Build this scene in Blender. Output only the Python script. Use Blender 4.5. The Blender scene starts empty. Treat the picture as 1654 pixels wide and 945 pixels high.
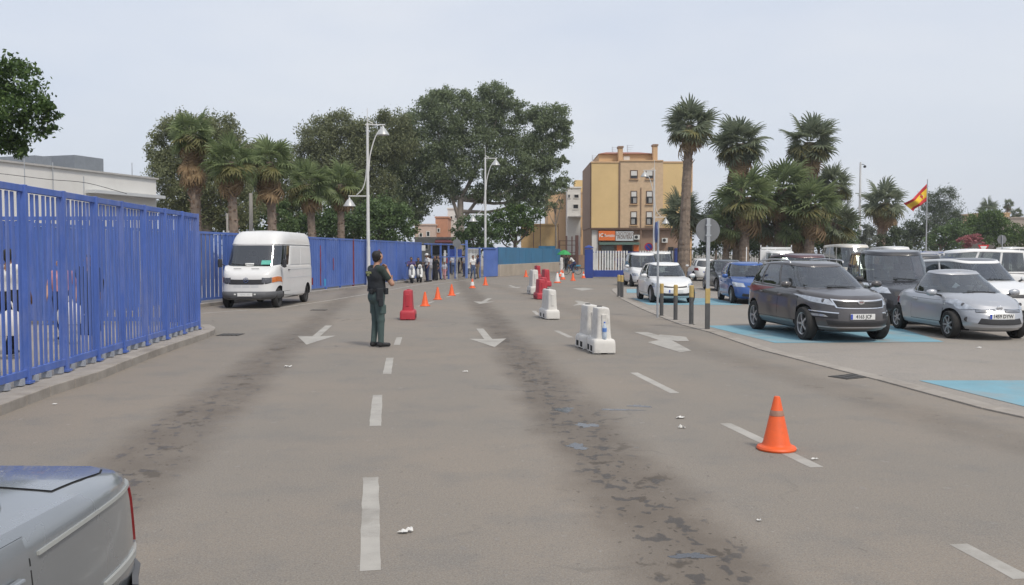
import bpy, bmesh, math, random
import numpy as np
from mathutils import Vector, Matrix, Euler

R = math.radians
random.seed(7)
rng = np.random.default_rng(11)
scn = bpy.context.scene
COL = scn.collection

# ------------------------------------------------------------------ camera
FPX, CX, CY, HOR, CAMH = 1430.0, 827.0, 472.5, 410.0, 1.82      # photograph 1654 x 945
PITCH = math.atan((CY - HOR) / FPX)
cam_d = bpy.data.cameras.new('camera')
cam = bpy.data.objects.new('camera', cam_d); COL.objects.link(cam)
cam.location = (0, 0, CAMH)
cam.rotation_euler = (math.pi / 2 - PITCH, 0, 0)
cam_d.sensor_width = 36.0
cam_d.lens = 36.0 * FPX / 1654.0
cam_d.clip_start, cam_d.clip_end = 0.05, 6000
scn.camera = cam

# ------------------------------------------------------------------ sky, sun, exposure
SUN_EL, SUN_AZ = R(56), R(146)          # azimuth clockwise from +Y: behind the camera, to the right
w = bpy.data.worlds.new('World'); scn.world = w; w.use_nodes = True
nt = w.node_tree; nt.nodes.clear()
out = nt.nodes.new('ShaderNodeOutputWorld'); bg = nt.nodes.new('ShaderNodeBackground')
sky = nt.nodes.new('ShaderNodeTexSky'); sky.sky_type = 'NISHITA'; sky.sun_disc = False
sky.sun_elevation = SUN_EL; sky.sun_rotation = SUN_AZ
sky.air_density = 1.0; sky.dust_density = 4.0; sky.ozone_density = 2.0
tc = nt.nodes.new('ShaderNodeTexCoord')
mp = nt.nodes.new('ShaderNodeMapping'); mp.inputs['Scale'].default_value = (1.0, 1.0, 3.2)
nz = nt.nodes.new('ShaderNodeTexNoise'); nz.inputs['Scale'].default_value = 1.6; nz.inputs['Detail'].default_value = 4; nz.inputs['Roughness'].default_value = .55
cr = nt.nodes.new('ShaderNodeValToRGB')       # thin high cloud, barely uneven
cr.color_ramp.elements[0].position = .30; cr.color_ramp.elements[0].color = (4.15, 4.58, 5.42, 1)
cr.color_ramp.elements[1].position = .72; cr.color_ramp.elements[1].color = (5.35, 5.50, 5.80, 1)
mx = nt.nodes.new('ShaderNodeMix'); mx.data_type = 'RGBA'; mx.inputs[0].default_value = .80
nt.links.new(tc.outputs['Generated'], mp.inputs[0]); nt.links.new(mp.outputs[0], nz.inputs[0])
nt.links.new(nz.outputs['Fac'], cr.inputs[0])
nt.links.new(sky.outputs[0], mx.inputs[6]); nt.links.new(cr.outputs[0], mx.inputs[7])
nt.links.new(mx.outputs[2], bg.inputs[0]); bg.inputs[1].default_value = 0.10
nt.links.new(bg.outputs[0], out.inputs[0])

sun_d = bpy.data.lights.new('sun', 'SUN'); sun_d.energy = 1.5; sun_d.angle = R(10); sun_d.color = (1, .935, .83)
sun = bpy.data.objects.new('sun', sun_d); COL.objects.link(sun)
sd = Vector((math.sin(SUN_AZ) * math.cos(SUN_EL), math.cos(SUN_AZ) * math.cos(SUN_EL), math.sin(SUN_EL)))
sun.rotation_euler = sd.to_track_quat('Z', 'Y').to_euler()
sun.location = sd * 80
scn.view_settings.view_transform = 'Standard'; scn.view_settings.look = 'None'
scn.view_settings.gamma = 1; scn.view_settings.exposure = 0.72
scn.view_settings.use_curve_mapping = False
scn.render.engine = 'CYCLES'
scn.cycles.max_bounces = 6; scn.cycles.diffuse_bounces = 3; scn.cycles.transparent_max_bounces = 8
scn.cycles.use_denoising = True

# ------------------------------------------------------------------ measuring: photograph pixel -> place
def _ray(px, py):
    u = (px - CX) / FPX; v = (CY - py) / FPX
    return u, math.cos(PITCH) + v * math.sin(PITCH), -math.sin(PITCH) + v * math.cos(PITCH)
def G(px, py, z=0.0):
    """where the sight line through a pixel meets the level z"""
    a, b, c = _ray(px, py); t = (z - CAMH) / c
    return (a * t, b * t)
def D(px, py, Y):
    """x and z of the sight line at distance Y"""
    a, b, c = _ray(px, py); t = Y / b
    return (a * t, CAMH + c * t)

# ------------------------------------------------------------------ materials
MATS = {}
def srgb(r, g, b):
    f = lambda c: ((c / 255 + .055) / 1.055) ** 2.4 if c > 10 else c / 255 / 12.92
    return (f(r), f(g), f(b))
def mat(name, col, rough=.7, metal=0.0, var=.12, scale=4.0, bump=0.0, bscale=60.0, coat=0.0, dirt=None, dirt_amt=.3, spec=.5, trans=0.0, obj=True, stretch=None):
    """plain painted / mineral surface: base colour with soft unevenness, optional dirt of its own shape and fine relief"""
    if name in MATS: return MATS[name]
    m = bpy.data.materials.new(name); m.use_nodes = True; MATS[name] = m
    nt = m.node_tree; N = nt.nodes; Lk = nt.links
    b = N['Principled BSDF']
    b.inputs['Roughness'].default_value = rough; b.inputs['Metallic'].default_value = metal
    b.inputs['Coat Weight'].default_value = coat; b.inputs['Coat Roughness'].default_value = .08
    b.inputs['Specular IOR Level'].default_value = spec
    tc = N.new('ShaderNodeTexCoord'); src = tc.outputs['Object']
    if not obj:
        ge = N.new('ShaderNodeNewGeometry'); src = ge.outputs['Position']
    if stretch:
        mp = N.new('ShaderNodeMapping'); mp.inputs['Scale'].default_value = stretch; Lk.new(src, mp.inputs[0]); src = mp.outputs[0]
    c1 = None
    if var > 0:
        n = N.new('ShaderNodeTexNoise'); n.inputs['Scale'].default_value = scale; n.inputs['Detail'].default_value = 6; n.inputs['Roughness'].default_value = .6
        Lk.new(src, n.inputs[0])
        cr = N.new('ShaderNodeValToRGB')
        cr.color_ramp.elements[0].position = .28; cr.color_ramp.elements[1].position = .74
        cr.color_ramp.elements[0].color = (*[c * (1 - var) for c in col], 1)
        cr.color_ramp.elements[1].color = (*[min(c * (1 + var), .95) for c in col], 1)
        Lk.new(n.outputs['Fac'], cr.inputs[0]); c1 = cr.outputs[0]
        if dirt:
            n2 = N.new('ShaderNodeTexNoise'); n2.inputs['Scale'].default_value = scale * .45; n2.inputs['Detail'].default_value = 9; n2.inputs['Roughness'].default_value = .72
            Lk.new(src, n2.inputs[0])
            r2 = N.new('ShaderNodeMapRange'); r2.inputs[1].default_value = .48; r2.inputs[2].default_value = .72; r2.inputs[4].default_value = dirt_amt
            Lk.new(n2.outputs['Fac'], r2.inputs[0])
            mx = N.new('ShaderNodeMix'); mx.data_type = 'RGBA'; mx.inputs[7].default_value = (*dirt, 1)
            Lk.new(r2.outputs[0], mx.inputs[0]); Lk.new(c1, mx.inputs[6]); c1 = mx.outputs[2]
        Lk.new(c1, b.inputs['Base Color'])
        rr = N.new('ShaderNodeMapRange'); rr.inputs[3].default_value = max(.02, rough - .08); rr.inputs[4].default_value = min(1, rough + .1)
        Lk.new(n.outputs['Fac'], rr.inputs[0]); Lk.new(rr.outputs[0], b.inputs['Roughness'])
    else:
        b.inputs['Base Color'].default_value = (*col, 1)
    if bump > 0:
        nb = N.new('ShaderNodeTexNoise'); nb.inputs['Scale'].default_value = bscale; nb.inputs['Detail'].default_value = 4
        Lk.new(src, nb.inputs[0])
        bp = N.new('ShaderNodeBump'); bp.inputs['Strength'].default_value = bump; bp.inputs['Distance'].default_value = .02
        Lk.new(nb.outputs['Fac'], bp.inputs['Height']); Lk.new(bp.outputs[0], b.inputs['Normal'])
    return m
def leafmat(name, c_dark, c_light, trans=.25, rough=.6):
    if name in MATS: return MATS[name]
    m = bpy.data.materials.new(name); m.use_nodes = True; MATS[name] = m
    nt = m.node_tree; N = nt.nodes; Lk = nt.links; N.clear()
    o = N.new('ShaderNodeOutputMaterial'); ge = N.new('ShaderNodeNewGeometry')
    cr = N.new('ShaderNodeValToRGB')
    cr.color_ramp.elements[0].color = (*c_dark, 1); cr.color_ramp.elements[1].color = (*c_light, 1)
    oi = N.new('ShaderNodeObjectInfo'); ad = N.new('ShaderNodeMath'); ad.operation = 'MULTIPLY_ADD'
    ad.inputs[1].default_value = .75
    md = N.new('ShaderNodeMath'); md.operation = 'MULTIPLY'; md.inputs[1].default_value = .25
    Lk.new(oi.outputs['Random'], md.inputs[0]); Lk.new(ge.outputs['Random Per Island'], ad.inputs[0]); Lk.new(md.outputs[0], ad.inputs[2])
    Lk.new(ad.outputs[0], cr.inputs[0])
    pr = N.new('ShaderNodeBsdfPrincipled'); pr.inputs['Roughness'].default_value = rough; pr.inputs['Specular IOR Level'].default_value = .35
    tr = N.new('ShaderNodeBsdfTranslucent'); mx = N.new('ShaderNodeMixShader'); mx.inputs[0].default_value = trans
    Lk.new(cr.outputs[0], pr.inputs['Base Color']); Lk.new(cr.outputs[0], tr.inputs[0])
    Lk.new(pr.outputs[0], mx.inputs[1]); Lk.new(tr.outputs[0], mx.inputs[2]); Lk.new(mx.outputs[0], o.inputs[0])
    return m

# ------------------------------------------------------------------ objects
def tag(o, label=None, cat=None, group=None, kind=None):
    if label: o['label'] = label
    if cat: o['category'] = cat
    if group: o['group'] = group
    if kind: o['kind'] = kind
    return o
def empty(name, loc=(0, 0, 0), rz=0.0, parent=None):
    o = bpy.data.objects.new(name, None); COL.objects.link(o)
    o.location = loc; o.rotation_euler = (0, 0, rz); o.empty_display_size = .1
    if parent: o.parent = parent
    return o
def link(name, me, parent=None, loc=None, rot=None):
    o = bpy.data.objects.new(name, me); COL.objects.link(o)
    if parent: o.parent = parent
    if loc is not None: o.location = loc
    if rot is not None: o.rotation_euler = rot
    return o
def children(o): return [c for c in bpy.data.objects if c.parent == o]
def copy_tree(o, parent=None, kids=None):
    c = o.copy(); COL.objects.link(c); c.parent = parent
    for ch in (KIDS(o)): copy_tree(ch, c)
    return c
def KIDS(o): return list(o.children)

class MB:
    """collects shapes into one mesh"""
    def __init__(s): s.v = []; s.f = []; s.m = []; s.mi = 0
    def add(s, vs, fs, m=None):
        b = len(s.v); s.v += [tuple(p) for p in vs]
        for f in fs:
            s.f.append(tuple(b + i for i in f)); s.m.append(s.mi if m is None else m)
        return s
    def box(s, c, size, rz=0, m=None, rot=None, taper=1.0):
        sx, sy, sz = size[0] / 2, size[1] / 2, size[2] / 2
        P = []
        for z, k in ((-sz, 1), (sz, taper)):
            for x, y in ((-sx, -sy), (sx, -sy), (sx, sy), (-sx, sy)): P.append(Vector((x * k, y * k, z)))
        M = rot if rot is not None else (Matrix.Rotation(rz, 3, 'Z') if rz else None)
        if M is not None: P = [M @ p for p in P]
        P = [p + Vector(c) for p in P]
        return s.add(P, [(0, 3, 2, 1), (4, 5, 6, 7), (0, 1, 5, 4), (1, 2, 6, 5), (2, 3, 7, 6), (3, 0, 4, 7)], m)
    def bar(s, p0, p1, wd, ht, m=None, up=(0, 0, 1)):
        """rectangular bar from p0 to p1"""
        p0, p1 = Vector(p0), Vector(p1); d = p1 - p0; L = d.length
        if L < 1e-6: return s
        x = d / L; u = Vector(up)
        if abs(x.dot(u)) > .99: u = Vector((1, 0, 0))
        y = u.cross(x).normalized(); z = x.cross(y)
        return s.box((p0 + p1) / 2, (L, wd, ht), m=m, rot=Matrix((x, y, z)).transposed())
    def cyl(s, p0, p1, r0, r1=None, n=12, m=None, caps=True):
        r1 = r0 if r1 is None else r1
        return s.tube([p0, p1], [r0, r1], n, m, caps)
    def tube(s, path, rad, n=10, m=None, caps=True):
        P = [Vector(p) for p in path]
        if not hasattr(rad, '__len__'): rad = [rad] * len(P)
        vs = []; fs = []; prev = None
        for i, p in enumerate(P):
            d = (P[min(i + 1, len(P) - 1)] - P[max(i - 1, 0)]).normalized()
            if prev is None:
                a = Vector((0, 0, 1)) if abs(d.z) < .9 else Vector((1, 0, 0))
                y = d.cross(a).normalized()
            else:
                y = (prev - d * prev.dot(d)).normalized()
            prev = y; z = d.cross(y)
            for k in range(n):
                t = 2 * math.pi * k / n
                vs.append(p + (y * math.cos(t) + z * math.sin(t)) * rad[i])
        for i in range(len(P) - 1):
            for k in range(n):
                k2 = (k + 1) % n
                fs.append((i * n + k, i * n + k2, (i + 1) * n + k2, (i + 1) * n + k))
        if caps:
            fs.append(tuple(reversed(range(n)))); fs.append(tuple((len(P) - 1) * n + k for k in range(n)))
        return s.add(vs, fs, m)
    def lathe(s, prof, n=24, c=(0, 0, 0), axis='Z', m=None, cap=True, closed=False):
        """prof: (radius, height) from bottom to top"""
        vs = []; fs = []
        for r, h in prof:
            for k in range(n):
                t = 2 * math.pi * k / n; a, b = r * math.cos(t), r * math.sin(t)
                q = {'Z': (a, b, h), 'Y': (a, h, -b), 'X': (h, a, b)}[axis]
                vs.append((q[0] + c[0], q[1] + c[1], q[2] + c[2]))
        L = len(prof)
        for i in range(L - 1 + (1 if closed else 0)):
            j = (i + 1) % L
            for k in range(n):
                k2 = (k + 1) % n
                fs.append((i * n + k, i * n + k2, j * n + k2, j * n + k))
        if cap and not closed:
            if prof[0][0] > 1e-4: fs.append(tuple(reversed(range(n))))
            if prof[-1][0] > 1e-4: fs.append(tuple((L - 1) * n + k for k in range(n)))
        return s.add(vs, fs, m)
    def prism(s, poly, z0, z1, m=None):
        n = len(poly)
        vs = [(x, y, z0) for x, y in poly] + [(x, y, z1) for x, y in poly]
        fs = [tuple(reversed(range(n))), tuple(n + i for i in range(n))]
        fs += [(i, (i + 1) % n, n + (i + 1) % n, n + i) for i in range(n)]
        return s.add(vs, fs, m)
    def sheet(s, poly, z, m=None):
        return s.add([(x, y, z) for x, y in poly], [tuple(range(len(poly)))], m)
    def grid(s, P, m=None, flip=False):
        """P[i][j] points"""
        a, b = len(P), len(P[0]); vs = [p for r in P for p in r]; fs = []
        for i in range(a - 1):
            for j in range(b - 1):
                q = (i * b + j, i * b + j + 1, (i + 1) * b + j + 1, (i + 1) * b + j)
                fs.append(tuple(reversed(q)) if flip else q)
        return s.add(vs, fs, m)
    def mesh(s, name, mats, smooth=None, recalc=True):
        me = bpy.data.meshes.new(name); me.from_pydata(s.v, [], s.f)
        if not isinstance(mats, (list, tuple)): mats = [mats]
        for mm in mats: me.materials.append(mm)
        me.polygons.foreach_set('material_index', s.m)
        if recalc:
            bm = bmesh.new(); bm.from_mesh(me); bmesh.ops.recalc_face_normals(bm, faces=bm.faces); bm.to_mesh(me); bm.free()
        if smooth:
            me.polygons.foreach_set('use_smooth', [True] * len(me.polygons)); me.set_sharp_from_angle(angle=R(smooth))
        me.update(); return me
    def build(s, name, mats, parent=None, loc=None, rz=None, smooth=None, bevel=0, recalc=True):
        o = link(name, s.mesh(name, mats, smooth, recalc), parent, loc, None if rz is None else (0, 0, rz))
        if bevel:
            b = o.modifiers.new('bevel', 'BEVEL'); b.width = bevel; b.segments = 2; b.limit_method = 'ANGLE'; b.angle_limit = R(40)
        return o
def raw_mesh(name, V, F, mats, midx=None, smooth=False):
    """fast mesh from numpy arrays, F is (n,3) or (n,4)"""
    me = bpy.data.meshes.new(name); k = F.shape[1]
    me.vertices.add(len(V)); me.vertices.foreach_set('co', np.asarray(V, np.float32).ravel())
    me.loops.add(F.size); me.loops.foreach_set('vertex_index', F.astype(np.int32).ravel())
    me.polygons.add(len(F)); me.polygons.foreach_set('loop_start', np.arange(0, F.size, k, dtype=np.int32))
    if not isinstance(mats, (list, tuple)): mats = [mats]
    for mm in mats: me.materials.append(mm)
    if midx is not None: me.polygons.foreach_set('material_index', np.asarray(midx, np.int32))
    if smooth: me.polygons.foreach_set('use_smooth', np.ones(len(F), bool))
    me.update(calc_edges=True); me.validate(); return me
def text_mesh(name, body, size, m, parent, loc, rot, extrude=.002, align='CENTER', bold=0.0, sx=1.0):
    c = bpy.data.curves.new(name, 'FONT'); c.body = body; c.size = size; c.align_x = align; c.align_y = 'CENTER'
    c.extrude = extrude; c.offset = bold; c.resolution_u = 2
    t = bpy.data.objects.new('tmp_text', c); COL.objects.link(t)
    dg = bpy.context.evaluated_depsgraph_get(); me = bpy.data.meshes.new_from_object(t.evaluated_get(dg))
    bpy.data.objects.remove(t); bpy.data.curves.remove(c)
    me.materials.clear(); me.materials.append(m); me.name = name
    o = link(name, me, parent, loc, rot); o.scale = (sx, 1, 1); return o
def spline(pts, n):
    """smooth curve through points"""
    P = [np.array(p, float) for p in pts]; P = [2 * P[0] - P[1]] + P + [2 * P[-1] - P[-2]]; o = []
    segs = len(P) - 3
    for i in range(n + 1):
        t = i / n * segs; k = min(int(t), segs - 1); t -= k
        a, b, c, d = P[k:k + 4]
        o.append(tuple(.5 * (2 * b + (c - a) * t + (2 * a - 5 * b + 4 * c - d) * t * t + (3 * b - a - 3 * c + d) * t ** 3)))
    return o
# ================================================================== GROUND
def asphalt(name, base, stains=True, warm=(1.06, 1.0, .93)):
    m = bpy.data.materials.new(name); m.use_nodes = True; MATS[name] = m
    nt = m.node_tree; N = nt.nodes; Lk = nt.links; b = N['Principled BSDF']
    ge = N.new('ShaderNodeNewGeometry'); pos = ge.outputs['Position']
    def noise(scale, det=6, ro=.6, src=None, dist=0):
        n = N.new('ShaderNodeTexNoise'); n.inputs['Scale'].default_value = scale; n.inputs['Detail'].default_value = det
        n.inputs['Roughness'].default_value = ro; n.inputs['Distortion'].default_value = dist; Lk.new(src or pos, n.inputs[0]); return n.outputs['Fac']
    def rng_(x, a, b_, c=0., d=1., smooth=True):
        n = N.new('ShaderNodeMapRange'); n.interpolation_type = 'SMOOTHSTEP' if smooth else 'LINEAR'
        for i, v in enumerate((a, b_, c, d)): n.inputs[i + 1].default_value = v
        Lk.new(x, n.inputs[0]); return n.outputs[0]
    def mth(op, *xs):
        n = N.new('ShaderNodeMath'); n.operation = op
        for i, x in enumerate(xs):
            if isinstance(x, (int, float)): n.inputs[i].default_value = x
            else: Lk.new(x, n.inputs[i])
        return n.outputs[0]
    def mixc(f, a, b_):
        n = N.new('ShaderNodeMix'); n.data_type = 'RGBA'
        if isinstance(f, (int, float)): n.inputs[0].default_value = f
        else: Lk.new(f, n.inputs[0])
        for i, x in ((6, a), (7, b_)):
            if isinstance(x, tuple): n.inputs[i].default_value = (*x, 1)
            else: Lk.new(x, n.inputs[i])
        return n.outputs[2]
    cold = tuple(base * k for k in (1.12, .99, .83)); wm = tuple(base * 1.12 * k for k in warm)
    dk = tuple(base * .74 * k for k in (1.03, 1., .96))
    col = mixc(rng_(noise(.23, 5, .55), .35, .68), cold, wm)
    col = mixc(rng_(noise(1.3, 7, .65), .46, .75, 0, .55), col, dk)
    grain = noise(75, 3, .7)
    col = mixc(rng_(noise(26, 5, .75), .42, .70, .0, .38), col, tuple(base * .72 * k for k in (1.03, 1, .97)))
    col = mixc(rng_(grain, .40, .70, .0, .62), col, (base * 1.6, base * 1.52, base * 1.4))
    col = mixc(rng_(noise(110, 2, .5), .56, .72, .0, .60), col, tuple(base * .34 for _ in range(3)))
    if stains:
        sx = N.new('ShaderNodeSeparateXYZ'); Lk.new(pos, sx.inputs[0]); X, Y = sx.outputs[0], sx.outputs[1]
        wob = mth('MULTIPLY', mth('SUBTRACT', noise(.7, 4), .5), .7)
        def strip(a, bb, half):          # closeness to the wheel-drip line x = a + bb*y
            d = mth('ABSOLUTE', mth('ADD', mth('SUBTRACT', mth('SUBTRACT', X, a), mth('MULTIPLY', Y, bb)), wob))
            return rng_(d, half * .15, half, 1., 0.)
        s1 = strip(1.48, -.083, .68); s2 = mth('MULTIPLY', strip(-2.25, -.128, .68), .80); s3 = mth('MULTIPLY', strip(6.0, -.14, .65), .35)
        near = rng_(Y, 1.5, 45, 1., .6); band = mth('MULTIPLY', mth('MAXIMUM', s1, mth('MAXIMUM', s2, s3)), near)
        mp = N.new('ShaderNodeMapping'); mp.inputs['Scale'].default_value = (1.0, .75, 1); Lk.new(pos, mp.inputs[0])
        film = rng_(noise(1.9, 9, .66, mp.outputs[0]), .34, .70)
        col = mixc(mth('MULTIPLY', mth('MULTIPLY', band, film), .66), col, (base * .50, base * .41, base * .33))
        col = mixc(mth('MULTIPLY', band, .68), col, (base * .70, base * .585, base * .48))
        # oil drips, denser along the strip
        blob = noise(7.5, 2.5, .5, mp.outputs[0], .1)
        bl = rng_(mth('ADD', blob, mth('MULTIPLY', band, .135)), .68, .74)
        col = mixc(mth('MULTIPLY', bl, mth('ADD', mth('MULTIPLY', band, .70), .06)), col, (base * .27, base * .24, base * .215))
        # broad soft-edged spills
        big = rng_(mth('ADD', noise(2.3, 5, .6, mp.outputs[0], .4), mth('MULTIPLY', band, .10)), .665, .715)
        col = mixc(mth('MULTIPLY', big, mth('ADD', mth('MULTIPLY', band, .62), .10)), col, (base * .36, base * .305, base * .255))
        dots = rng_(mth('ADD', noise(17, 2, .5, mp.outputs[0], .2), mth('MULTIPLY', band, .06)), .70, .745)
        col = mixc(mth('MULTIPLY', dots, mth('ADD', mth('MULTIPLY', band, .45), .30)), col, (base * .34, base * .29, base * .25))
        # cracks
        vo = N.new('ShaderNodeTexVoronoi'); vo.feature = 'DISTANCE_TO_EDGE'; vo.inputs['Scale'].default_value = .33
        dm = N.new('ShaderNodeVectorMath'); dm.operation = 'ADD'; nzc = N.new('ShaderNodeTexNoise'); nzc.inputs['Scale'].default_value = 1.7; nzc.inputs['Detail'].default_value = 6
        sc = N.new('ShaderNodeVectorMath'); sc.operation = 'SCALE'; sc.inputs[3].default_value = .8
        Lk.new(pos, nzc.inputs[0]); Lk.new(nzc.outputs['Color'], sc.inputs[0]); Lk.new(pos, dm.inputs[0]); Lk.new(sc.outputs[0], dm.inputs[1]); Lk.new(dm.outputs[0], vo.inputs[0])
        ck = mth('MULTIPLY', rng_(vo.outputs['Distance'], .001, .0065, 1., 0.), rng_(noise(.16, 3), .52, .60))
        col = mixc(mth('MULTIPLY', ck, .6), col, (base * .3,) * 3)
        Lk.new(mth('SUBTRACT', .93, mth('MULTIPLY', bl, .38)), b.inputs['Roughness'])
    else:
        b.inputs['Roughness'].default_value = .92
    # pale specks of gravel and trodden gum
    sp = rng_(noise(16, 2, .5), .735, .77); col = mixc(mth('MULTIPLY', sp, .35), col, (base * 2.0, base * 2.0, base * 1.95))
    Lk.new(col, b.inputs['Base Color']); b.inputs['Specular IOR Level'].default_value = .3
    bp = N.new('ShaderNodeBump'); bp.inputs['Strength'].default_value = .35; bp.inputs['Distance'].default_value = .006
    Lk.new(grain, bp.inputs['Height']); Lk.new(bp.outputs[0], b.inputs['Normal'])
    return m

M_road = asphalt('asphalt', .180, warm=(1.20, 1.0, .79))
M_park = asphalt('park_asphalt', .222, stains=False, warm=(1.12, .99, .86))
M_pave = mat('pavement', (.30, .275, .25), .9, var=.14, scale=1.2, bump=.3, dirt=(.16, .14, .12), dirt_amt=.5, obj=False)
M_kerb = mat('kerb_concrete', (.31, .28, .245), .9, var=.16, scale=3, bump=.35, dirt=(.14, .12, .10), dirt_amt=.6, obj=False)
M_earth = mat('dry_ground', (.26, .235, .20), .95, var=.15, scale=.4, obj=False)
M_white = mat('road_paint', (.36, .342, .310), .85, var=.12, scale=3, dirt=(.20, .185, .16), dirt_amt=.9, bump=.2, bscale=90, obj=False)
M_bluepaint = mat('bay_paint', (.165, .32, .385), .85, var=.12, scale=1.5, dirt=(.27, .275, .265), dirt_amt=1.0, bump=.2, bscale=90, obj=False)

tag(MB().sheet([(-1500, -400), (1500, -400), (1500, 2500), (-1500, 2500)], -.02).build('ground', M_earth), 'dry dusty ground around the border crossing', 'ground', kind='structure')

KERB = [(8.2, -14), (6.9, -1), G(1654, 676), G(1586, 661), G(1415, 614), G(1348, 597), G(1227, 565.5), G(1145, 537), G(1100, 525), G(1078, 517), G(1035, 499), G(1003, 483), G(988, 469)]
tip = KERB[-1]
KERB += [(tip[0] + .35, tip[1] + 2.2), (tip[0] + 1.6, tip[1] + 4.0), (tip[0] + 5, tip[1] + 5.5), (tip[0] + 60, tip[1] + 6)]
road_poly = [(-45, -14)] + KERB + [(66, 130), (-45, 130)]
road = tag(MB().sheet(road_poly, 0).build('road', M_road), 'worn grey asphalt road with oil drips and lane dashes', 'road', kind='structure')
def offset_line(P, d):
    o = []
    for i in range(len(P)):
        a = Vector(P[max(i - 1, 0)]); b = Vector(P[min(i + 1, len(P) - 1)]); t = (b - a).normalized()
        o.append((P[i][0] + t.y * d, P[i][1] - t.x * d))
    return o
inner = offset_line(KERB, .26)
park = tag(MB().sheet(inner + [(66, -14)], .006).build('car_park', M_park), 'pale asphalt car park surface', 'car park', kind='structure')
kb = MB()
for i in range(len(KERB) - 1):       # flush kerb strip, a length at a time with joints between
    a, b = Vector(KERB[i]), Vector(KERB[i + 1]); c, d = Vector(inner[i]), Vector(inner[i + 1]); L = (b - a).length
    if L > 40: continue
    n = max(1, round(L / .8))
    for k in range(n):
        t0, t1 = k / n + .008 / L, (k + 1) / n - .008 / L
        z = .020 + random.uniform(-.002, .004)
        q = [a.lerp(b, t0), a.lerp(b, t1), c.lerp(d, t1), c.lerp(d, t0)]
        kb.prism([(p.x, p.y) for p in q], -.01, z)
tag(kb.build('kerb', M_kerb, smooth=None, bevel=.006), 'pale flush kerb strip between road and car park', 'kerb', kind='structure')

# raised pavement under the near fence
isl = [(-4.9, -14), (-5.35, 2), G(0, 672), G(80, 640), G(157, 614.6), G(237, 581.5), G(296, 559.5), G(335, 546), G(346, 541), G(347, 537), G(338, 532)]
isl += [(-8.6, isl[-1][1] + .25), (-14.5, isl[-1][1] + .3), (-14.5, -14)]
tag(MB().prism(isl, -.05, .115).build('pavement', M_pave, bevel=.015), 'raised walkway behind the near blue fence', 'pavement', kind='structure')
kb = MB(); edge = isl[:11]; inn = offset_line(edge, -.24)
stones = []
for i in range(len(edge) - 1):
    a, b = Vector(edge[i]), Vector(edge[i + 1]); c, d = Vector(inn[i]), Vector(inn[i + 1]); L = (b - a).length; n = max(1, round(L / .9))
    for k in range(n):
        g = .006 / L; t0, t1 = k / n + g, (k + 1) / n - g
        q = [a.lerp(b, t0), a.lerp(b, t1), c.lerp(d, t1), c.lerp(d, t0)]
        out_ = (a - c).normalized() * .012
        stones.append([((p + (out_ if j < 2 else out_ * 0)).x, (p + (out_ if j < 2 else out_ * 0)).y) for j, p in enumerate(q)])
kr = tag(empty('kerb', (0, 0, 0)), 'concrete kerb stones along the near blue fence', 'kerb', kind='structure')
for q in stones:
    MB().prism(q, -.03, .128 + random.uniform(-.003, .004)).build('kerb_stone', M_kerb, kr, bevel=.012)

# strip under the far fence
FA, FD = Vector(G(327, 489, .12)), Vector(G(680, 450, .12))
fdir = (FD - FA).normalized(); fn = Vector((fdir.y, -fdir.x))       # fn points to the road
F0 = FA - fdir * 14.5
def rect_line(a, b, w0, w1):
    n = Vector(((b - a).normalized().y, -(b - a).normalized().x))
    return [tuple(a + n * w1), tuple(b + n * w1), tuple(b + n * w0), tuple(a + n * w0)]
tag(MB().prism(rect_line(FA - fdir * 6.6, FD + fdir * 1, -30, .30), -.05, .12).build('pavement', M_pave, bevel=.012), 'raised pavement under the long far blue fence', 'pavement', kind='structure')

# ------------------------------------------------------------------ road markings
def strip_on(parent, name, p0, p1, wd, z, m, ragged=True):
    a, b = Vector(p0), Vector(p1); t = (b - a).normalized(); n = Vector((t.y, -t.x)) * wd / 2; L = (b - a).length
    k = max(2, int(L / .15)); l = []; r = []
    for i in range(k + 1):
        p = a.lerp(b, i / k); j = .008 if ragged else 0
        l.append(tuple(p - n * (1 + random.uniform(-j, j) * 8))); r.append(tuple(p + n * (1 + random.uniform(-j, j) * 8)))
    return MB().sheet(l + r[::-1], z).build(name, m, parent)
for a, b in (((598, 922), (599, 771)), ((606, 688), (610, 638)), ((625, 604), (630, 578)), ((641, 557), (645, 545)),
             ((1654, 935), (1548, 879)), ((1320, 755), (1172, 684)), ((1090, 635), (1024, 602)), ((922, 545), (898, 534)), ((870, 509), (862, 502)),
             ((676, 495), (700, 487)), ((722, 480), (742, 473))):
    strip_on(road, 'lane_dash', G(*a), G(*b), .125, .0016, M_white)
a = Vector(G(1654, 935)); b = Vector(G(1548, 879)); d = (a - b)
strip_on(road, 'lane_dash', a + d * .95, a + d * 2.0, .125, .0016, M_white)
E = [G(*p) for p in ((327, 506), (455, 497), (540, 484), (593, 475), (703, 455))]
for i in range(len(E) - 1): strip_on(road, 'edge_line', E[i], E[i + 1], .11, .0016 + i * .0008, M_white)
strip_on(road, 'edge_line', G(700, 460), G(790, 447), .11, .004, M_white)
def arrow(tail, tip_, wh, ws):
    a, b = Vector(G(*tail)), Vector(G(*tip_)); t = (b - a).normalized(); n = Vector((t.y, -t.x)); L = (b - a).length; h = b - t * L * .38
    P = [a - n * ws, h - n * ws, h - n * wh - t * .12, b, h + n * wh - t * .12, h + n * ws, a + n * ws]
    MB().sheet([tuple(p) for p in P], .0042).build('lane_arrow', M_white, road)
arrow((531, 526), (495, 557), .42, .085); arrow((775, 531), (799, 561), .40, .085); arrow((791, 482), (775, 491), .42, .09)
arrow((823, 461), (836, 465.5), .4, .09)
MB().sheet([G(*p) for p in ((1024, 536.5), (1046, 536.5), (1078, 546), (1117, 567), (1098, 569.5), (1046, 553), (1064, 549.5))], .0042).build('lane_arrow', M_white, road)
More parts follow.
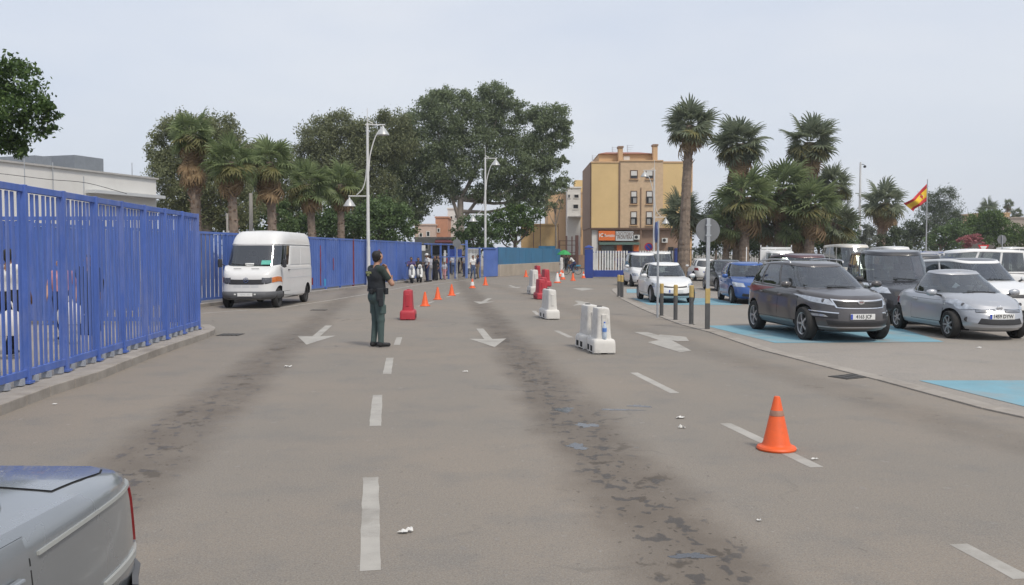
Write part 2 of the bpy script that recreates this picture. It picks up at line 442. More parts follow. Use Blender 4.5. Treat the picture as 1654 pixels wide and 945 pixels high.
MB().sheet([G(*p) for p in ((1066, 540.5), (1108, 544.5), (1113, 551), (1094, 551.5), (1058, 545.2))], .0054).build('lane_arrow', M_white, road)
MB().sheet([G(*p) for p in ((928, 486), (936, 486), (955, 490), (948, 495), (936, 493), (925, 494), (934, 490))], .0042).build('lane_arrow', M_white, road)
MB().sheet([G(*p) for p in ((925, 466), (944, 465), (960, 467), (940, 469.5))], .0042).build('lane_arrow', M_white, road)

# disabled bays painted blue
def bay(name, P): MB().sheet(P, .011).build(name, M_bluepaint, park)
def kx(Y):     # kerb x at distance Y
    for i in range(len(inner) - 1):
        (x0, y0), (x1, y1) = inner[i], inner[i + 1]
        if y0 <= Y <= y1: return x0 + (x1 - x0) * (Y - y0) / (y1 - y0)
    return 5
bay('painted_bay', [(kx(17.95) + .45, 17.95), G(1525, 553), (9.6, 22.4), (kx(22.3) + .25, 22.3)])
bay('painted_bay', [(kx(8) + .25, 8.0), (10.2, 8.0), (9.9, 12.6), (kx(12.6) + .3, 12.6)])
bay('painted_bay', [(kx(31.4) + .3, 31.4), (8.2, 31.4), (8.2, 36), (kx(36) + .2, 36)])
bay('painted_bay', [(kx(41) + .3, 41), (8.6, 41), (8.6, 46), (kx(45.5) + .45, 45.5)])

# wet blots and spilled water on the road
M_wet = mat('wet_patch', (.045, .047, .052), .16, var=.25, scale=6, obj=False)
M_damp = mat('damp_patch', (.098, .080, .062), .7, var=.25, scale=6, obj=False)
def blot(px, py, rx, ry, m, seed, name='oil_stain', n=90, rot=0):
    r = random.Random(seed); cx, cy = G(px, py); ph = [r.uniform(0, 6.28) for _ in range(5)]
    P = []
    for i in range(n):
        t = 2 * math.pi * i / n; k = 1 + .25 * math.sin(2 * t + ph[0]) + .2 * math.sin(3 * t + ph[1]) + .14 * math.sin(5 * t + ph[2]) + .11 * math.sin(9 * t + ph[3]) + .08 * math.sin(17 * t + ph[4]) + r.uniform(-.05, .05)
        x, y = rx * k * math.cos(t), ry * k * math.sin(t)
        P.append((cx + x * math.cos(rot) - y * math.sin(rot), cy + x * math.sin(rot) + y * math.cos(rot)))
    MB().sheet(P, .0014).build(name, m, road)
for i, (px, py, rx, ry, m) in enumerate(q for q in ((1117, 898, .10, .055, M_wet), (1112, 918, .19, .09, M_damp), (932, 721, .09, .12, M_wet), (910, 662, .13, .12, M_wet),
        (948, 687, .10, .12, M_wet), (935, 672, .09, .06, M_damp), (985, 723, .14, .13, M_damp), (1000, 662, .24, .05, M_wet), (1032, 656, .12, .08, M_wet), (905, 690, .16, .12, M_damp),
        (325, 803, .06, .05, M_damp), (232, 740, .07, .05, M_damp), (343, 738, .06, .05, M_damp), (290, 741, .05, .04, M_damp), (240, 832, .10, .05, M_damp), (300, 808, .05, .04, M_damp), (350, 790, .06, .05, M_damp),
        (840, 640, .13, .08, M_damp), (870, 668, .12, .1, M_damp), (960, 740, .10, .1, M_damp), (1125, 825, .14, .12, M_damp), (1130, 878, .10, .05, M_damp), (820, 610, .12, .07, M_damp), (858, 690, .1, .1, M_damp),
        (1220, 597, .2, .1, M_damp), (1290, 625, .2, .12, M_damp), (1360, 634, .1, .08, M_damp), (1430, 665, .12, .06, M_damp), (1465, 694, .1, .05, M_damp))):
    if m is M_wet: blot(px, py, rx, ry, m, i + 3)

# ================================================================== FENCES
BLUE = (.070, .135, .42)
M_blue = mat('fence_blue', BLUE, .55, var=.18, scale=2.6, dirt=(.20, .23, .40), dirt_amt=.6, obj=False, bump=.08, bscale=25, stretch=(2.2, 2.2, .55))
M_blue2 = mat('far_fence_blue', (.075, .145, .42), .55, var=.16, scale=.9, dirt=(.18, .24, .46), dirt_amt=.4, obj=False)
M_dblue = mat('gate_blue', (.022, .05, .24), .5, var=.15, scale=1.2, obj=False)
M_redrust = mat('red_primer', (.22, .035, .04), .8, var=.2)
M_bare = mat('scuffed_grey', (.30, .32, .36), .8, var=.2)

nf = tag(empty('slatted_fence', (*G(43, 619, .13), .13)), 'tall blue steel fence of upright slats along the left kerb', 'fence')
O = Vector((*G(43, 619, .13), .13))
# fence line through the posts seen in the photograph (bases on the kerb)
posts = [Vector(G(*p, .13)) for p in ((43, 619), (105, 600.6), (157.5, 582), (197, 569), (233, 557.2), (267, 547.4), (294, 539), (320, 531.3))]
d0 = (posts[3] - posts[0]).normalized(); st = (posts[-1] - posts[0]).length / 7
curve = [posts[0] - d0 * st * k for k in (5, 4, 3, 2, 1)]
dl = posts[-1] - posts[0]
line = curve + [posts[0] + dl * (k / 7) + (posts[k] - (posts[0] + dl * (k / 7))) * .35 for k in range(8)]
e = line[-1]; line += [e + Vector((-.55, .75)), e + Vector((-1.6, 1.15)), e + Vector((-2.8, 1.25)), e + Vector((-4.0, 1.3)), e + Vector((-5.2, 1.3))]
FH = 2.58
def L3(v, z): return Vector((v.x - O.x, v.y - O.y, z))
slat_me = {}
for i, p in enumerate(line):
    t = (line[min(i + 1, len(line) - 1)] - line[max(i - 1, 0)]).normalized(); rz = math.atan2(t.y, t.x)
    MB().box(L3(p, FH / 2 + .003), (.075, .11, FH + .006), rz).build('post', M_blue, nf, bevel=.006)
    MB().box(L3(p, .015), (.16, .15, .03), rz).build('base_plate', M_blue, nf)
    if i == len(line) - 1: break
    q = line[i + 1]; dv = q - p; L = dv.length; t = dv / L; rz = math.atan2(t.y, t.x)
    MB().bar(L3(p + t * .036, FH - .045), L3(q - t * .036, FH - .045), .06, .09).build('top_rail', M_blue, nf, bevel=.006)
    MB().bar(L3(p + t * .036, .135), L3(q - t * .036, .135), .06, .10).build('bottom_rail', M_blue, nf, bevel=.006)
    n = round((L - .05) / .158)
    for k in range(n):
        c = p + t * (.036 + (L - .072) * (k + .5) / n)
        h = FH - .29; wv = .068; key = 'slat'
        if key not in slat_me: slat_me[key] = MB().box((0, 0, 0), (wv, .018, h)).mesh('slat', M_blue)
        o = link('slat', slat_me[key], nf, L3(c, .19 + h / 2 - .002), (random.uniform(-.006, .006), random.uniform(-.004, .004), rz + random.uniform(-.06, .06)))
    for k in range(3):     # feet bolted to the kerb
        c = p + t * L * (k + .5) / 3
        MB().box(L3(c, .043), (.09, .10, .085), rz).build('foot', M_bare, nf)

# the long far fence
ff = tag(empty('panel_fence', (FA.x, FA.y, .12)), 'long blue ribbed steel fence behind the white van', 'fence')
def L3f(v, z): return Vector((v.x - FA.x, v.y - FA.y, z))
Lf = (FD - F0).length; n = round(Lf / 2.05); FHF = 2.48; ribs = MB(); frz = math.atan2(fdir.y, fdir.x)
for i in range(n + 1):
    p = F0 + fdir * Lf * i / n
    MB().box(L3f(p, FHF / 2), (.07, .10, FHF), frz).build('post', M_redrust if i in (15,) else M_blue2, ff)
    if i == n: break
    q = F0 + fdir * Lf * (i + 1) / n
    MB().bar(L3f(p + fdir * .035, FHF - .04), L3f(q - fdir * .035, FHF - .04), .07, .08).build('top_rail', M_blue2, ff)
    MB().bar(L3f(p + fdir * .035, .12), L3f(q - fdir * .035, .12), .07, .08).build('bottom_rail', M_blue2, ff)
    m = 13; Lp = Lf / n - .07
    solid = i > 7
    for k in range(m):
        c = p + fdir * (.035 + Lp * (k + .5) / m)
        ribs.box(L3f(c + fn * (.012 if k % 2 else -.004), FHF / 2 + .02), (Lp / m * (1.02 if solid else .72), .014, FHF - .22), frz)
tag(ribs.build('slats', M_blue2, ff), kind='stuff')
# paint smears on its panels
for px, pw, z0, z1, c in ((517, .10, .2, 2.1, (.25, .04, .06)), (612, .28, 1.3, 1.95, (.28, .06, .09)), (524, .25, .12, .5, (.05, .30, .55)), (538, .12, .9, 1.5, (.20, .06, .14)), (348, .10, .3, 2.0, (.05, .09, .3))):
    a, b, _ = _ray(px, 440); s = (FA.x * b - FA.y * a) / (fdir.y * a - fdir.x * b); p = FA + fdir * s
    P = []
    for k in range(9): P.append((-pw / 2 + random.uniform(-.03, .03), z0 + (z1 - z0) * k / 8))
    for k in range(8, -1, -1): P.append((pw / 2 + random.uniform(-.03, .03), z0 + (z1 - z0) * k / 8))
    vs = [L3f(p + fdir * x + fn * .028, z) for x, z in P]
    MB().add(vs, [tuple(range(len(vs)))]).build('paint_smear', mat('smear%d' % px, c, .8, var=.2), ff)
# ================================================================== GATES AND FAR WALL
def on_line(px, A, B):
    a, b, _ = _ray(px, HOR); d = Vector(B) - Vector(A); s = (A[0] * b - A[1] * a) / (d.y * a - d.x * b)
    return Vector(A) + d * s
def zat(py, p): return D(CX, py, p.y)[1]
M_gal = mat('galvanised', (.42, .44, .46), .5, .4, var=.12, scale=6)
M_palewhite = mat('white_paling', (.62, .62, .60), .6, var=.1, scale=3)
M_turq = mat('turquoise_sheet', (.03, .17, .32), .5, var=.2, scale=.5, dirt=(.05, .10, .24), dirt_amt=.6, obj=False)
M_beige = mat('beige_render', (.42, .36, .29), .9, var=.12, scale=.8, dirt=(.25, .21, .17), dirt_amt=.5, obj=False)
M_dark = mat('dark_opening', (.015, .016, .018), .8, var=0)
M_lightblue = mat('light_blue_paint', (.16, .24, .52), .5, var=.1)

GA, GB = (FD.x, FD.y), G(805, 447)
gd = (Vector(GB) - Vector(GA)).normalized(); grz = math.atan2(gd.y, gd.x)
gt = tag(empty('pedestrian_gate', (*GA, 0)), 'blue tubular frame of the pedestrian gate with white palings', 'gate')
def Lg(p, z): return Vector((p.x - GA[0], p.y - GA[1], z))
for px, py, wd in ((697, 395, .07), (711.7, 393, .10), (724.4, 395, .10), (735, 395, .07), (753.4, 388, .14), (775, 400, .10)):
    p = on_line(px, GA, GB); h = zat(py, p)
    MB().box(Lg(p, h / 2), (wd, wd, h), grz).build('gate_post', M_lightblue if px in (753.4,) else M_blue2, gt)
for py, x0, x1 in ((394.5, 684, 752), (415, 697, 752), (401, 754, 800)):
    a, b = on_line(x0, GA, GB), on_line(x1, GA, GB); z = zat(py, a.lerp(b, .5))
    o_ = Vector((gd.y, -gd.x)) * .06
    MB().bar(Lg(a + o_, z), Lg(b + o_, z), .05, .07).build('gate_rail', M_blue2, gt)
def panel(x0, x1, y0, y1, name, m, back=.06, th=.03):
    a, b = on_line(x0, GA, GB), on_line(x1, GA, GB); c = a.lerp(b, .5); z1, z0 = zat(y0, c), max(.05, zat(y1, c)); o_ = Vector((-gd.y, gd.x)) * back
    MB().box(Lg(c + o_, (z0 + z1) / 2), ((b - a).length, th, z1 - z0), grz).build(name, m, gt)
panel(726, 747, 402.5, 415.5, 'sheet_panel', M_dblue); panel(781, 804, 400, 449, 'sheet_panel', M_blue2, 0)
panel(756, 776, 401, 403, 'paling_rail', M_palewhite, .10); panel(756, 776, 431, 433, 'paling_rail', M_palewhite, .10)
for i in range(9):
    x = 757 + i * 2.3; panel(x, x + 1.2, 402, 434, 'paling', M_palewhite, .14)
panel(721, 724, 404, 445, 'side_board', M_palewhite, .2); panel(684, 694, 396, 405, 'shutter_box', M_palewhite, .5, .3)

# low wall with turquoise sheeting, running away to the right
WA, WB = Vector(GB), Vector(G(905, 437)); wd_ = (WB - WA).normalized(); wrz = math.atan2(wd_.y, wd_.x); Lw = (WB - WA).length
wl = tag(MB().box((*(WA + wd_ * Lw / 2), .47), (Lw, .30, .96), wrz).build('low_wall', M_beige, bevel=.02), 'low beige rendered wall carrying the turquoise sheet fence', 'wall')
tf = tag(empty('sheet_fence', (WA.x, WA.y, .95)), 'turquoise sheet metal fence on top of the low beige wall', 'fence')
n = 11
for i in range(n):
    c = wd_ * Lw * (i + .5) / n + Vector((wd_.y, -wd_.x)) * random.uniform(-.01, .01)
    MB().box((c.x, c.y, .71), (Lw / n - .02, .03, 1.40), wrz).build('sheet', M_turq, tf)
for i in range(n + 1):
    c = wd_ * Lw * i / n + Vector((-wd_.y, wd_.x)) * .05
    MB().box((c.x, c.y, .70), (.06, .06, 1.42), wrz).build('post', M_dblue, tf)

# sliding gate on the right
RG = G(945, 449); RGY = RG[1]
rg = tag(empty('sliding_gate', (RG[0], RGY, 0)), 'dark blue sliding gate with white palings before the apartment block', 'gate')
def X_at(px): return D(px, HOR, RGY)[0] - RG[0]
Hc = D(0, 399, RGY)[1]
MB().box((X_at(951), 0, Hc / 2 - .08), (X_at(957.5) - X_at(944.5), .42, Hc - .16)).box((X_at(951), 0, Hc - .06), (.66, .5, .10)).add(
    [(X_at(951) + sx * .3, sy * .22, Hc - .01) for sx, sy in ((-1, -1), (1, -1), (1, 1), (-1, 1))] + [(X_at(951), 0, Hc + .16)], [(0, 1, 4), (1, 2, 4), (2, 3, 4), (3, 0, 4)]).build('pillar', M_dblue, rg, bevel=.02)
x0, x1 = X_at(958), X_at(1088); zb1 = D(0, 436.5, RGY)[1]
MB().box(((x0 + x1) / 2, 0, zb1 / 2 + .04), (x1 - x0, .10, zb1 - .08)).build('bottom_panel', M_dblue, rg, bevel=.01)
MB().box(((x0 + x1) / 2, .02, 1.95), (x1 - x0, .05, .06)).build('paling_rail', M_dblue, rg)
npal = 30
for i in range(npal):
    x = x0 + .12 + (x1 - x0 - .2) * i / (npal - 1)
    if 13 <= i <= 16: continue
    MB().box((x, 0, (zb1 + 2.05) / 2), (.115, .04, 2.05 - zb1)).build('paling', M_palewhite, rg)
# dark iron fence further right
IFY = 74.0
ifn = tag(empty('iron_fence', (D(1088, 0, IFY)[0], IFY, 0)), 'black iron railing in front of the right hand palms', 'fence')
M_iron = mat('black_iron', (.018, .018, .02), .5, var=.1)
Lx = D(1262, 0, IFY)[0] - D(1088, 0, IFY)[0]
MB().box((Lx / 2, 0, .18), (Lx, .3, .36)).build('plinth', M_beige, ifn)
for z in (.55, 2.15): MB().box((Lx / 2, 0, z), (Lx, .035, .05)).build('rail', M_iron, ifn)
for i in range(7): MB().box((Lx * i / 6, 0, 1.25), (.10, .10, 2.2)).build('post', M_iron, ifn)
bar_me = MB().cyl((0, 0, .36), (0, 0, 2.38), .017, n=6).mesh('bar', M_iron)
for i in range(62): link('bar', bar_me, ifn, (Lx * (i + .5) / 62, 0, 0))

# ================================================================== BUILDINGS
M_yel = mat('ochre_render', (.66, .48, .235), .9, var=.05, scale=.35, dirt=(.44, .30, .14), dirt_amt=.35, obj=False)
M_brk = mat('tan_brick', (.56, .41, .265), .9, var=.10, scale=2.5, obj=False, bump=.2, bscale=9)
M_brkd = mat('brown_brick', (.29, .195, .14), .9, var=.12, scale=2.5, obj=False)
M_peach = mat('peach_render', (.58, .385, .22), .9, var=.07, scale=.4, dirt=(.46, .32, .2), dirt_amt=.4, obj=False)
M_bwhite = mat('white_render', (.66, .65, .62), .85, var=.05, scale=.5, dirt=(.45, .43, .40), dirt_amt=.35, obj=False)
M_tile = mat('roof_tile', (.30, .12, .08), .85, var=.2, scale=3)
M_glass = mat('window_glass', (.03, .035, .04), .12, var=.2, scale=1)
M_shut = mat('white_shutter', (.62, .61, .58), .6, var=.05)
M_frame = mat('brown_frame', (.12, .07, .045), .6, var=.1)
M_ac = mat('ac_unit', (.60, .60, .57), .5, var=.06)
M_orange = mat('orange_sign', (.72, .16, .028), .5, var=.04)
M_sgrey = mat('sign_grey', (.52, .54, .55), .5, var=.04)
M_green = mat('green_awning', (.10, .17, .14), .7, var=.1)
BY = 103.0
def bx(px): return D(px, HOR, BY)[0]
def bz(py): return D(CX, py, BY)[1]
bX0 = bx(955); bld = tag(empty('apartment_block', (bX0, BY, 0)), 'ochre and tan brick apartment block with roof storey and shops', 'building')
def part(name, m, xa, xb, ya, yb, z0, z1, parent=bld, **k):
    return MB().box(((xa + xb) / 2 - bX0, (ya + yb) / 2 - BY, (z0 + z1) / 2), (abs(xb - xa), abs(yb - ya), z1 - z0)).build(name, m, parent, **k)
zg, zt = bz(368), bz(263)
part('wall', M_yel, bX0, bx(1000), BY, BY + 12, zg, zt)
part('wall', M_brk, bx(1000) + .01, bx(1070), BY - .12, BY + 11.9, zg, zt + .15)
part('wall', M_yel, bx(1070) + .01, bx(1109), BY, BY + 12, zg, zt)
part('wall', M_peach, bx(1109) + .01, bx(1121), BY + 1.2, BY + 12, 0, zt + .5)
part('wall', M_brkd, bX0 - .02, bx(1109), BY + .25, BY + 11.8, 0, zg - .005)
part('shaded_side_wall', M_brkd, bX0 - .14, bX0 - .005, BY + .3, BY + 11.5, zg, zt + .1)  # left flank: its shade is put into the darker brown colour
part('cornice', M_frame, bX0 - .05, bx(1109), BY - .30, BY + .1, zg - .22, zg - .002)
for a, b in ((954, 1000), (1070, 1110)): part('parapet_cap', M_peach, bx(a), bx(b), BY - .08, BY + .3, zt + .002, zt + .16)
part('parapet_cap', M_peach, bx(1000), bx(1070), BY - .22, BY + .3, zt + .16, zt + .30)
# roof storey
rs = part('roof_storey', M_peach, bx(969), bx(1061), BY + 1.6, BY + 9, zt - .2, bz(246))
MB().add([(bx(968) - bX0, 1.3, bz(246.2)), (bx(1062) - bX0, 1.3, bz(246.2)), (bx(1062) - bX0, 9.2, bz(246.2)), (bx(968) - bX0, 9.2, bz(246.2)), (bx(985) - bX0, 5, bz(238)), (bx(1040) - bX0, 5, bz(238))],
    [(0, 1, 5, 4), (1, 2, 5), (2, 3, 4, 5), (3, 0, 4), (3, 2, 1, 0)]).build('roof', M_tile, bld)
part('roof_door', M_bwhite, bx(1009), bx(1019), BY + 1.52, BY + 1.6, zt + .1, bz(250))
for px, pt in ((1002.5, 238), (1058.5, 235)):
    c = part('chimney', M_peach, bx(px - 3.5), bx(px + 3.5), BY + .4, BY + 1.5, zt - .1, bz(pt))
    part('chimney_cap', M_brkd, bx(px - 4.5), bx(px + 4.5), BY + .3, BY + 1.6, bz(pt) + .01, bz(pt) + .2)
part('chimney', M_brkd, bx(1069), bx(1073), BY + 2, BY + 2.6, zt, bz(257))
for px, pt in ((960, 246), (993, 232), (1018, 229), (1093, 256)):
    am = MB().cyl((bx(px) - bX0, 3, zt), (bx(px) - bX0, 3, bz(pt)), .03, n=5)
    for k in range(4): am.bar((bx(px) - bX0 - .1, 3, bz(pt) - .1 - k * .22), (bx(px) - bX0 + .75 - k * .1, 3.1, bz(pt) - .05 - k * .22), .025, .025)
    am.build('antenna', M_gal, bld)
def window(px, py, wpx, hpx, kind):
    x, z, wd, ht = bx(px) - bX0, bz(py), wpx / FPX * BY, hpx / FPX * BY; y = -.12
    f = MB()
    for sx in (-1, 1): f.box((x + sx * (wd / 2 - .04), y - .035, z), (.08, .07, ht))
    for sz in (-1, 1): f.box((x, y - .035, z + sz * (ht / 2 - .04)), (wd - .16, .068, .08))
    w = f.build('window', M_frame, bld)
    MB().box((x, y - .006, z), (wd - .16, .02, ht - .16)).build('pane', M_glass, w)
    sh = ht * (.55 if kind == 0 else .38)
    MB().box((x, y - .03, z + ht / 2 - .08 - sh / 2), (wd - .18, .025, sh)).build('shutter', M_shut, w)
    MB().box((x, y - .08, z - ht / 2 - .05), (wd + .2, .18, .09)).build('sill', M_peach, w)
    if kind:
        r = MB(); zt_ = z - ht / 2 + .75
        r.box((x, y - .14, zt_), (wd + .1, .03, .04))
        for k in range(9): r.box((x - wd / 2 + wd * k / 8, y - .14, zt_ - .36), (.02, .02, .7))
        r.build('railing', M_iron, w)
        MB().box((x + (.1 if kind == 1 else -.08), y - .10, z - ht / 2 + .42), (wd * .55, .02, .62)).build('hanging_cloth', M_shut, w)
for px in (1023, 1048):
    window(px, 282, 12, 14, 0); window(px, 319, 10.5, 21, 1); window(px, 352.5, 10.5, 22, 2)
pipe = lambda px: MB().cyl((bx(px) - bX0, -.2, 0.0), (bx(px) - bX0, -.2, bz(303)), .06, n=6).build('drain_pipe', M_brkd, bld)
pipe(1034.5)
MB().box((bx(1000) - bX0, -.06, (zg + zt) / 2), (.16, .12, zt - zg)).build('pilaster', M_brkd, bld)
# shops
part('shop_front', M_bwhite, bx(956), bx(966), BY + .05, BY + .24, 0, zg - .25)
sg = part('shop_sign', M_orange, bx(966.5), bx(993), BY - .25, BY - .05, bz(388.5), bz(373))
text_mesh('lettering', 'iO', .62, M_shut, sg, (bx(971.5) - bX0, -.252, bz(380.3)), (R(90), 0, 0), bold=.02)
text_mesh('lettering', 'Moratio', .50, M_shut, sg, (bx(983) - bX0, -.252, bz(380.6)), (R(90), 0, 0), bold=.012, sx=.82)
sw = part('shop_sign', M_sgrey, bx(994), bx(1022.5), BY - .25, BY - .05, bz(389), bz(374))
for i, tx in enumerate(('LOCUTORIO', 'FRONTERA')):
    text_mesh('lettering', tx, .56, M_frame, sw, (bx(1008.5) - bX0, -.252, bz(378.3 + i * 5.6)), (R(90), 0, 0), bold=.012, sx=.62)
part('awning', M_green, bx(967), bx(1031), BY - .9, BY + .05, bz(395.5), bz(391.5))
part('shop_window', mat('shop_grille', (.17, .20, .20), .5, var=.2), bx(972), bx(992), BY + .1, BY + .248, .2, bz(397))
part('shop_door', M_dark, bx(1007), bx(1021), BY + .12, BY + .247, .05, bz(396))
for px in (999.5, 1026.5): part('projecting_sign', M_orange, bx(px - 4), bx(px + 4), BY - .5, BY - .38, bz(406), bz(394))
for px, py in ((1028, 383), (1073, 388)):
    a = part('air_conditioner', M_ac, bx(px - 4.5), bx(px + 4.5), BY - .35, BY + .2, bz(py + 4), bz(py - 3.5))
    MB().lathe([(.0, 0), (.19, 0), (.19, .02)], 14, (bx(px - 1) - bX0, -.375, bz(py)), 'Y').build('fan', M_dark, a)
part('blue_door', M_dblue, bx(1090), bx(1100), BY + .1, BY + .246, .05, bz(401)); part('shop_door', M_dark, bx(1080), bx(1088), BY + .1, BY + .246, .05, bz(399))

def block(name, label, m, x0, x1, y0, y1, Y, depth, wins=(), extra=None, wm=None):
    xa, xb = D(x0, 0, Y)[0], D(x1, 0, Y)[0]; z1 = D(CX, y0, Y)[1]
    e = tag(empty(name, (xa, Y, 0)), label, 'building')
    MB().box(((xb - xa) / 2, depth / 2, z1 / 2), (xb - xa, depth, z1)).build('wall', m, e)
    MB().box(((xb - xa) / 2, depth / 2, z1 + .10), (xb - xa + .2, depth + .2, .2)).build('parapet_cap', m, e)
    for (px, py, wp, hp) in wins:
        x, z, wd, ht = D(px, 0, Y)[0] - xa, D(CX, py, Y)[1], wp / FPX * Y, hp / FPX * Y
        f = MB()
        for sx in (-1, 1): f.box((x + sx * wd / 2, -.03, z), (.10, .10, ht + .1))
        for sz in (-1, 1): f.box((x, -.03, z + sz * ht / 2), (wd - .1, .098, .10))
        wi = f.build('window', wm or M_shut, e); MB().box((x, -.005, z), (wd - .1, .02, ht - .1)).build('pane', M_glass, wi)
    return e, xa
pb, xa = block('peach_house', 'peach rendered house with dark pipes left of the apartment block', M_peach, 886, 945, 312, 0, 122, 12, ((926, 372, 5, 12), (937, 375, 5, 14)), wm=M_frame)
MB().box((D(938, 0, 122)[0] - xa, 1.5, D(0, 312, 122)[1] + .9), (1.4, 2.5, 1.8)).build('stair_head', M_yel, pb)
wb, xa = block('white_house', 'white house with balcony between the trees and the apartment block', M_bwhite, 917, 939, 304, 0, 119, 2.8, ((920, 317, 4, 6), (932, 317, 8, 6), (931, 334, 9, 8)))
bl = MB(); zb_ = D(0, 350, 119)[1]
bl.box((1.0, -.55, zb_), (1.75, 1.1, .14)); [bl.box((.15 + k * .155, -1.06, zb_ + .5), (.025, .025, 1.0)) for k in range(12)]; bl.box((1.0, -1.06, zb_ + 1.02), (1.75, .05, .05))
bl.build('balcony', M_bwhite, wb)
mw, xa = block('yard_wall', 'tall yellow stained yard wall behind the turquoise fence', mat('stained_yellow', (.47, .32, .15), .9, var=.2, scale=.5, dirt=(.33, .20, .10), dirt_amt=.7, obj=False), 842, 902, 364, 0, 106, 1.2)
MB().box((D(884, 0, 106)[0] - xa, -.4, 2.2), (2.0, .7, 1.1)).build('water_tank', M_turq, mw)
for px, py in ((873, 352), (862, 340), (902, 362)): MB().cyl((D(px, 0, 106)[0] - xa, -.5, 0), (D(px, 0, 106)[0] - xa, -.5, D(0, py, 106)[1]), .06, n=6).build('pole', M_frame, mw)
# iron yard gate in the opening
yg = tag(empty('yard_gate', (D(908, 0, 99)[0], 99, 0)), 'rusty brown gate posts and bars behind the green parasol', 'gate')
for px, py, wd in ((904.5, 388, .16), (916, 381, .16), (925, 382, .12), (933, 380, .36)):
    z = D(0, py, 99)[1]; MB().box((D(px, 0, 99)[0] - yg.location.x, 0, z / 2), (wd, .2, z)).build('post', mat('rusty_brown', (.11, .055, .045), .8, var=.2), yg)
for py in (389, 396, 408): MB().bar((D(904, 0, 99)[0] - yg.location.x, 0, D(0, py, 99)[1]), (D(934, 0, 99)[0] - yg.location.x, 0, D(0, py, 99)[1]), .06, .06).build('bar', MATS['rusty_brown'], yg)
MB().box((D(925, 0, 99)[0] - yg.location.x, .6, .95), (3.0, .3, 1.5)).build('low_wall', M_brkd, yg)

block('tiled_house', 'orange tiled house seen under the big gum tree', mat('orange_brick', (.48, .24, .15), .9, var=.1, scale=2, obj=False), 702, 722, 352, 0, 118, 8, ((707, 372, 4, 6),))
block('small_white_house', 'white house glimpsed beneath the big gum tree', M_bwhite, 722, 744, 338, 0, 124, 8, ((736, 350, 5, 5), (728, 352, 4, 6)))
block('pink_house', 'pale pink house glimpsed left of the orange tiled house', mat('pink_render', (.55, .42, .35), .9, var=.08, obj=False), 668, 702, 364, 0, 116, 8, ((678, 380, 5, 6), (690, 378, 5, 8)))
ks, kxa = block('kiosk', 'grey kiosk with grilles and red awning behind the gate', mat('kiosk_grey', (.36, .35, .33), .8, var=.1, obj=False), 668, 756, 386, 0, 93, 5, ((684, 398, 12, 9), (742, 400, 10, 9)))
MB().add([(2.2, -1.3, 3.05), (4.2, -1.3, 3.05), (4.2, 0, 3.3), (2.2, 0, 3.3), (2.2, -1.3, 2.95), (4.2, -1.3, 2.95), (4.2, 0, 3.2), (2.2, 0, 3.2)], [(0, 1, 2, 3), (4, 7, 6, 5), (0, 4, 5, 1), (1, 5, 6, 2), (3, 2, 6, 7), (0, 3, 7, 4)]).build('awning', mat('red_awning', (.30, .065, .06), .7, var=.15), ks)
MB().box((3.0, -.15, 2.2), (2.2, .3, .9)).build('dark_opening', M_dark, ks)
for k in range(6): MB().box((.5 + k * .95, -.9 - (k % 2) * .5, .95), (.5, .06, 1.9 - (k % 3) * .3)).build('board', (M_palewhite, M_sgrey, M_dblue)[k % 3], ks)

# long white building behind the left fence
P0, P1 = Vector((*D(0, 0, 45.2)[:1], 45.2)), Vector((*D(247, 0, 55.8)[:1], 55.8)); wv = (P1 - P0).normalized(); wn = Vector((-wv.y, wv.x)); Pm = P0 - wv * 26; HB = D(0, 262, 45.2)[1]
lb = tag(empty('long_white_building', (P1.x, P1.y, 0)), 'long flat roofed white building behind the left fence', 'building')
def Lb(p, z): return (p.x - P1.x, p.y - P1.y, z)
poly = [Pm, P1, P1 + wn * 16, Pm + wn * 16]
MB().prism([(p.x - P1.x, p.y - P1.y) for p in poly], 0, HB).build('wall', M_bwhite, lb)
MB().prism([(p.x - P1.x, p.y - P1.y) for p in (Pm - wn * .12, P1 - wn * .12 + wv * .12, P1 + wn * 16 + wv * .12, Pm + wn * 16)], HB + .002, HB + .10).build('roof_edge', mat('roof_edge_grey', (.40, .39, .37), .8, var=.1), lb)
a = on_line(140, tuple(P0), tuple(P1)); MB().bar(Lb(a - wn * .35, 5.35), Lb(P1 - wn * .35, 5.35), .7, .18).build('canopy', M_sgrey, lb)
for x0, x1, y0, s in ((80, 139, 255, 3.5), (24, 57, 254, 3)):
    a, b = on_line(x0, tuple(P0 + wn * 4), tuple(P1 + wn * 4)), on_line(x1, tuple(P0 + wn * 4), tuple(P1 + wn * 4)); c = a.lerp(b, .5); z1 = D(0, y0, c.y)[1]
    bxm = MB(); bxm.box(Lb(c, (HB + .1 + z1) / 2), ((b - a).length * .8, s, z1 - HB - .1), math.atan2(wv.y, wv.x)); bx_ = bxm.build('rooftop_box', mat('rooftop_grey', (.20, .22, .245), .6, var=.1), lb)
for px, py, Yd in ((39, 256, 44), (135, 285, 44.0), (213, 263, 58), (85, 262, 48)):
    x, z = D(px, py, Yd); p = Vector((x, Yd)); MB().cyl(Lb(p, HB - 2.5), Lb(p, z), .025, n=5).build('mast', M_gal, lb)
cbl = MB(); pts = [Vector((*D(px, py, 42)[:1], 42, D(px, py, 42)[1])) for px, py in ((-60, 276), (0, 280.5), (80, 290), (140, 295.5), (205, 313))]
cbl.tube([(p.x, p.y, p.z) for p in spline([tuple(p) for p in pts], 16) and [Vector(q) for q in spline([tuple(p) for p in pts], 16)]], .014, 5)
tag(cbl.build('overhead_cable', M_iron), 'black overhead cable sagging in front of the white building', 'cable')

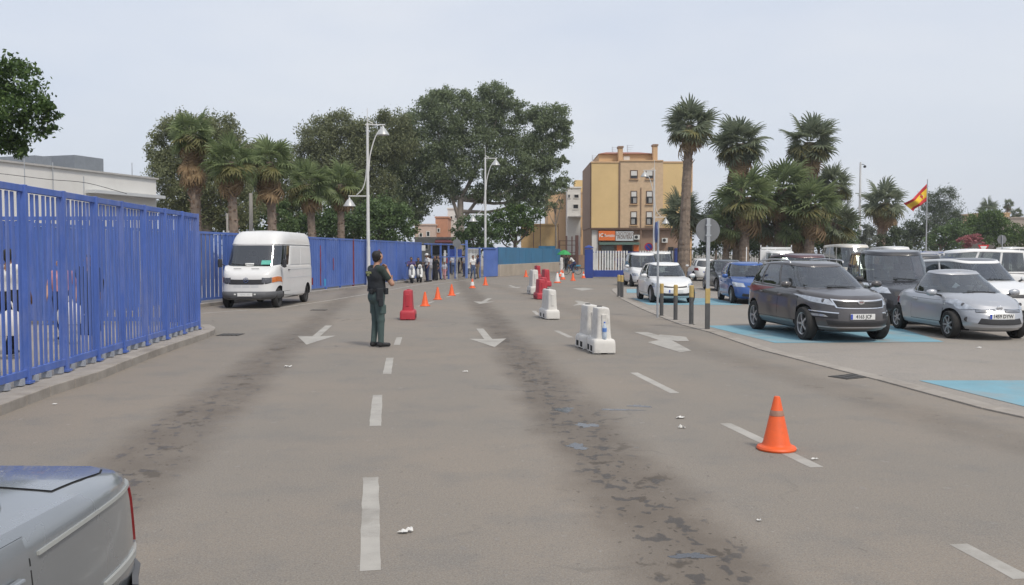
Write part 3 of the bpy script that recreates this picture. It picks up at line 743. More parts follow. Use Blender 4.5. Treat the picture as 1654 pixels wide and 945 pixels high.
# low house at the far right
rb, xa = block('flat_roofed_house', 'low brownish house at the far right behind trees', mat('dun_render', (.34, .29, .25), .9, var=.1, obj=False), 1622, 1700, 353, 0, 118, 8, ((1640, 372, 8, 8),))
block('far_peach_house', 'pale house peeping over the far right trees', M_peach, 1596, 1640, 345, 0, 170, 8)
block('red_roofed_stall', 'small stall with red roof behind the parked vans', mat('red_brick_roof', (.38, .11, .07), .8, var=.15, obj=False), 1408, 1452, 403, 0, 88, 4)
tag(MB().box((D(1600, 0, 90)[0], 90, 1.0), (12, .25, 2.0)).box((D(1600, 0, 90)[0], 90, 2.05), (12.1, .35, .1)).build('boundary_wall', M_bwhite), 'white boundary wall at the back of the car park', 'wall')
bs = tag(empty('blue_banner_fence', (D(1490, 0, 78)[0], 78, 0)), 'low blue mesh fence at the back of the car park', 'fence')
for i in range(9): MB().box((i * .45 - .1, 0, 1.0), (.06, .06, 2.0)).build('post', M_blue2, bs)
for z in (.4, 1.0, 1.45, 1.9): MB().box((1.8, .0, z), (3.7, .04, .22)).build('slat', M_blue2, bs)
# ================================================================== TREES
def unit(n):
    v = rng.normal(size=(n, 3)); return v / np.linalg.norm(v, axis=1, keepdims=True)
def leaf_quads(C, l, wd, droop):
    n = len(C); d = unit(n); d[:, 2] -= droop; d /= np.linalg.norm(d, axis=1, keepdims=True)
    s = np.cross(d, unit(n)); s /= np.linalg.norm(s, axis=1, keepdims=True)
    sc = rng.uniform(.65, 1.3, (n, 1)); d = d * l * sc / 2; s = s * wd * sc / 2
    V = np.stack([C - d, C + s, C + d, C - s], 1).reshape(-1, 3)
    return V, np.arange(4 * n).reshape(-1, 4)
def crown_points(blobs, per, spread=.20, inner=.35, flat=.8, clump=70):
    out = []
    for (c, r) in blobs:
        n = max(40, int(per * .62 * (r[0] * r[2]) ** .93)); k = max(6, n // clump)
        u = unit(k); rad = rng.uniform(inner ** 3, 1, (k, 1)) ** (1 / 3)
        cc = np.array(c) + u * rad * np.array(r)
        m = rng.integers(0, k, n)
        sg = spread * float(np.mean(r))
        out.append(cc[m] + rng.normal(size=(n, 3)) * np.array([sg, sg, sg * flat]))
    return np.concatenate(out)
M_bark = mat('bark', (.16, .125, .095), .95, var=.25, scale=3, bump=.6, bscale=12)
M_gumbark = mat('gum_bark', (.24, .205, .17), .95, var=.25, scale=2, bump=.5, bscale=10)
L_gum = leafmat('gum_leaf', (.098, .132, .066), (.235, .285, .150), .34)
L_gum2 = leafmat('gum_leaf_brown', (.108, .128, .062), (.255, .272, .138), .34)
L_fic = leafmat('ficus_leaf', (.040, .078, .028), (.140, .205, .075), .28)
L_ficl = leafmat('ficus_leaf_bright', (.028, .062, .015), (.13, .20, .05), .28)
L_pine = leafmat('pine_leaf', (.035, .055, .025), (.115, .145, .075), .2)
L_grey = leafmat('oleander_leaf', (.075, .09, .07), (.24, .26, .21), .2)
L_pink = leafmat('bougainvillea_flower', (.30, .10, .11), (.52, .22, .22), .3)
def tree(name, label, Y, blobs, base, per, leaf, lw, lm, bark=M_bark, r0=.35, droop=.4, group=None, cat='tree', limbs=True, spread=.20, inner=.35, zbase=0.0, deep=1.0, trunk_top=None):
    """blobs: photograph px, py, radius px (and optional depth offset) at distance Y"""
    B = []; k = Y / FPX
    for b in blobs:
        dy = b[3] if len(b) > 3 else rng.uniform(-.35, .35) * b[2] * k
        x, z = D(b[0], b[1], Y); ry = b[2] * k * deep
        B.append(((x, Y + dy, z), (b[2] * k, ry, b[2] * k * (b[4] if len(b) > 4 else .85))))
    bx_, by_ = D(base[0], 0, Y)[0], Y
    root = empty(name, (bx_, by_, zbase)); tag(root, label, cat, group)
    O_ = np.array([bx_, by_, zbase])
    P = crown_points(B, per, spread, inner); P = P[P[:, 2] > zbase + .25]
    V, F = leaf_quads(P - O_, leaf, lw, droop)
    link('crown', raw_mesh('crown', V, F, lm), root)
    zt = D(0, base[1], Y)[1] if trunk_top is None else trunk_top
    t = MB(); lean = rng.uniform(-.3, .3)
    path = spline([(0, 0, -.1), (lean * .3, .05, (zt - zbase) * .5), (lean, 0, zt - zbase)], 6)
    t.tube(path, [r0 * (1.25 - .55 * i / 6) for i in range(7)], 10)
    t.build('trunk', bark, root, smooth=50)
    if limbs:
        lb = MB(); top = Vector(path[-1])
        for (c, r) in (B if len(B) < 12 else B[::4]):
            e = Vector(c) - Vector(O_); 
            if (e - top).length < .5: continue
            st = Vector(path[-1 - random.randint(0, 2)])
            mid = st.lerp(e, .5) + Vector((random.uniform(-.3, .3), random.uniform(-.3, .3), -.12 * (e - st).length))
            pts = spline([tuple(st), tuple(mid), tuple(e + Vector((0, 0, r[2] * .35)))], 6)
            lb.tube(pts, [r0 * (.55 - .47 * i / 6) for i in range(7)], 6)
        if lb.v: lb.build('limbs', bark, root, smooth=50)
    return root
TG = 'trees behind the fences'
tree('hedge_bush', 'dark shrubs behind the van between the palm trunks', 62, [(395, 358, 22), (425, 362, 24), (455, 360, 24), (370, 362, 20), (340, 362, 18), (410, 335, 18), (445, 335, 18)], (410, 380), 2200, .19, .11, L_fic, M_bark, .1, .2, TG, cat='bush', limbs=False, inner=.4)
tree('hedge_bush', 'dark shrubs behind the fence left of the ficus', 64, [(485, 362, 22), (515, 360, 24), (545, 362, 24), (475, 378, 18), (530, 340, 18), (570, 350, 20)], (515, 380), 2200, .19, .11, L_fic, M_bark, .1, .2, TG, cat='bush', limbs=False, inner=.4)
tree('gum_tree', 'largest dark gum tree, tallest crown in the middle behind the gate', 88,
     [(698, 172, 26), (725, 158, 20), (752, 165, 20), (795, 148, 23), (818, 158, 20), (680, 200, 30), (725, 195, 32), (775, 185, 28), (812, 192, 26), (848, 182, 20), (868, 195, 24), (896, 188, 24), (914, 206, 14), (905, 226, 18), (690, 240, 34), (735, 238, 32), (785, 232, 34), (838, 232, 30), (878, 232, 28),
      (660, 268, 32), (705, 278, 30), (750, 272, 26), (800, 275, 28), (845, 270, 28), (880, 268, 22), (905, 262, 12), (645, 305, 30), (688, 312, 26), (728, 306, 22), (775, 312, 20), (812, 310, 24), (850, 305, 26), (885, 300, 18), (640, 340, 24), (672, 340, 20), (835, 332, 20), (908, 292, 12), (868, 322, 16), (628, 262, 26), (655, 228, 24)],
     (742, 322), 3000, .24, .105, L_gum, M_gumbark, .42, .7, TG, spread=.18, inner=.3)
tree('gum_tree', 'dark gum tree left of the largest one, behind the tall lamp', 82,
     [(515, 222, 32), (552, 208, 32), (590, 220, 30), (635, 200, 26), (500, 250, 26), (540, 255, 36), (585, 262, 36), (612, 240, 32), (560, 300, 32), (605, 300, 34), (520, 290, 30), (640, 235, 32), (490, 275, 22), (575, 330, 28), (615, 335, 26)],
     (570, 335), 3000, .24, .105, L_gum2, M_gumbark, .36, .7, TG, spread=.18, inner=.3)
tree('gum_tree', 'bushy olive gum tree beside the white building, left behind palms', 60,
     [(352, 203, 26), (330, 215, 30), (370, 222, 24), (262, 215, 20), (290, 205, 28), (258, 245, 20), (285, 250, 34), (330, 260, 36), (378, 255, 28), (270, 290, 30), (310, 300, 34), (350, 300, 34), (275, 325, 28), (320, 340, 30), (380, 300, 28), (400, 340, 30), (358, 345, 28), (262, 268, 22)],
     (330, 330), 3800, .18, .08, L_gum2, M_gumbark, .36, .5, TG, spread=.2, inner=.25)
tree('gum_tree', 'lower brownish gum tree in the gap between left palms', 66,
     [(408, 250, 26), (435, 245, 22), (455, 262, 24), (420, 280, 30), (460, 295, 28), (480, 320, 26), (440, 325, 28), (470, 350, 26), (410, 310, 26), (510, 345, 24)],
     (440, 330), 3000, .2, .09, L_gum2, M_gumbark, .3, .6, TG, spread=.2, inner=.25)
tree('ficus_tree', 'round dark ficus tree beside the tall left lamp', 66,
     [(590, 350, 28), (620, 338, 28), (650, 350, 24), (570, 370, 24), (605, 372, 30), (640, 375, 28), (662, 368, 16), (545, 362, 22), (520, 375, 20)], (615, 380), 2200, .19, .12, L_fic, M_bark, .25, .2, TG, spread=.2, inner=.45)
tree('ficus_tree', 'round ficus tree left of the second lamp', 80,
     [(757, 365, 20), (775, 358, 18), (795, 372, 16), (745, 378, 16), (765, 385, 22), (790, 390, 18)], (770, 395), 1900, .21, .13, L_fic, M_bark, .22, .2, TG, spread=.2, inner=.45)
tree('ficus_tree', 'brighter ficus tree right of the second lamp', 84,
     [(810, 352, 20), (835, 345, 20), (855, 352, 16), (820, 372, 22), (845, 368, 18), (800, 375, 16), (870, 345, 12)], (830, 385), 1900, .21, .13, L_ficl, M_bark, .22, .2, TG, spread=.2, inner=.45)
tree('eucalyptus_sapling', 'slim young gum tree in front of the peach house', 104,
     [(917, 295, 10), (905, 305, 12), (912, 285, 8), (888, 312, 14), (880, 330, 14), (900, 330, 10)], (900, 330), 560, .3, .12, L_gum, M_gumbark, .12, .7, TG, spread=.25, inner=.2)
tree('ficus_tree', 'near leafy ficus crown in the top left corner', 25,
     [(-20, 130, 55), (25, 115, 30), (40, 165, 40), (-30, 190, 60), (20, 200, 45), (75, 180, 24), (55, 205, 26), (0, 235, 30), (-70, 150, 60), (20, 235, 22), (88, 185, 10)], (-60, 250), 4200, .13, .065, L_ficl, M_bark, .22, .3, TG, spread=.19, inner=.2, limbs=False)
# right background
RG_ = 'trees at the back of the car park'
for nm, lb, Y, bl, base, per, lf, lw, lm, ct in (
    ('pine_tree', 'feathery pale pine tree right of the flag', 125, [(1508, 325, 20), (1525, 318, 18), (1535, 340, 20), (1512, 350, 26), (1545, 362, 18), (1495, 345, 14)], (1520, 370), 420, .36, .07, L_pine, 'tree'),
    ('broadleaf_tree', 'bright round tree behind the white boundary wall', 105, [(1580, 362, 20), (1600, 356, 20), (1618, 365, 16), (1565, 375, 18), (1595, 380, 20), (1625, 385, 20), (1640, 378, 18), (1655, 388, 16)], (1600, 390), 560, .24, .13, L_ficl, 'tree'),
    ('broadleaf_tree', 'dark round tree between the flagpole and the pink bougainvillea', 100, [(1525, 380, 18), (1545, 372, 18), (1510, 392, 16), (1540, 392, 18), (1555, 385, 14)], (1530, 395), 560, .24, .13, L_fic, 'tree'),
    ('bougainvillea_bush', 'pink flowering bougainvillea by the white boundary wall', 92, [(1562, 386, 8), (1574, 383, 8), (1582, 388, 7), (1568, 392, 10), (1553, 388, 6)], (1570, 400), 900, .17, .13, L_pink, 'bush'),
    ('oleander_bush', 'silvery shrub below the camera pole', 84, [(1392, 372, 13), (1402, 384, 14), (1382, 388, 13), (1410, 368, 10), (1395, 396, 12)], (1395, 402), 560, .26, .09, L_grey, 'bush'),
    ('broadleaf_tree', 'bushy green tree behind the flagpole foot', 112, [(1468, 372, 16), (1485, 366, 14), (1455, 385, 14), (1480, 388, 18), (1500, 375, 14)], (1475, 392), 520, .26, .12, L_pine, 'tree'),
    ('hedge_bush', 'dark green undergrowth behind the iron railing', 80, [(1150, 375, 20), (1170, 390, 22), (1195, 385, 22), (1140, 400, 16), (1215, 395, 20), (1160, 352, 16)], (1175, 400), 620, .22, .12, L_fic, 'bush'),
    ('hedge_bush', 'dark green undergrowth between the two thick palm trunks', 82, [(1300, 380, 18), (1325, 388, 20), (1350, 375, 22), (1370, 390, 20), (1340, 398, 18), (1285, 395, 16), (1365, 362, 16)], (1330, 400), 620, .22, .12, L_fic, 'bush'),
    ('hedge_bush', 'greyish undergrowth at the foot of the right palms', 86, [(1235, 385, 18), (1255, 395, 16), (1275, 372, 18), (1230, 365, 16), (1275, 395, 14)], (1255, 402), 560, .22, .10, L_grey, 'bush'),
    ('broadleaf_tree', 'far green tree behind the lowest right palms', 130, [(1160, 340, 18), (1180, 350, 18), (1145, 352, 14), (1135, 365, 16)], (1160, 380), 420, .3, .14, L_pine, 'tree'),
    ('hedge_bush', 'green shrubs under the lone short palm', 88, [(1425, 388, 14), (1445, 378, 14), (1440, 394, 14), (1460, 395, 12), (1412, 395, 10)], (1435, 402), 560, .22, .11, L_pine, 'bush')):
    tree(nm, lb, Y, bl, base, per * 3.2, lf, lw, lm, M_bark, .16, .3, RG_, cat=ct, spread=.22, inner=.35, limbs=(ct == 'tree'))
# a far belt of trees that closes the horizon
P = []
for k in range(150):
    x = rng.uniform(-160, 330); y = 205 + rng.uniform(-15, 25); r = rng.uniform(3, 6); h = rng.uniform(1.5, 5.0)
    P.append(crown_points([((x, y, h), (r, r, h * .9))], 9, .25, .3))
P = np.concatenate(P); P = P[P[:, 2] > 0]; V, F = leaf_quads(P, .95, .5, .2)
tag(link('far_trees', raw_mesh('far_trees', V, F, leafmat('far_leaf', (.055, .075, .05), (.13, .155, .10), .2))), 'far belt of trees closing the horizon', 'trees', kind='stuff')

# ------------------------------------------------------------------ fan palms
L_palm = leafmat('palm_leaf', (.105, .150, .058), (.290, .345, .160), .4, .5)
L_palmd = leafmat('palm_leaf_dark', (.105, .135, .080), (.280, .310, .205), .4, .5)
L_dead = leafmat('palm_leaf_dead', (.16, .10, .05), (.34, .25, .14), .15, .8)
L_olive = leafmat('palm_leaf_old', (.10, .105, .035), (.22, .20, .08), .2, .6)
M_palmbark = mat('palm_bark', (.20, .155, .12), .95, var=.35, scale=5, bump=.8, bscale=14)
def frond_mesh(name, m, pet, rad, nb, droop, fold, seed):
    r = random.Random(seed); b = MB()
    b.tube(spline([(0, 0, 0), (pet * .5, 0, pet * .05), (pet, 0, 0)], 4), [.028, .024, .02, .018, .014], 5, caps=False)
    for i in range(nb):
        a = R(-125 + 250 * (i + .5) / nb + r.uniform(-3, 3)); L = rad * (1 - .22 * abs(a) / R(125)) * r.uniform(.88, 1.08)
        dx, dy = math.cos(a), math.sin(a); wv = L * .060
        nx, ny = -dy, dx; V = []
        for s, wk, zz in ((.04, .5, 0), (.5, 1.0, -.04), (.8, .6, -.16 * droop - fold * .04), (1.0, .06, -.45 * droop)):
            x, y, z = pet + dx * L * s, dy * L * s, zz * L + fold * abs(dy) * L * s * -.25 
            if s == 1.0: x, y = pet + dx * L * (1 - .12 * droop), dy * L * (1 - .12 * droop)
            V.append([(x - nx * wv * wk, y - ny * wv * wk, z + .012), (x, y, z - .012), (x + nx * wv * wk, y + ny * wv * wk, z + .012)])
        b.grid(V)
    return b.mesh(name, m, recalc=False)
FR = {}
for nm, m, dr, fo in (('green', L_palm, .55, .35), ('dark', L_palmd, .45, .3), ('dead', L_dead, 1.2, 1.4), ('old', L_olive, 1.0, 1.0)):
    FR[nm] = [frond_mesh('frond', m, .80, 1.02, 18, dr * k, fo, 7 * i + len(nm)) for i, k in enumerate((.5, .9, 1.4))]
def palm(label, px, Y, py_top, r_px, base_py, trunk_px, green='green', n=44, dead=14, skirt=0.0, lean_px=0, group='fan palms', old=8, upright=0.0, zbase=0.0):
    """crown centred at py_top with radius r_px; trunk width trunk_px at the foot"""
    x0 = D(px + lean_px, 0, Y)[0]; xt, zt = D(px, py_top, Y); k = Y / FPX; cr = r_px * k
    root = tag(empty('fan_palm', (x0, Y, zbase)), label, 'palm tree', group)
    H = zt - zbase; r0 = trunk_px * k / 2 * .78; b = MB()
    path = spline([(0, 0, -.1), ((xt - x0) * .3, 0, H * .5), (xt - x0, 0, H)], 10)
    NP = 54; vs = []; 
    pts = [path[int(round(i / NP * 10))] if False else tuple(np.array(path[min(int(i / NP * 10), 9)]) * (1 - (i / NP * 10 - min(int(i / NP * 10), 9))) + np.array(path[min(int(i / NP * 10), 9) + 1]) * (i / NP * 10 - min(int(i / NP * 10), 9))) for i in range(NP + 1)]
    rad = [r0 * (1.12 - .35 * i / NP) * (1 + .035 * (i % 2) + random.uniform(-.05, .05)) * (1.25 if i == 0 else 1) for i in range(NP + 1)]
    b.tube(pts, rad, 10); b.build('trunk', M_palmbark, root)
    # old leaf bases below the crown
    lb = MB()
    for i in range(int(150 + 60 * skirt)):
        t = 1 - (random.uniform(.02, .20 + .25 * skirt) if i % 3 == 0 else random.uniform(.1, .95)); a = random.uniform(0, 6.28); q = np.array(pts[int(t * NP)]); rr = rad[int(t * NP)]
        d = Vector((math.cos(a), math.sin(a), 0)); p = Vector(q) + d * rr * .8
        q_ = 1.0 if i % 3 == 0 else .38
        lb.bar(p, p + d * random.uniform(.12, .3) * q_ + Vector((0, 0, random.uniform(.12, .4) * q_)), .10, .03)
    tag(lb.build('leaf_bases', mat('leaf_base', (.19, .13, .09), .95, var=.3), root), kind='stuff')
    top = Vector((xt - x0, 0, H)); sc = cr / 1.58
    def put(kind, el, az, s, off):
        me = random.choice(FR[kind]); o = link('frond', me, root)
        o.rotation_euler = Euler((random.uniform(-.8, .8), -el, az), 'XYZ'); o.scale = (s,) * 3
        o.location = top + Vector((math.cos(az) * off, math.sin(az) * off, -abs(off) * .3 if el < 0 else off))
    n = int(n * .74 * random.uniform(.85, 1.12))
    for i in range(n):
        f = (i + .5) / n; el = R(86 - 146 * f ** (.9 - upright * .2)) + random.uniform(-.28, .28); az = i * 2.39996 + random.uniform(-.3, .3)
        put(green, el, az, sc * random.uniform(.78, 1.16), .10 * sc)
    for i in range(6):
        me = random.choice(FR[green]); o = link('frond', me, root); s_ = sc * random.uniform(.75, 1.0); o.scale = (s_,) * 3; az = i * 2.39996 + 1
        o.rotation_euler = Euler((random.choice((-1, 1)) * random.uniform(.9, 1.5), -R(random.uniform(-28, 28)), az), 'XYZ'); o.location = top + Vector((0, 0, random.uniform(-.25, .15) * sc))
    for i in range(old): put('old', R(random.uniform(-45, -15)), random.uniform(0, 6.28), sc * random.uniform(.85, 1.05), .12)
    for i in range(dead):
        az = i * 2.39996; el = R(random.uniform(-85, -55)); o = None
        me = random.choice(FR['dead']); o = link('frond', me, root); o.rotation_euler = Euler((random.uniform(-.3, .3), -el, az), 'XYZ'); s = sc * random.uniform(.75, 1.0); o.scale = (s,) * 3
        o.location = top + Vector((math.cos(az) * r0 * .8, math.sin(az) * r0 * .8, -random.uniform(.1, .3 + skirt * 1.4)))
    return root
LP, RP = 'fan palms behind the left fences', 'fan palms on the right'
palm('tallest left fan palm with brown dead skirt, beside the white building', 310, 47, 218, 40, 345, 21, 'green', 30, 26, 1.0, 3, LP, 12)
palm('fan palm second from the white building, behind the van', 372, 46, 262, 42, 372, 19, 'green', 36, 12, .3, 2, LP, 12)
palm('fan palm with orange dead fronds right above the van roof', 436, 50, 262, 40, 372, 19, 'green', 32, 22, .6, 0, LP, 12)
palm('fan palm fourth from the white building, right of the van', 500, 54, 298, 38, 385, 17, 'green', 36, 8, .2, 1, LP, 8)
palm('fan palm nearest the tall left lamp', 550, 56, 298, 38, 385, 15, 'green', 34, 8, .2, -2, LP, 8)
palm('tallest right fan palm in front of the apartment block', 1114, 66, 203, 39, 440, 21, 'dark', 56, 6, .2, -6, RP, 8)
palm('tall fan palm with brown skirt, middle of the three tall right palms', 1194, 74, 232, 40, 430, 24, 'dark', 52, 26, 1.0, 4, RP, 12)
palm('tall fan palm farthest right of the three tall ones', 1308, 74, 230, 40, 430, 24, 'dark', 54, 20, .8, -4, RP, 14)
palm('low dark fan palm beside the apartment block shops', 1102, 78, 345, 38, 430, 12, 'dark', 40, 8, .3, 0, RP, 6, .3)
palm('low fan palm under the middle tall palm', 1206, 70, 318, 46, 430, 20, 'green', 50, 14, .5, 0, RP, 14)
palm('broad low fan palm between the two tall skirted palms', 1264, 72, 305, 46, 430, 26, 'green', 52, 14, .6, 0, RP, 14)
palm('low fan palm under the farthest tall palm', 1312, 70, 330, 44, 430, 20, 'green', 46, 18, .5, 0, RP, 14)
palm('smaller fan palm leaning out right of the palm group', 1347, 76, 300, 32, 430, 14, 'dark', 40, 10, .5, -6, RP, 8)
palm('squat fan palm bush at the foot of the middle tall palm', 1176, 71, 366, 34, 430, 14, 'green', 40, 4, .2, 0, RP, 6, .4)
palm('squat fan palm bush between the thick right trunks', 1236, 73, 358, 34, 430, 14, 'dark', 40, 6, .2, 0, RP, 8, .4)
palm('squat fan palm bush right of the thick trunks', 1288, 71, 368, 34, 430, 14, 'green', 40, 4, .2, 0, RP, 6, .4)
palm('squat fan palm bush under the leaning right palm', 1350, 73, 362, 36, 430, 14, 'dark', 40, 4, .2, 0, RP, 6, .4)
palm('short lone fan palm left of the flag', 1428, 92, 328, 34, 420, 20, 'dark', 46, 16, .5, 2, RP, 10)
palm('distant palm tuft above the far right trees', 1597, 160, 340, 18, 400, 8, 'dark', 30, 4, .2, 0, RP, 4)
palm('distant slender palm at the far right skyline', 1629, 180, 330, 9, 400, 4, 'dark', 24, 6, .3, 0, RP, 4)
palm('distant low palm right of the slender skyline palm', 1642, 170, 345, 10, 400, 4, 'dark', 24, 4, .2, 0, RP, 4)

# ================================================================== LAMPS, FLAG, POLES
M_lamp = mat('lamp_white', (.62, .62, .61), .45, .1, var=.06)
M_lampg = mat('lamp_shade_grey', (.42, .43, .43), .4, .2, var=.08)
def bell(parent, c, s=1.0):
    prof = [(.05, .62), (.07, .50), (.16, .42), (.28, .24), (.40, .06), (.42, 0), (.36, .02), (.10, .10)]
    MB().lathe([(r * s, h * s) for r, h in reversed(prof)], 18, c, cap=False).build('lamp_shade', M_lampg, parent, smooth=40)
    MB().lathe([(.0, .0), (.14 * s, .04 * s), (.12 * s, .14 * s), (0, .16 * s)], 12, c).build('bulb', M_shut, parent, smooth=60)
def lamp(label, px, Y, rot=0.0, top=9.4):
    x = D(px, 0, Y)[0]; e = tag(empty('street_lamp', (x, Y, 0), rot), label, 'street lamp', 'white street lamps with two bell shades')
    MB().cyl((0, 0, .02), (0, 0, 2.2), .12, .11, 12).cyl((0, 0, 2.2), (0, 0, top - .3), .095, .065, 12).cyl((0, 0, top - .3), (0, 0, top + .5), .02, n=6).lathe([(.2, 0), (.2, .04), (.13, .1)], 12).build('pole', M_lamp, e, smooth=40)
    MB().cyl((-.12, 0, top - .38), (.95, 0, top - .38), .03, n=8).cyl((0, 0, top - .15), (.3, 0, top - .32), .02, n=6).build('arm', M_lamp, e, smooth=40)
    MB().tube(spline([(.06, 0, top - 2.9), (.14, .0, top - 2.0), (.42, 0, top - 1.05), (.72, 0, top - .6), (.85, 0, top - .42)], 14), .032, 8).build('curved_arm', M_lamp, e, smooth=40)
    bell(e, (.85, 0, top - .93), .8)
    MB().cyl((.1, 0, 4.95), (-1.05, 0, 4.95), .03, n=8).tube(spline([(-.06, 0, 6.6), (-.12, 0, 5.9), (-.28, 0, 5.35), (-.6, 0, 5.02)], 10), .026, 7).build('lower_arm', M_lamp, e, smooth=40)
    bell(e, (-1.0, 0, 4.40), .8)
    return e
pl = on_line(592, tuple(FA + fn * .2), tuple(FD + fn * .2))
lamp('white street lamp in front of the long far blue fence', 592, pl.y, .05, D(0, 190, pl.y)[1])
lamp('white street lamp behind the gate, between the two round ficus trees', 783.5, 71, 0, D(0, 248, 71)[1])
lamp('white street lamp standing before the apartment block', 1059, 76, math.pi, D(0, 268, 76)[1])
x, z = D(1390, 262, 92); cp = tag(empty('camera_pole', (x, 92, 0)), 'tall white pole with a small camera, left of the flag', 'pole')
MB().cyl((0, 0, 0), (0, 0, z), .16, .09, 10).build('pole', M_lamp, cp, smooth=40)
MB().bar((0, 0, z - .2), (.4, 0, z - .25), .05, .05).lathe([(0, -.14), (.13, -.10), (.16, .02), (.1, .12), (0, .14)], 12, (.45, 0, z - .45)).build('camera_dome', M_iron, cp, smooth=50)
x, z = D(1498, 291, 96); fp = tag(empty('flagpole', (x, 96, 0)), 'grey flagpole carrying the Spanish flag', 'flagpole')
MB().cyl((0, 0, 0), (0, 0, z), .09, .045, 10).lathe([(0, z), (.08, z + .06), (0, z + .14)], 8).build('pole', M_gal, fp, smooth=40)
# flag, hanging half furled
kk = 96 / FPX; fl = tag(empty('flag', (x - .06, 96, D(0, 297, 96)[1])), 'red and yellow Spanish flag drooping from its pole', 'flag')
NU, NV = 22, 13; hoist = Vector((0, 0, -28 * kk)); grid = []
for i in range(NU + 1):
    u = i / NU; row = []
    topx, topz = -35 * kk * u, -(31 * kk * u + 3 * kk * math.sin(u * 3.1)); botx, botz = -(20 * kk) * u - 2 * kk * math.sin(u * 3), -28 * kk - 16 * kk * u
    for j in range(NV):
        v = j / (NV - 1); yy = .32 * math.sin(u * 7 + v * 2.2) * u ** .6 + .1 * math.sin(u * 15 + v * 4) * u
        row.append((topx + (botx - topx) * v, yy, topz + (botz - topz) * v))
    grid.append(row)
M_fr = mat('flag_red', (.52, .03, .035), .8, var=.08); M_fy = mat('flag_yellow', (.80, .52, .03), .8, var=.06)
for nm, j0, j1, m in (('red_stripe', 0, 3, M_fr), ('yellow_stripe', 3, 9, M_fy), ('red_stripe', 9, 12, M_fr)):
    o = MB().grid([r[j0:j1 + 1] for r in grid]).build(nm, m, fl, smooth=80, recalc=False); s_ = o.modifiers.new('thickness', 'SOLIDIFY'); s_.thickness = .012
# coat of arms on the hoist side
ca = MB()
for (i, j, sz, mi) in ((6, 6, .30, 0), (6, 4, .18, 1), (4, 6, .10, 2), (8, 6, .10, 2)):
    p = Vector(grid[i][j]); ca.box((p.x, p.y, p.z), (sz, .06, sz * 1.25), m=mi)
ca.build('coat_of_arms', [M_fr, mat('flag_gold', (.45, .20, .04), .8, var=.1), M_shut], fl)
up = tag(MB().cyl((D(401, 0, 53)[0], 53, 0), (D(401, 0, 53)[0], 53, D(0, 312, 53)[1]), .15, .10, 10).build('utility_pole', mat('pole_concrete', (.38, .36, .33), .9, var=.1)), 'bare concrete utility pole between the left palms', 'pole')
up2 = tag(MB().cyl((D(362, 0, 56)[0], 56, 0), (D(362, 0, 56)[0], 56, D(0, 345, 56)[1]), .08, .07, 8).build('utility_pole', MATS['pole_concrete']), 'thin pole behind the second left palm trunk', 'pole')
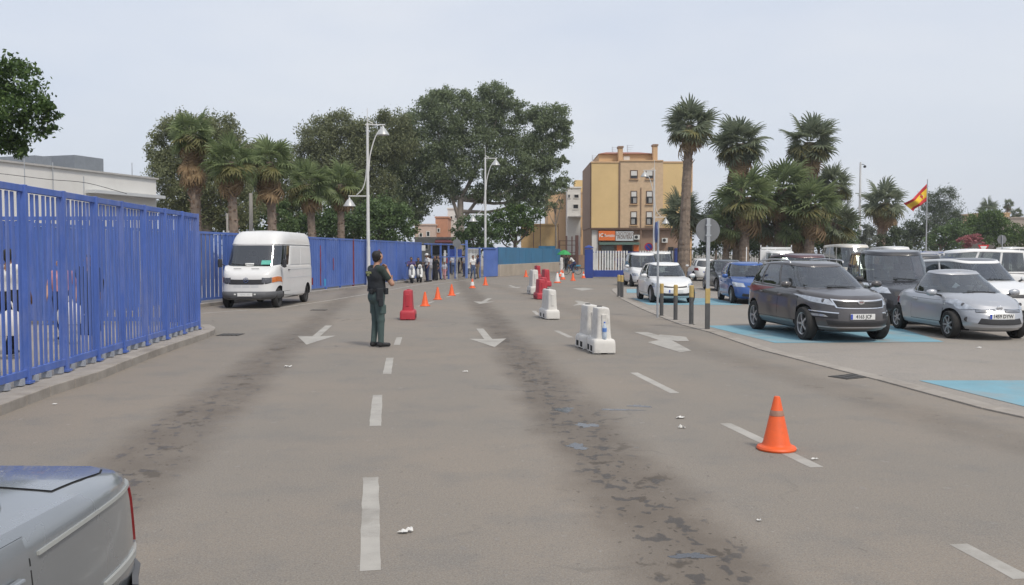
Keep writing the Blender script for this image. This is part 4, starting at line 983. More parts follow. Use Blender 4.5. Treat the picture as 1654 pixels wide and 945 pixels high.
# ================================================================== VEHICLES
def half_contour(xf, xr, w, nf, nr, N=45, cx=None):
    """plan outline from the front centre to the rear centre, evenly spaced"""
    if cx is None: cx = (xf + xr) / 2
    th = np.linspace(0, math.pi / 2, 260)
    c, s = np.cos(th).clip(0), np.sin(th).clip(0)
    fx, fy = cx + (xf - cx) * c ** (2 / nf), w * s ** (2 / nf)
    rx, ry = cx + (xr - cx) * c ** (2 / nr), w * s ** (2 / nr)
    X = np.concatenate([fx, rx[::-1][1:]]); Y = np.concatenate([fy, ry[::-1][1:]])
    L = np.concatenate([[0], np.cumsum(np.hypot(np.diff(X), np.diff(Y)))]); q = np.linspace(0, L[-1], N)
    return np.stack([np.interp(q, L, X), np.interp(q, L, Y)], 1)
class Shell:
    """stack of plan outlines; pt(u, t): u signed 0 front .. 1 rear (+ left), t 0 bottom .. 1 top"""
    N = 45
    def __init__(s, rings): s.T = np.array([r[0] for r in rings]); s.P = np.array([r[1] for r in rings])      # P: levels x N x 3
    def pt(s, u, t):
        a = min(max(abs(u), 0), 1) * (s.N - 1); i = min(int(a), s.N - 2); a -= i
        k = min(max(np.searchsorted(s.T, t) - 1, 0), len(s.T) - 2); b = (t - s.T[k]) / (s.T[k + 1] - s.T[k])
        p = (s.P[k, i] * (1 - a) + s.P[k, i + 1] * a) * (1 - b) + (s.P[k + 1, i] * (1 - a) + s.P[k + 1, i + 1] * a) * b
        return Vector((p[0], p[1] if u >= 0 else -p[1], p[2]))
    def nrm(s, u, t):
        e = .012; sg = 1 if u >= 0 else -1; au = abs(u)
        u0, u1 = max(au - e, 0.0), min(au + e, 1); t0, t1 = max(t - .02, 0), min(t + .02, 1)
        a = s.pt(sg * u1, t) - s.pt(sg * u0 if u0 > 0 else sg * 1e-9, t); b = s.pt(u, t1) - s.pt(u, t0); n = a.cross(b) * sg
        p = s.pt(u, t); 
        if n.length < 1e-9: return Vector((1, 0, 0))
        n.normalize()
        o = Vector((p.x - max(min(p.x, s.P[:, :, 0].max() - .8), s.P[:, :, 0].min() + .8), p.y, 0))
        return n if n.dot(o) >= 0 else -n
    def uv_front(s, y, z, rear=False):
        best = None; h = s.N // 2
        t = .5
        for _ in range(30):      # bisect on t
            pass
        lo, hi = 0.0, 1.0
        for _ in range(26):
            t = (lo + hi) / 2; zz = s.pt(s.u_y(abs(y), t, rear), t).z
            if zz < z: lo = t
            else: hi = t
        return (math.copysign(s.u_y(abs(y), t, rear), y if y else 1), t)
    def row(s, t):
        k = min(max(np.searchsorted(s.T, t) - 1, 0), len(s.T) - 2); b = (t - s.T[k]) / (s.T[k + 1] - s.T[k]); return s.P[k] * (1 - b) + s.P[k + 1] * b
    def u_y(s, y, t, rear=False):
        r = s.row(t); U = np.linspace(0, 1, s.N); m = int(np.argmax(r[:, 1]))
        if rear: return float(np.interp(y, r[m:, 1][::-1], U[m:][::-1]))
        return float(np.interp(y, r[:m + 1, 1], U[:m + 1]))
    def u_x(s, x, t):
        r = s.row(t); U = np.linspace(0, 1, s.N); return float(np.interp(x, r[::-1, 0], U[::-1]))
    def uv_side(s, x, z, sg=1):
        lo, hi = 0.0, 1.0
        for _ in range(26):
            t = (lo + hi) / 2; zz = s.pt(s.u_x(x, t), t).z
            if zz < z: lo = t
            else: hi = t
        return (sg * s.u_x(x, t), t)
    def patch(s, C, m, name, parent, off=.004, nu=10, nt=5, skirt=True, bow=0):
        """bilinear patch over four (u,t) corners c00,c10,c11,c01 lifted off the shell"""
        P = []
        for i in range(nu + 1):
            a = i / nu; r = []
            for j in range(nt + 1):
                b = j / nt
                u = (C[0][0] * (1 - a) + C[1][0] * a) * (1 - b) + (C[3][0] * (1 - a) + C[2][0] * a) * b
                t = (C[0][1] * (1 - a) + C[1][1] * a) * (1 - b) + (C[3][1] * (1 - a) + C[2][1] * a) * b + bow * math.sin(math.pi * a) * b
                r.append(s.pt(u, t) + s.nrm(u, t) * off)
            P.append(r)
        b_ = MB().grid(P)
        if skirt:
            k = nt + 1; ring = [i * k for i in range(nu + 1)] + [nu * k + j for j in range(1, nt + 1)] + [i * k + nt for i in range(nu - 1, -1, -1)] + [j for j in range(nt - 1, 0, -1)]
            base = len(b_.v); cen = sum((Vector(v) for v in b_.v), Vector()) / len(b_.v)
            lowered = []
            for q in ring:
                i, j = divmod(q, k); a, b = i / nu, j / nt
                u = (C[0][0] * (1 - a) + C[1][0] * a) * (1 - b) + (C[3][0] * (1 - a) + C[2][0] * a) * b
                t = (C[0][1] * (1 - a) + C[1][1] * a) * (1 - b) + (C[3][1] * (1 - a) + C[2][1] * a) * b + bow * math.sin(math.pi * a) * b
                b_.v.append(tuple(s.pt(u, t) - s.nrm(u, t) * .006)); lowered.append(len(b_.v) - 1)
            n = len(ring)
            for i in range(n): b_.f.append((ring[i], ring[(i + 1) % n], lowered[(i + 1) % n], lowered[i])); b_.m.append(0)
        return b_.build(name, m, parent, smooth=35)
def shell_mesh(sh, mats, crown=None, bottom=True, midx=None):
    """closed skin of a Shell; crown(x,y,wx) height added across the top"""
    N = sh.N; b = MB(); rings = []
    for k in range(len(sh.T)):
        L = [tuple(p) for p in sh.P[k]]; R_ = [(p[0], -p[1], p[2]) for p in sh.P[k]][1:-1][::-1]; rings.append(L + R_)
    n = len(rings[0]); V = [p for r in rings for p in r]; F = []; Mx = []
    for k in range(len(rings) - 1):
        for i in range(n):
            j = (i + 1) % n; F.append((k * n + i, k * n + j, (k + 1) * n + j, (k + 1) * n + i)); Mx.append(midx(sh.T[k]) if midx else 0)
    b.v = V; b.f = F; b.m = Mx
    if bottom: b.f.append(tuple(reversed(range(n)))); b.m.append(1 if len(mats) > 1 else 0)
    top = sh.P[-1]; K = 10; rows = []
    for i in range(N):
        x, y, z = top[i]; rows.append([(x, y * (1 - 2 * j / K), z + (crown(x, y * (1 - 2 * j / K), y) if 0 < j < K else 0)) for j in range(K + 1)])
    b.grid(rows, m=0)
    me = bpy.data.meshes.new('skin'); me.from_pydata(b.v, [], b.f)
    for m in mats: me.materials.append(m)
    me.polygons.foreach_set('material_index', b.m)
    bm = bmesh.new(); bm.from_mesh(me); bmesh.ops.remove_doubles(bm, verts=bm.verts, dist=2e-4)
    bmesh.ops.dissolve_degenerate(bm, edges=bm.edges, dist=1e-5); bmesh.ops.recalc_face_normals(bm, faces=bm.faces); bm.to_mesh(me); bm.free()
    return me
def paint(name, col, rough=.32, metal=.0, coat=.7):
    return mat('paint_' + name, col, rough, metal, var=.05, scale=1.5, coat=coat, dirt=tuple(c * .8 + .05 for c in col), dirt_amt=.35)
def glassmat(name, tint, refl=.10):
    m = bpy.data.materials.new(name); m.use_nodes = True; MATS[name] = m; nt = m.node_tree; N = nt.nodes; Lk = nt.links; N.clear()
    o = N.new('ShaderNodeOutputMaterial'); tr = N.new('ShaderNodeBsdfTransparent'); tr.inputs[0].default_value = (*tint, 1)
    gl = N.new('ShaderNodeBsdfGlossy'); gl.inputs['Roughness'].default_value = .03; gl.inputs[0].default_value = (.95, .97, 1, 1)
    fr = N.new('ShaderNodeLayerWeight'); fr.inputs[0].default_value = .33; mr = N.new('ShaderNodeMapRange'); mr.inputs[3].default_value = refl; mr.inputs[4].default_value = .95
    mx = N.new('ShaderNodeMixShader'); Lk.new(fr.outputs['Fresnel'], mr.inputs[0]); Lk.new(mr.outputs[0], mx.inputs[0]); Lk.new(tr.outputs[0], mx.inputs[1]); Lk.new(gl.outputs[0], mx.inputs[2]); Lk.new(mx.outputs[0], o.inputs[0]); return m
M_cglass = glassmat('car_glass', (.42, .46, .45), .09)
M_cglass_l = glassmat('car_glass_green', (.74, .80, .76), .12)
M_seat = mat('seat_cloth', (.10, .10, .105), .9, var=.2, scale=8); M_seatl = mat('seat_grey', (.17, .17, .165), .9, var=.15, scale=8)
M_rubber = mat('tyre_rubber', (.022, .021, .02), .85, var=.15, scale=6)
M_plastic = mat('black_plastic', (.028, .028, .030), .55, var=.1)
M_alloy = mat('alloy', (.50, .50, .51), .32, .75, var=.06)
M_hub = mat('hubcap', (.40, .40, .41), .4, .3, var=.08)
M_chrome = mat('chrome', (.72, .73, .74), .14, 1.0, var=.03)
M_lens = mat('headlamp', (.50, .52, .55), .10, .55, var=.35, scale=9, coat=1)
M_red = mat('tail_lamp', (.20, .010, .012), .3, var=.15, scale=8, coat=.25)
M_amber = mat('amber_lens', (.62, .17, .02), .2, var=.1, coat=1)
M_plate = mat('plate_white', (.70, .70, .68), .5, var=.03)
M_pblue = mat('plate_blue', (.03, .07, .42), .5, var=0)
M_ink = mat('ink', (.02, .02, .022), .6, var=0)
M_well = mat('wheel_well', (.012, .012, .012), .95, var=0)
M_bump0 = mat('lamp_reflector', (.12, .12, .13), .25, .4, var=.2, scale=20)
WHEEL = {}
def wheel_mesh(style, r, wd):
    key = (style, round(r, 3), round(wd, 3))
    if key in WHEEL: return WHEEL[key]
    h = wd / 2; rr = r * .66
    t = MB().lathe([(rr, -h * .92), (r * .90, -h), (r * .97, -h * .82), (r, -h * .45), (r, h * .45), (r * .97, h * .82), (r * .90, h), (rr, h * .92), (rr * .97, h * .5), (rr * .97, -h * .5)], 40, axis='Y', closed=True).mesh('tyre', M_rubber, smooth=40)
    b = MB(); b.lathe([(rr, -h * .6), (rr, h * .86), (rr * .93, h * .80), (rr * .90, h * .25)], 40, axis='Y', cap=False)
    b.lathe([(rr * .92, h * .22), (0.0, h * .22)], 40, axis='Y', m=1, cap=False)
    b.lathe([(rr * .25, h * .3), (rr * .24, h * .72), (rr * .12, h * .80), (0, h * .80)], 16, axis='Y', cap=False)
    if style == 'steel': b.lathe([(rr * .9, h * .42), (rr * .6, h * .62), (rr * .3, h * .6)], 30, axis='Y', m=1, cap=False)
    else:
        n, wk = {'five': (5, .30), 'seven': (7, .26), 'cap': (9, .34)}[style]
        for i in range(n):
            a = 2 * math.pi * i / n; d = Vector((math.cos(a), 0, math.sin(a))); p = Vector((-math.sin(a), 0, math.cos(a)))
            V = []
            for k, ww, yy in ((.20, wk * .75, .76), (.55, wk * .55, .80), (.93, wk * .72, .72)):
                V.append((d * rr * k + p * rr * ww / 2 + Vector((0, h * yy, 0)), d * rr * k - p * rr * ww / 2 + Vector((0, h * yy, 0))))
            vs = []
            for l, q in V: vs += [l, q, l - Vector((0, h * .3, 0)), q - Vector((0, h * .3, 0))]
            b.add(vs, [(0, 1, 5, 4), (4, 5, 9, 8), (0, 4, 6, 2), (4, 8, 10, 6), (1, 3, 7, 5), (5, 7, 11, 9)])
    rim = b.mesh('rim', [M_plastic if style == 'steel' else (M_hub if style == 'cap' else M_alloy), M_well], smooth=35)
    WHEEL[key] = (t, rim); return WHEEL[key]

def smooth_fn(pts):
    xs = [p[0] for p in pts]; P = spline(sorted(pts), 12 * (len(pts) - 1)); X = np.maximum.accumulate([p[0] for p in P]); Z = [p[1] for p in P]
    return lambda x: float(np.interp(x, X, Z))
class Car:
    def __init__(s, label, S, pos, heading, cat='car', group='parked cars', name='parked_car', detail=2):
        s.S = S; L, W = S['L'], S['W']; hx = L / 2; s.fx = hx - S['fo']; s.rx = s.fx - S['wb']
        h = R(heading)
        s.root = tag(empty(name, (pos[0] - math.cos(h) * s.fx, pos[1] - math.sin(h) * s.fx, 0), h), label, cat, group)
        s.pm = S['paint']; sh = smooth_fn(S['sh']); zb = S.get('zb', .2); s.zs = sh
        rings = []
        for t, fi, ri, si in S['lev']:
            c = half_contour(hx - fi, -hx + ri, W / 2 - si, S.get('nf', 4.2), S.get('nr', 5.0))
            z = np.array([zb + t * (sh(x) - zb) for x in c[:, 0]])
            if t == 0: z = z
            rings.append((t, np.column_stack([c, z])))
        # densify levels
        T = np.array([r[0] for r in rings]); PP = np.array([r[1] for r in rings]); Tn = np.unique(np.concatenate([np.linspace(0, 1, 15), T]))
        rings = [(t, np.array([[np.interp(t, T, PP[:, i, k]) for k in range(3)] for i in range(45)])) for t in Tn]
        s.tub = Shell(rings); cr = S.get('crown', .05)
        def crown(x, y, wx):
            e = max(0, min(1, (hx - .2 - x) / 1.0, (x + hx - .08) / .5)); e = e * e * (3 - 2 * e); return cr * e * max(0, 1 - (abs(y) / max(wx, .05)) ** 2.2)
        s.crown = crown
        low = S.get('low_t', .13)
        me = shell_mesh(s.tub, [s.pm, S.get('low_m', M_plastic), M_well], crown, midx=lambda t: 1 if t < low else 0)
        o = link('body', me, s.root); s.body = o
        if S.get('arch', True):
            cut = MB(); Ra = S['wr'] * S.get('ak', 1.17)
            for ax in (s.fx, s.rx):
                for sg in (1, -1):
                    y0, y1 = sg * (W / 2 - .27), sg * (W / 2 + .3)
                    cut.lathe([(Ra, min(y0, y1)), (Ra, max(y0, y1))], 36, (ax, 0, S['wr'] * 1.02), 'Y')
            co = cut.build('tmp_cut', M_well); co.matrix_world = o.matrix_world.copy(); co.parent = s.root; co.matrix_parent_inverse = Matrix()
            bm_ = o.modifiers.new('arch', 'BOOLEAN'); bm_.object = co; bm_.solver = 'EXACT'; bm_.operation = 'DIFFERENCE'
            dg = bpy.context.evaluated_depsgraph_get(); me2 = bpy.data.meshes.new_from_object(o.evaluated_get(dg))
            o.modifiers.clear(); o.data = me2; bpy.data.objects.remove(co)
            me2.materials.clear()
            for m in (s.pm, S.get('low_m', M_plastic), M_well): me2.materials.append(m)
            for p in me2.polygons:
                c = p.center
                for ax in (s.fx, s.rx):
                    d = math.hypot(c.x - ax, c.z - S['wr'] * 1.02)
                    if d < Ra * 1.003 and abs(c.y) < W / 2 + .05 and abs(c.y) > W / 2 - .30: p.material_index = 2
        o.data.polygons.foreach_set('use_smooth', [True] * len(o.data.polygons)); o.data.set_sharp_from_angle(angle=R(32))
        # cabin
        g = S['g']; c0 = half_contour(g['xA'], g['xC'], g['w0'], g.get('nf', 3.6), g.get('nr', 3.6)); c1 = half_contour(g['xrf'], g['xrr'], g['w1'], g.get('nf1', 3.8), g.get('nr1', 4.0))
        rf = smooth_fn(g['roof']); rings = []; hw = W / 2
        z0 = np.array([sh(x) + crown(x, y, hw * .95) * .9 - .03 for x, y in c0]); z1 = np.array([rf(x) for x in c1[:, 0]])
        bul = g.get('bulge', .018)
        for q in np.concatenate([np.linspace(0, .9, 10), [.95, 1.0]]):
            f = q; p = c0 * (1 - f) + c1 * f; k = 1 + bul * math.sin(math.pi * q) / .8
            z = z0 * (1 - q) + z1 * q
            if q == 1.0: p = p * np.array([1, .965]); z = z + .012
            rings.append((q, np.column_stack([p[:, 0], p[:, 1] * k, z])))
        s.cab = Shell(rings); rc = g.get('crown', .05)
        def rcrown(x, y, wx):
            e = min(1, (g['xrf'] - x) / .35, (x - g['xrr']) / .35); return rc * max(e, 0) ** .6 * max(0, 1 - (abs(y) / max(wx, .05)) ** 2.4)
        s0, s1 = g.get('s0', .10), g.get('s1', .91); gm = S.get('glass', M_cglass); holes = []
        r = s.cab.row(.1); U0 = np.linspace(0, 1, 45); m_ = int(np.argmax(r[:, 1]))
        if g.get('ws', True): holes.append((0, s.cab.u_y(g['w0'] * g.get('wsy', .86), .1), 'windscreen', S.get('wglass', gm)))
        for wdw in g['side']: holes.append((s.cab.u_x(wdw[0], .1), s.cab.u_x(wdw[1], .1), 'side_window', gm))
        if g.get('rw', True): holes.append((float(np.interp(g['w0'] * .86, r[m_:, 1][::-1], U0[m_:][::-1])), 1.0, 'rear_window', gm))
        br = sorted({round(v, 5) for h in holes for v in h[:2]} | {0.0, 1.0}); UU = []
        for a_, b_ in zip(br[:-1], br[1:]): UU += list(np.linspace(a_, b_, max(2, int(round((b_ - a_) * 44)) + 1)))[:-1]
        UU.append(1.0); TT = sorted(set(np.round(np.concatenate([np.linspace(0, s0, 3), np.linspace(s0, s1, 9), np.linspace(s1, .97, 3), [1.0]]), 4)))
        b = MB()
        for sg in (1, -1):
            G_ = [[s.cab.pt(sg * max(u, 1e-9), t) for u in UU] for t in TT]; base = len(b.v); b.v += [tuple(p) for rr in G_ for p in rr]; nu = len(UU)
            for j in range(len(TT) - 1):
                for i in range(nu - 1):
                    uc, tc_ = (UU[i] + UU[i + 1]) / 2, (TT[j] + TT[j + 1]) / 2
                    if s0 < tc_ < s1 and any(h[0] < uc < h[1] for h in holes): continue
                    b.f.append((base + j * nu + i, base + j * nu + i + 1, base + (j + 1) * nu + i + 1, base + (j + 1) * nu + i)); b.m.append(0)
        K = 10; b.mi = 1 if S.get('roof_m') else 0; rows = []
        for u in UU:
            q = s.cab.pt(max(u, 1e-9), 1.0); rows.append([(q.x, q.y * (1 - 2 * j / K), q.z + (rcrown(q.x, q.y * (1 - 2 * j / K), q.y) if 0 < j < K else 0)) for j in range(K + 1)])
        b.grid(rows); me = bpy.data.meshes.new('cabin'); me.from_pydata(b.v, [], b.f); me.materials.append(s.pm)
        if S.get('roof_m'): me.materials.append(S['roof_m'])
        me.polygons.foreach_set('material_index', b.m); bm = bmesh.new(); bm.from_mesh(me); bmesh.ops.remove_doubles(bm, verts=bm.verts, dist=3e-4); bmesh.ops.recalc_face_normals(bm, faces=bm.faces); bm.to_mesh(me); bm.free()
        c = link('cabin', me, s.root); me.polygons.foreach_set('use_smooth', [True] * len(me.polygons)); me.set_sharp_from_angle(angle=R(50))
        sol = c.modifiers.new('thickness', 'SOLIDIFY'); sol.thickness = .02; sol.offset = -1
        for u0, u1, nm, gmm in holes:
            if nm == 'windscreen': s.cab.patch([(-u1, s0), (u1, s0), (u1, s1), (-u1, s1)], gmm, nm, s.root, -.006, 16, 8, skirt=False)
            elif nm == 'rear_window':
                pc = MB(); Pp = [[None] * 7 for _ in range(17)]
                for i in range(17):
                    f = i / 16 * 2 - 1; u = 1 - abs(f) * (1 - u0); sgn = 1 if f < 0 else -1
                    for j in range(7): t = s0 + (s1 - s0) * j / 6; Pp[i][j] = s.cab.pt(sgn * u, t) - s.cab.nrm(sgn * u, t) * .006
                pc.grid(Pp).build(nm, gmm, s.root, smooth=60)
            else:
                for sg in (1, -1): s.cab.patch([(sg * u0, s0), (sg * u1, s0), (sg * u1, s1), (sg * u0, s1)], gmm, nm, s.root, -.006, 8, 6, skirt=False)
        # dark cabin floor, seats, wheel
        me = o.data
        for p in me.polygons:
            if p.normal.z > .6 and g['xC'] + .03 < p.center.x < g['xA'] - .03:
                yb = float(np.interp(p.center.x, c0[::-1, 0], c0[::-1, 1]))
                vv = [me.vertices[k_].co for k_ in p.vertices]
                if all(g['xC'] + .04 < q.x < g['xA'] - .04 and abs(q.y) < float(np.interp(q.x, c0[::-1, 0], c0[::-1, 1])) - .015 for q in vv): p.material_index = 2
        rz_ = min(p_[1] for p_ in g['roof']); sx0 = g['xA'] - 1.25; sm = S.get('seat_m', M_seat)
        rowsx = [sx0] + ([sx0 - .85] if sx0 - .85 > g['xC'] + .35 and g.get('rear_seat', True) else [])
        for sx_ in rowsx:
            for sy in (.36, -.36):
                zt_ = min(rz_ - .30, sh(sx_) + .30); z0_ = sh(sx_) - .12
                st_ = MB().box((sx_ - .04, sy, (z0_ + zt_) / 2), (.13, .46, zt_ - z0_), rot=Matrix.Rotation(R(-12), 3, 'Y')).build('seat', sm, s.root, bevel=.04)
                MB().box((sx_ - .10, sy, zt_ + .10), (.09, .25, .15)).build('headrest', sm, st_, bevel=.03)
        MB().lathe([(.165, -.012), (.185, -.012), (.185, .012), (.165, .012)], 20, closed=True).build('steering_wheel', M_plastic, s.root, (g['xA'] - .72, .36, sh(g['xA'] - .6) + .10)).rotation_euler = (0, R(-65), 0)
        # wheels
        ty, rim = wheel_mesh(S.get('rim', 'five'), S['wr'], S.get('tw', .205)); tr = W / 2 - S.get('tw', .205) / 2 - S.get('tin', .035)
        for ax, steer in ((s.fx, S.get('steer', 0)), (s.rx, 0)):
            for sg in (1, -1):
                wl = link('wheel', ty, s.root, (ax, sg * tr, S['wr']), (0, 0, (0 if sg > 0 else math.pi) + R(steer))); link('rim', rim, wl)
        if detail > 0: s.details(detail)
    def fp(s, y, z, off=0.0, rear=False):
        u, t = s.tub.uv_front(y, z, rear); return s.tub.pt(u, t) + s.tub.nrm(u, t) * off
    def front(s, name, C, m, off=.006, rear=False, parent=None, **k):
        return s.tub.patch([s.tub.uv_front(y, z, rear) for y, z in C], m, name, parent or s.root, off, **k)
    def side(s, name, C, m, sg, off=.005, parent=None, **k):
        return s.tub.patch([s.tub.uv_side(x, z, sg) for x, z in C], m, name, parent or s.root, off, **k)
    def plate(s, txt, z, rear=False, y=0, w=.52, h=.115, x=None, strip=True):
        px = (s.fp(0, z, rear=rear).x if x is None else x); d = -1 if rear else 1
        e = MB().box((px + d * .012, y, z), (.014, w, h)).build('number_plate', M_plate, s.root, bevel=.004)
        if strip: MB().box((px + d * .0205, y - d * (w / 2 - .022), z), (.002, .042, h - .012)).build('blue_strip', M_pblue, e)
        if txt: text_mesh('lettering', txt, .105, M_ink, e, (px + d * .0205, y + .018 * d, z), (R(90), 0, R(90 if not rear else -90)), .0008, bold=.002, sx=.86)
        return e
    def details(s, lv):
        S = s.S; W = S['W']; L = S['L']
        for sg in (1, -1):
            if S.get('mirror'):
                mx, my, mz = S['mirror']; p = Vector((mx, sg * my, mz)); b = MB()
                b.lathe([(0, -.11), (.06, -.095), (.085, -.02), (.085, .03), (.06, .09), (0, .10)], 14, (0, 0, 0), 'Y')
                me = b.mesh('mirror', s.pm if S.get('mirror_paint', True) else M_plastic, smooth=60); o = link('mirror', me, s.root, p); o.scale = (.75, 1.05, .9)
                MB().bar((mx, sg * (my - .08), mz - .03), (mx + .04, sg * (my - .20), mz - .07), .05, .04).build('mirror_arm', M_plastic, s.root)
            # doors
            for (xa, xb, z0) in S.get('doors', []):
                z1a, z1b = s.zs(xa) - .025, s.zs(xb) - .025
                s.side('door_gap', [(xa + .011, z0 - .011), (xb - .011, z0 - .011), (xb - .011, z1b + .0), (xa + .011, z1a + .0)], M_well, sg, .0012, nu=8, nt=6, skirt=False)
                dr = s.side('door', [(xa, z0), (xb, z0), (xb, z1b - .004), (xa, z1a - .004)], s.pm, sg, .0035, nu=8, nt=8)
                hx_ = xb + .16; z = (z1a + z1b) / 2 - .13; u, t = s.tub.uv_side(hx_, z, sg); p = s.tub.pt(u, t) + s.tub.nrm(u, t) * .02
                MB().box(p, (.17, .03, .035)).build('handle', s.pm if S.get('handle_paint', True) else M_plastic, dr, bevel=.008)
        if S.get('bonnet_gap'):
            pass
    def wipers(s, z_off=.03):
        g = s.S['g']
        for y0, y1 in ((.35, -.25), (-.15, -.68)):
            a = s.cab.pt(*self_uv(s.cab, y0, .10)); b = s.cab.pt(*self_uv(s.cab, y1, .16)); n = Vector((.6, 0, .5)).normalized() * .02
            MB().bar(a + n, b + n, .018, .014).build('wiper', M_plastic, s.root)
def self_uv(sh, y, t): return (math.copysign(sh.u_y(abs(y), t), y), t)

# -------------------------------------------------- dark grey SUV
P_kia = paint('graphite', (.075, .068, .068), .30, .3)
suv_lev = [(0, .22, .16, .16), (.06, .10, .08, .06), (.16, .03, .02, .015), (.30, .0, .0, .0), (.50, .01, .0, .0), (.62, .03, .01, .008), (.74, .055, .02, .012), (.86, .10, .03, .03), (.95, .16, .05, .055), (1.0, .27, .09, .10)]
kia_S = dict(L=4.44, W=1.855, wb=2.64, fo=.88, wr=.355, tw=.225, zb=.22, paint=P_kia, nf=3.3, nr=4.2, lev=suv_lev, low_t=.14, rim='five', ak=1.16, crown=.055, tin=.02,
    sh=[(-2.25, 1.06), (-1.9, 1.14), (-1.2, 1.135), (0, 1.09), (.9, 1.065), (1.4, 1.03), (1.9, .965), (2.25, .88)],
    g=dict(xA=1.34, xC=-2.10, w0=.845, nf=3.4, nr=4.0, xrf=.38, xrr=-1.80, w1=.60, roof=[(-1.85, 1.56), (-1.2, 1.615), (-.3, 1.63), (.38, 1.575)], crown=.03, s0=.10, s1=.92, bulge=.05, wsy=.90,
           side=[(.98, .16, .14, .93, .012, 0), (.08, -.88, .14, .93), (-.97, -1.62, .16, .90, 0, .012)]),
    mirror=(.86, 1.03, 1.16), doors=[(1.02, .12, .42), (.10, -.92, .42)], wglass=M_cglass_l)
k = Car('dark grey SUV with roof rails on the blue bay', kia_S, (7.0, 18.75), -83.5)
def kia_front(c):
    c.front('grille_surround', [(-.50, .72), (.50, .72), (.56, .90), (-.56, .90)], M_chrome, .010, nu=16)
    gr = c.front('grille', [(-.475, .735), (.475, .735), (.525, .865), (-.525, .865)], M_ink, .016, nu=16)
    for z in (.762, .794, .826): c.front('grille_bar', [(-.47, z - .004), (.47, z - .004), (.49, z + .006), (-.49, z + .006)], M_plastic, .022, nu=14, nt=1, parent=gr)
    p = c.fp(0, .815, .028); e = MB().lathe([(.075, 0), (.07, .012), (0, .012)], 20, (0, 0, 0), 'X').build('badge', M_chrome, gr, p); e.scale = (1, 1, .55)
    text_mesh('lettering', 'KIA', .05, M_red, e, (.0135, 0, 0), (R(90), 0, R(90)), .0005, bold=.002, sx=.9)
    for sg in (1, -1):
        c.front('headlamp', [(sg * .50, .76), (sg * .80, .83), (sg * .875, .965), (sg * .58, .885)], M_lens, .010, nu=10)
        p = c.fp(sg * .66, .855, .012); MB().lathe([(.040, -.01), (.040, .002), (.030, .005), (0, .004)], 16, p, 'X').build('lamp_bulb', M_bump0, c.root)
        c.front('fog_recess', [(sg * .48, .50), (sg * .86, .52), (sg * .87, .635), (sg * .48, .59)], M_plastic, .006)
        c.front('fog_lamp', [(sg * .62, .535), (sg * .82, .545), (sg * .83, .60), (sg * .68, .585)], M_lens, .012)
        c.front('chrome_strip', [(sg * .46, .605), (sg * .87, .645), (sg * .87, .665), (sg * .46, .625)], M_chrome, .012, nt=1)
    c.front('lower_intake', [(-.62, .37), (.62, .37), (.66, .475), (-.66, .475)], M_plastic, .008, nu=14)
    c.front('skid_strip', [(-.72, .325), (.72, .325), (.74, .345), (-.74, .345)], M_hub, .012, nu=14, nt=1)
    c.plate('4165 JCF', .545)
    c.wipers()
    for sg in (1, -1):
        rp = [(.15, sg * .615, 1.60), (.0, sg * .63, 1.672), (-.9, sg * .63, 1.69), (-1.65, sg * .61, 1.64), (-1.75, sg * .60, 1.585)]
        MB().tube(spline(rp, 18), .017, 8).build('roof_rail', M_alloy, c.root, smooth=50)
        c.front('tail_lamp', [(sg * .66, .95), (sg * .88, .93), (sg * .88, 1.06), (sg * .70, 1.06)], M_red, .008, rear=True)
        c.side('tail_lamp', [(-1.95, .95), (-2.16, .93), (-2.14, 1.05), (-1.80, 1.04)], M_red, sg, .008)
kia_front(k)

# -------------------------------------------------- silver coupe-cabriolet
P_sil = paint('silver', (.42, .43, .45), .34, .45)
mic_lev = [(0, .20, .16, .16), (.07, .09, .07, .05), (.18, .02, .015, .012), (.34, .0, .0, .0), (.52, .015, .005, .004), (.68, .05, .02, .012), (.82, .11, .05, .03), (.93, .20, .10, .07), (1.0, .34, .18, .14)]
mic_S = dict(L=3.81, W=1.67, wb=2.43, fo=.74, wr=.30, tw=.185, zb=.19, paint=P_sil, nf=2.9, nr=3.0, lev=mic_lev, low_t=.05, low_m=M_plastic, rim='seven', crown=.075,
    sh=[(-1.95, .82), (-1.6, .93), (-1.0, .965), (-.3, .945), (.5, .93), (.95, .925), (1.4, .85), (1.7, .76), (1.95, .64)], glass=M_cglass_l, roof_m=paint('roof_grey', (.20, .195, .20), .3, .3),
    g=dict(xA=1.10, xC=-1.08, w0=.735, nf=2.9, nr=3.0, xrf=.12, xrr=-.52, w1=.50, roof=[(-.55, 1.375), (-.25, 1.425), (.12, 1.40)], crown=.035, s0=.08, s1=.91, bulge=.06, wsy=.91, side=[(.82, -.36, .12, .90, .015, 0), (-.40, -.86, .14, .84, 0, -.02)]),
    mirror=(.72, .92, .97), doors=[(.86, -.42, .36)])
m_ = Car('silver coupe cabriolet with its hard top closed at the right edge', mic_S, (10.17, 19.05), -89)
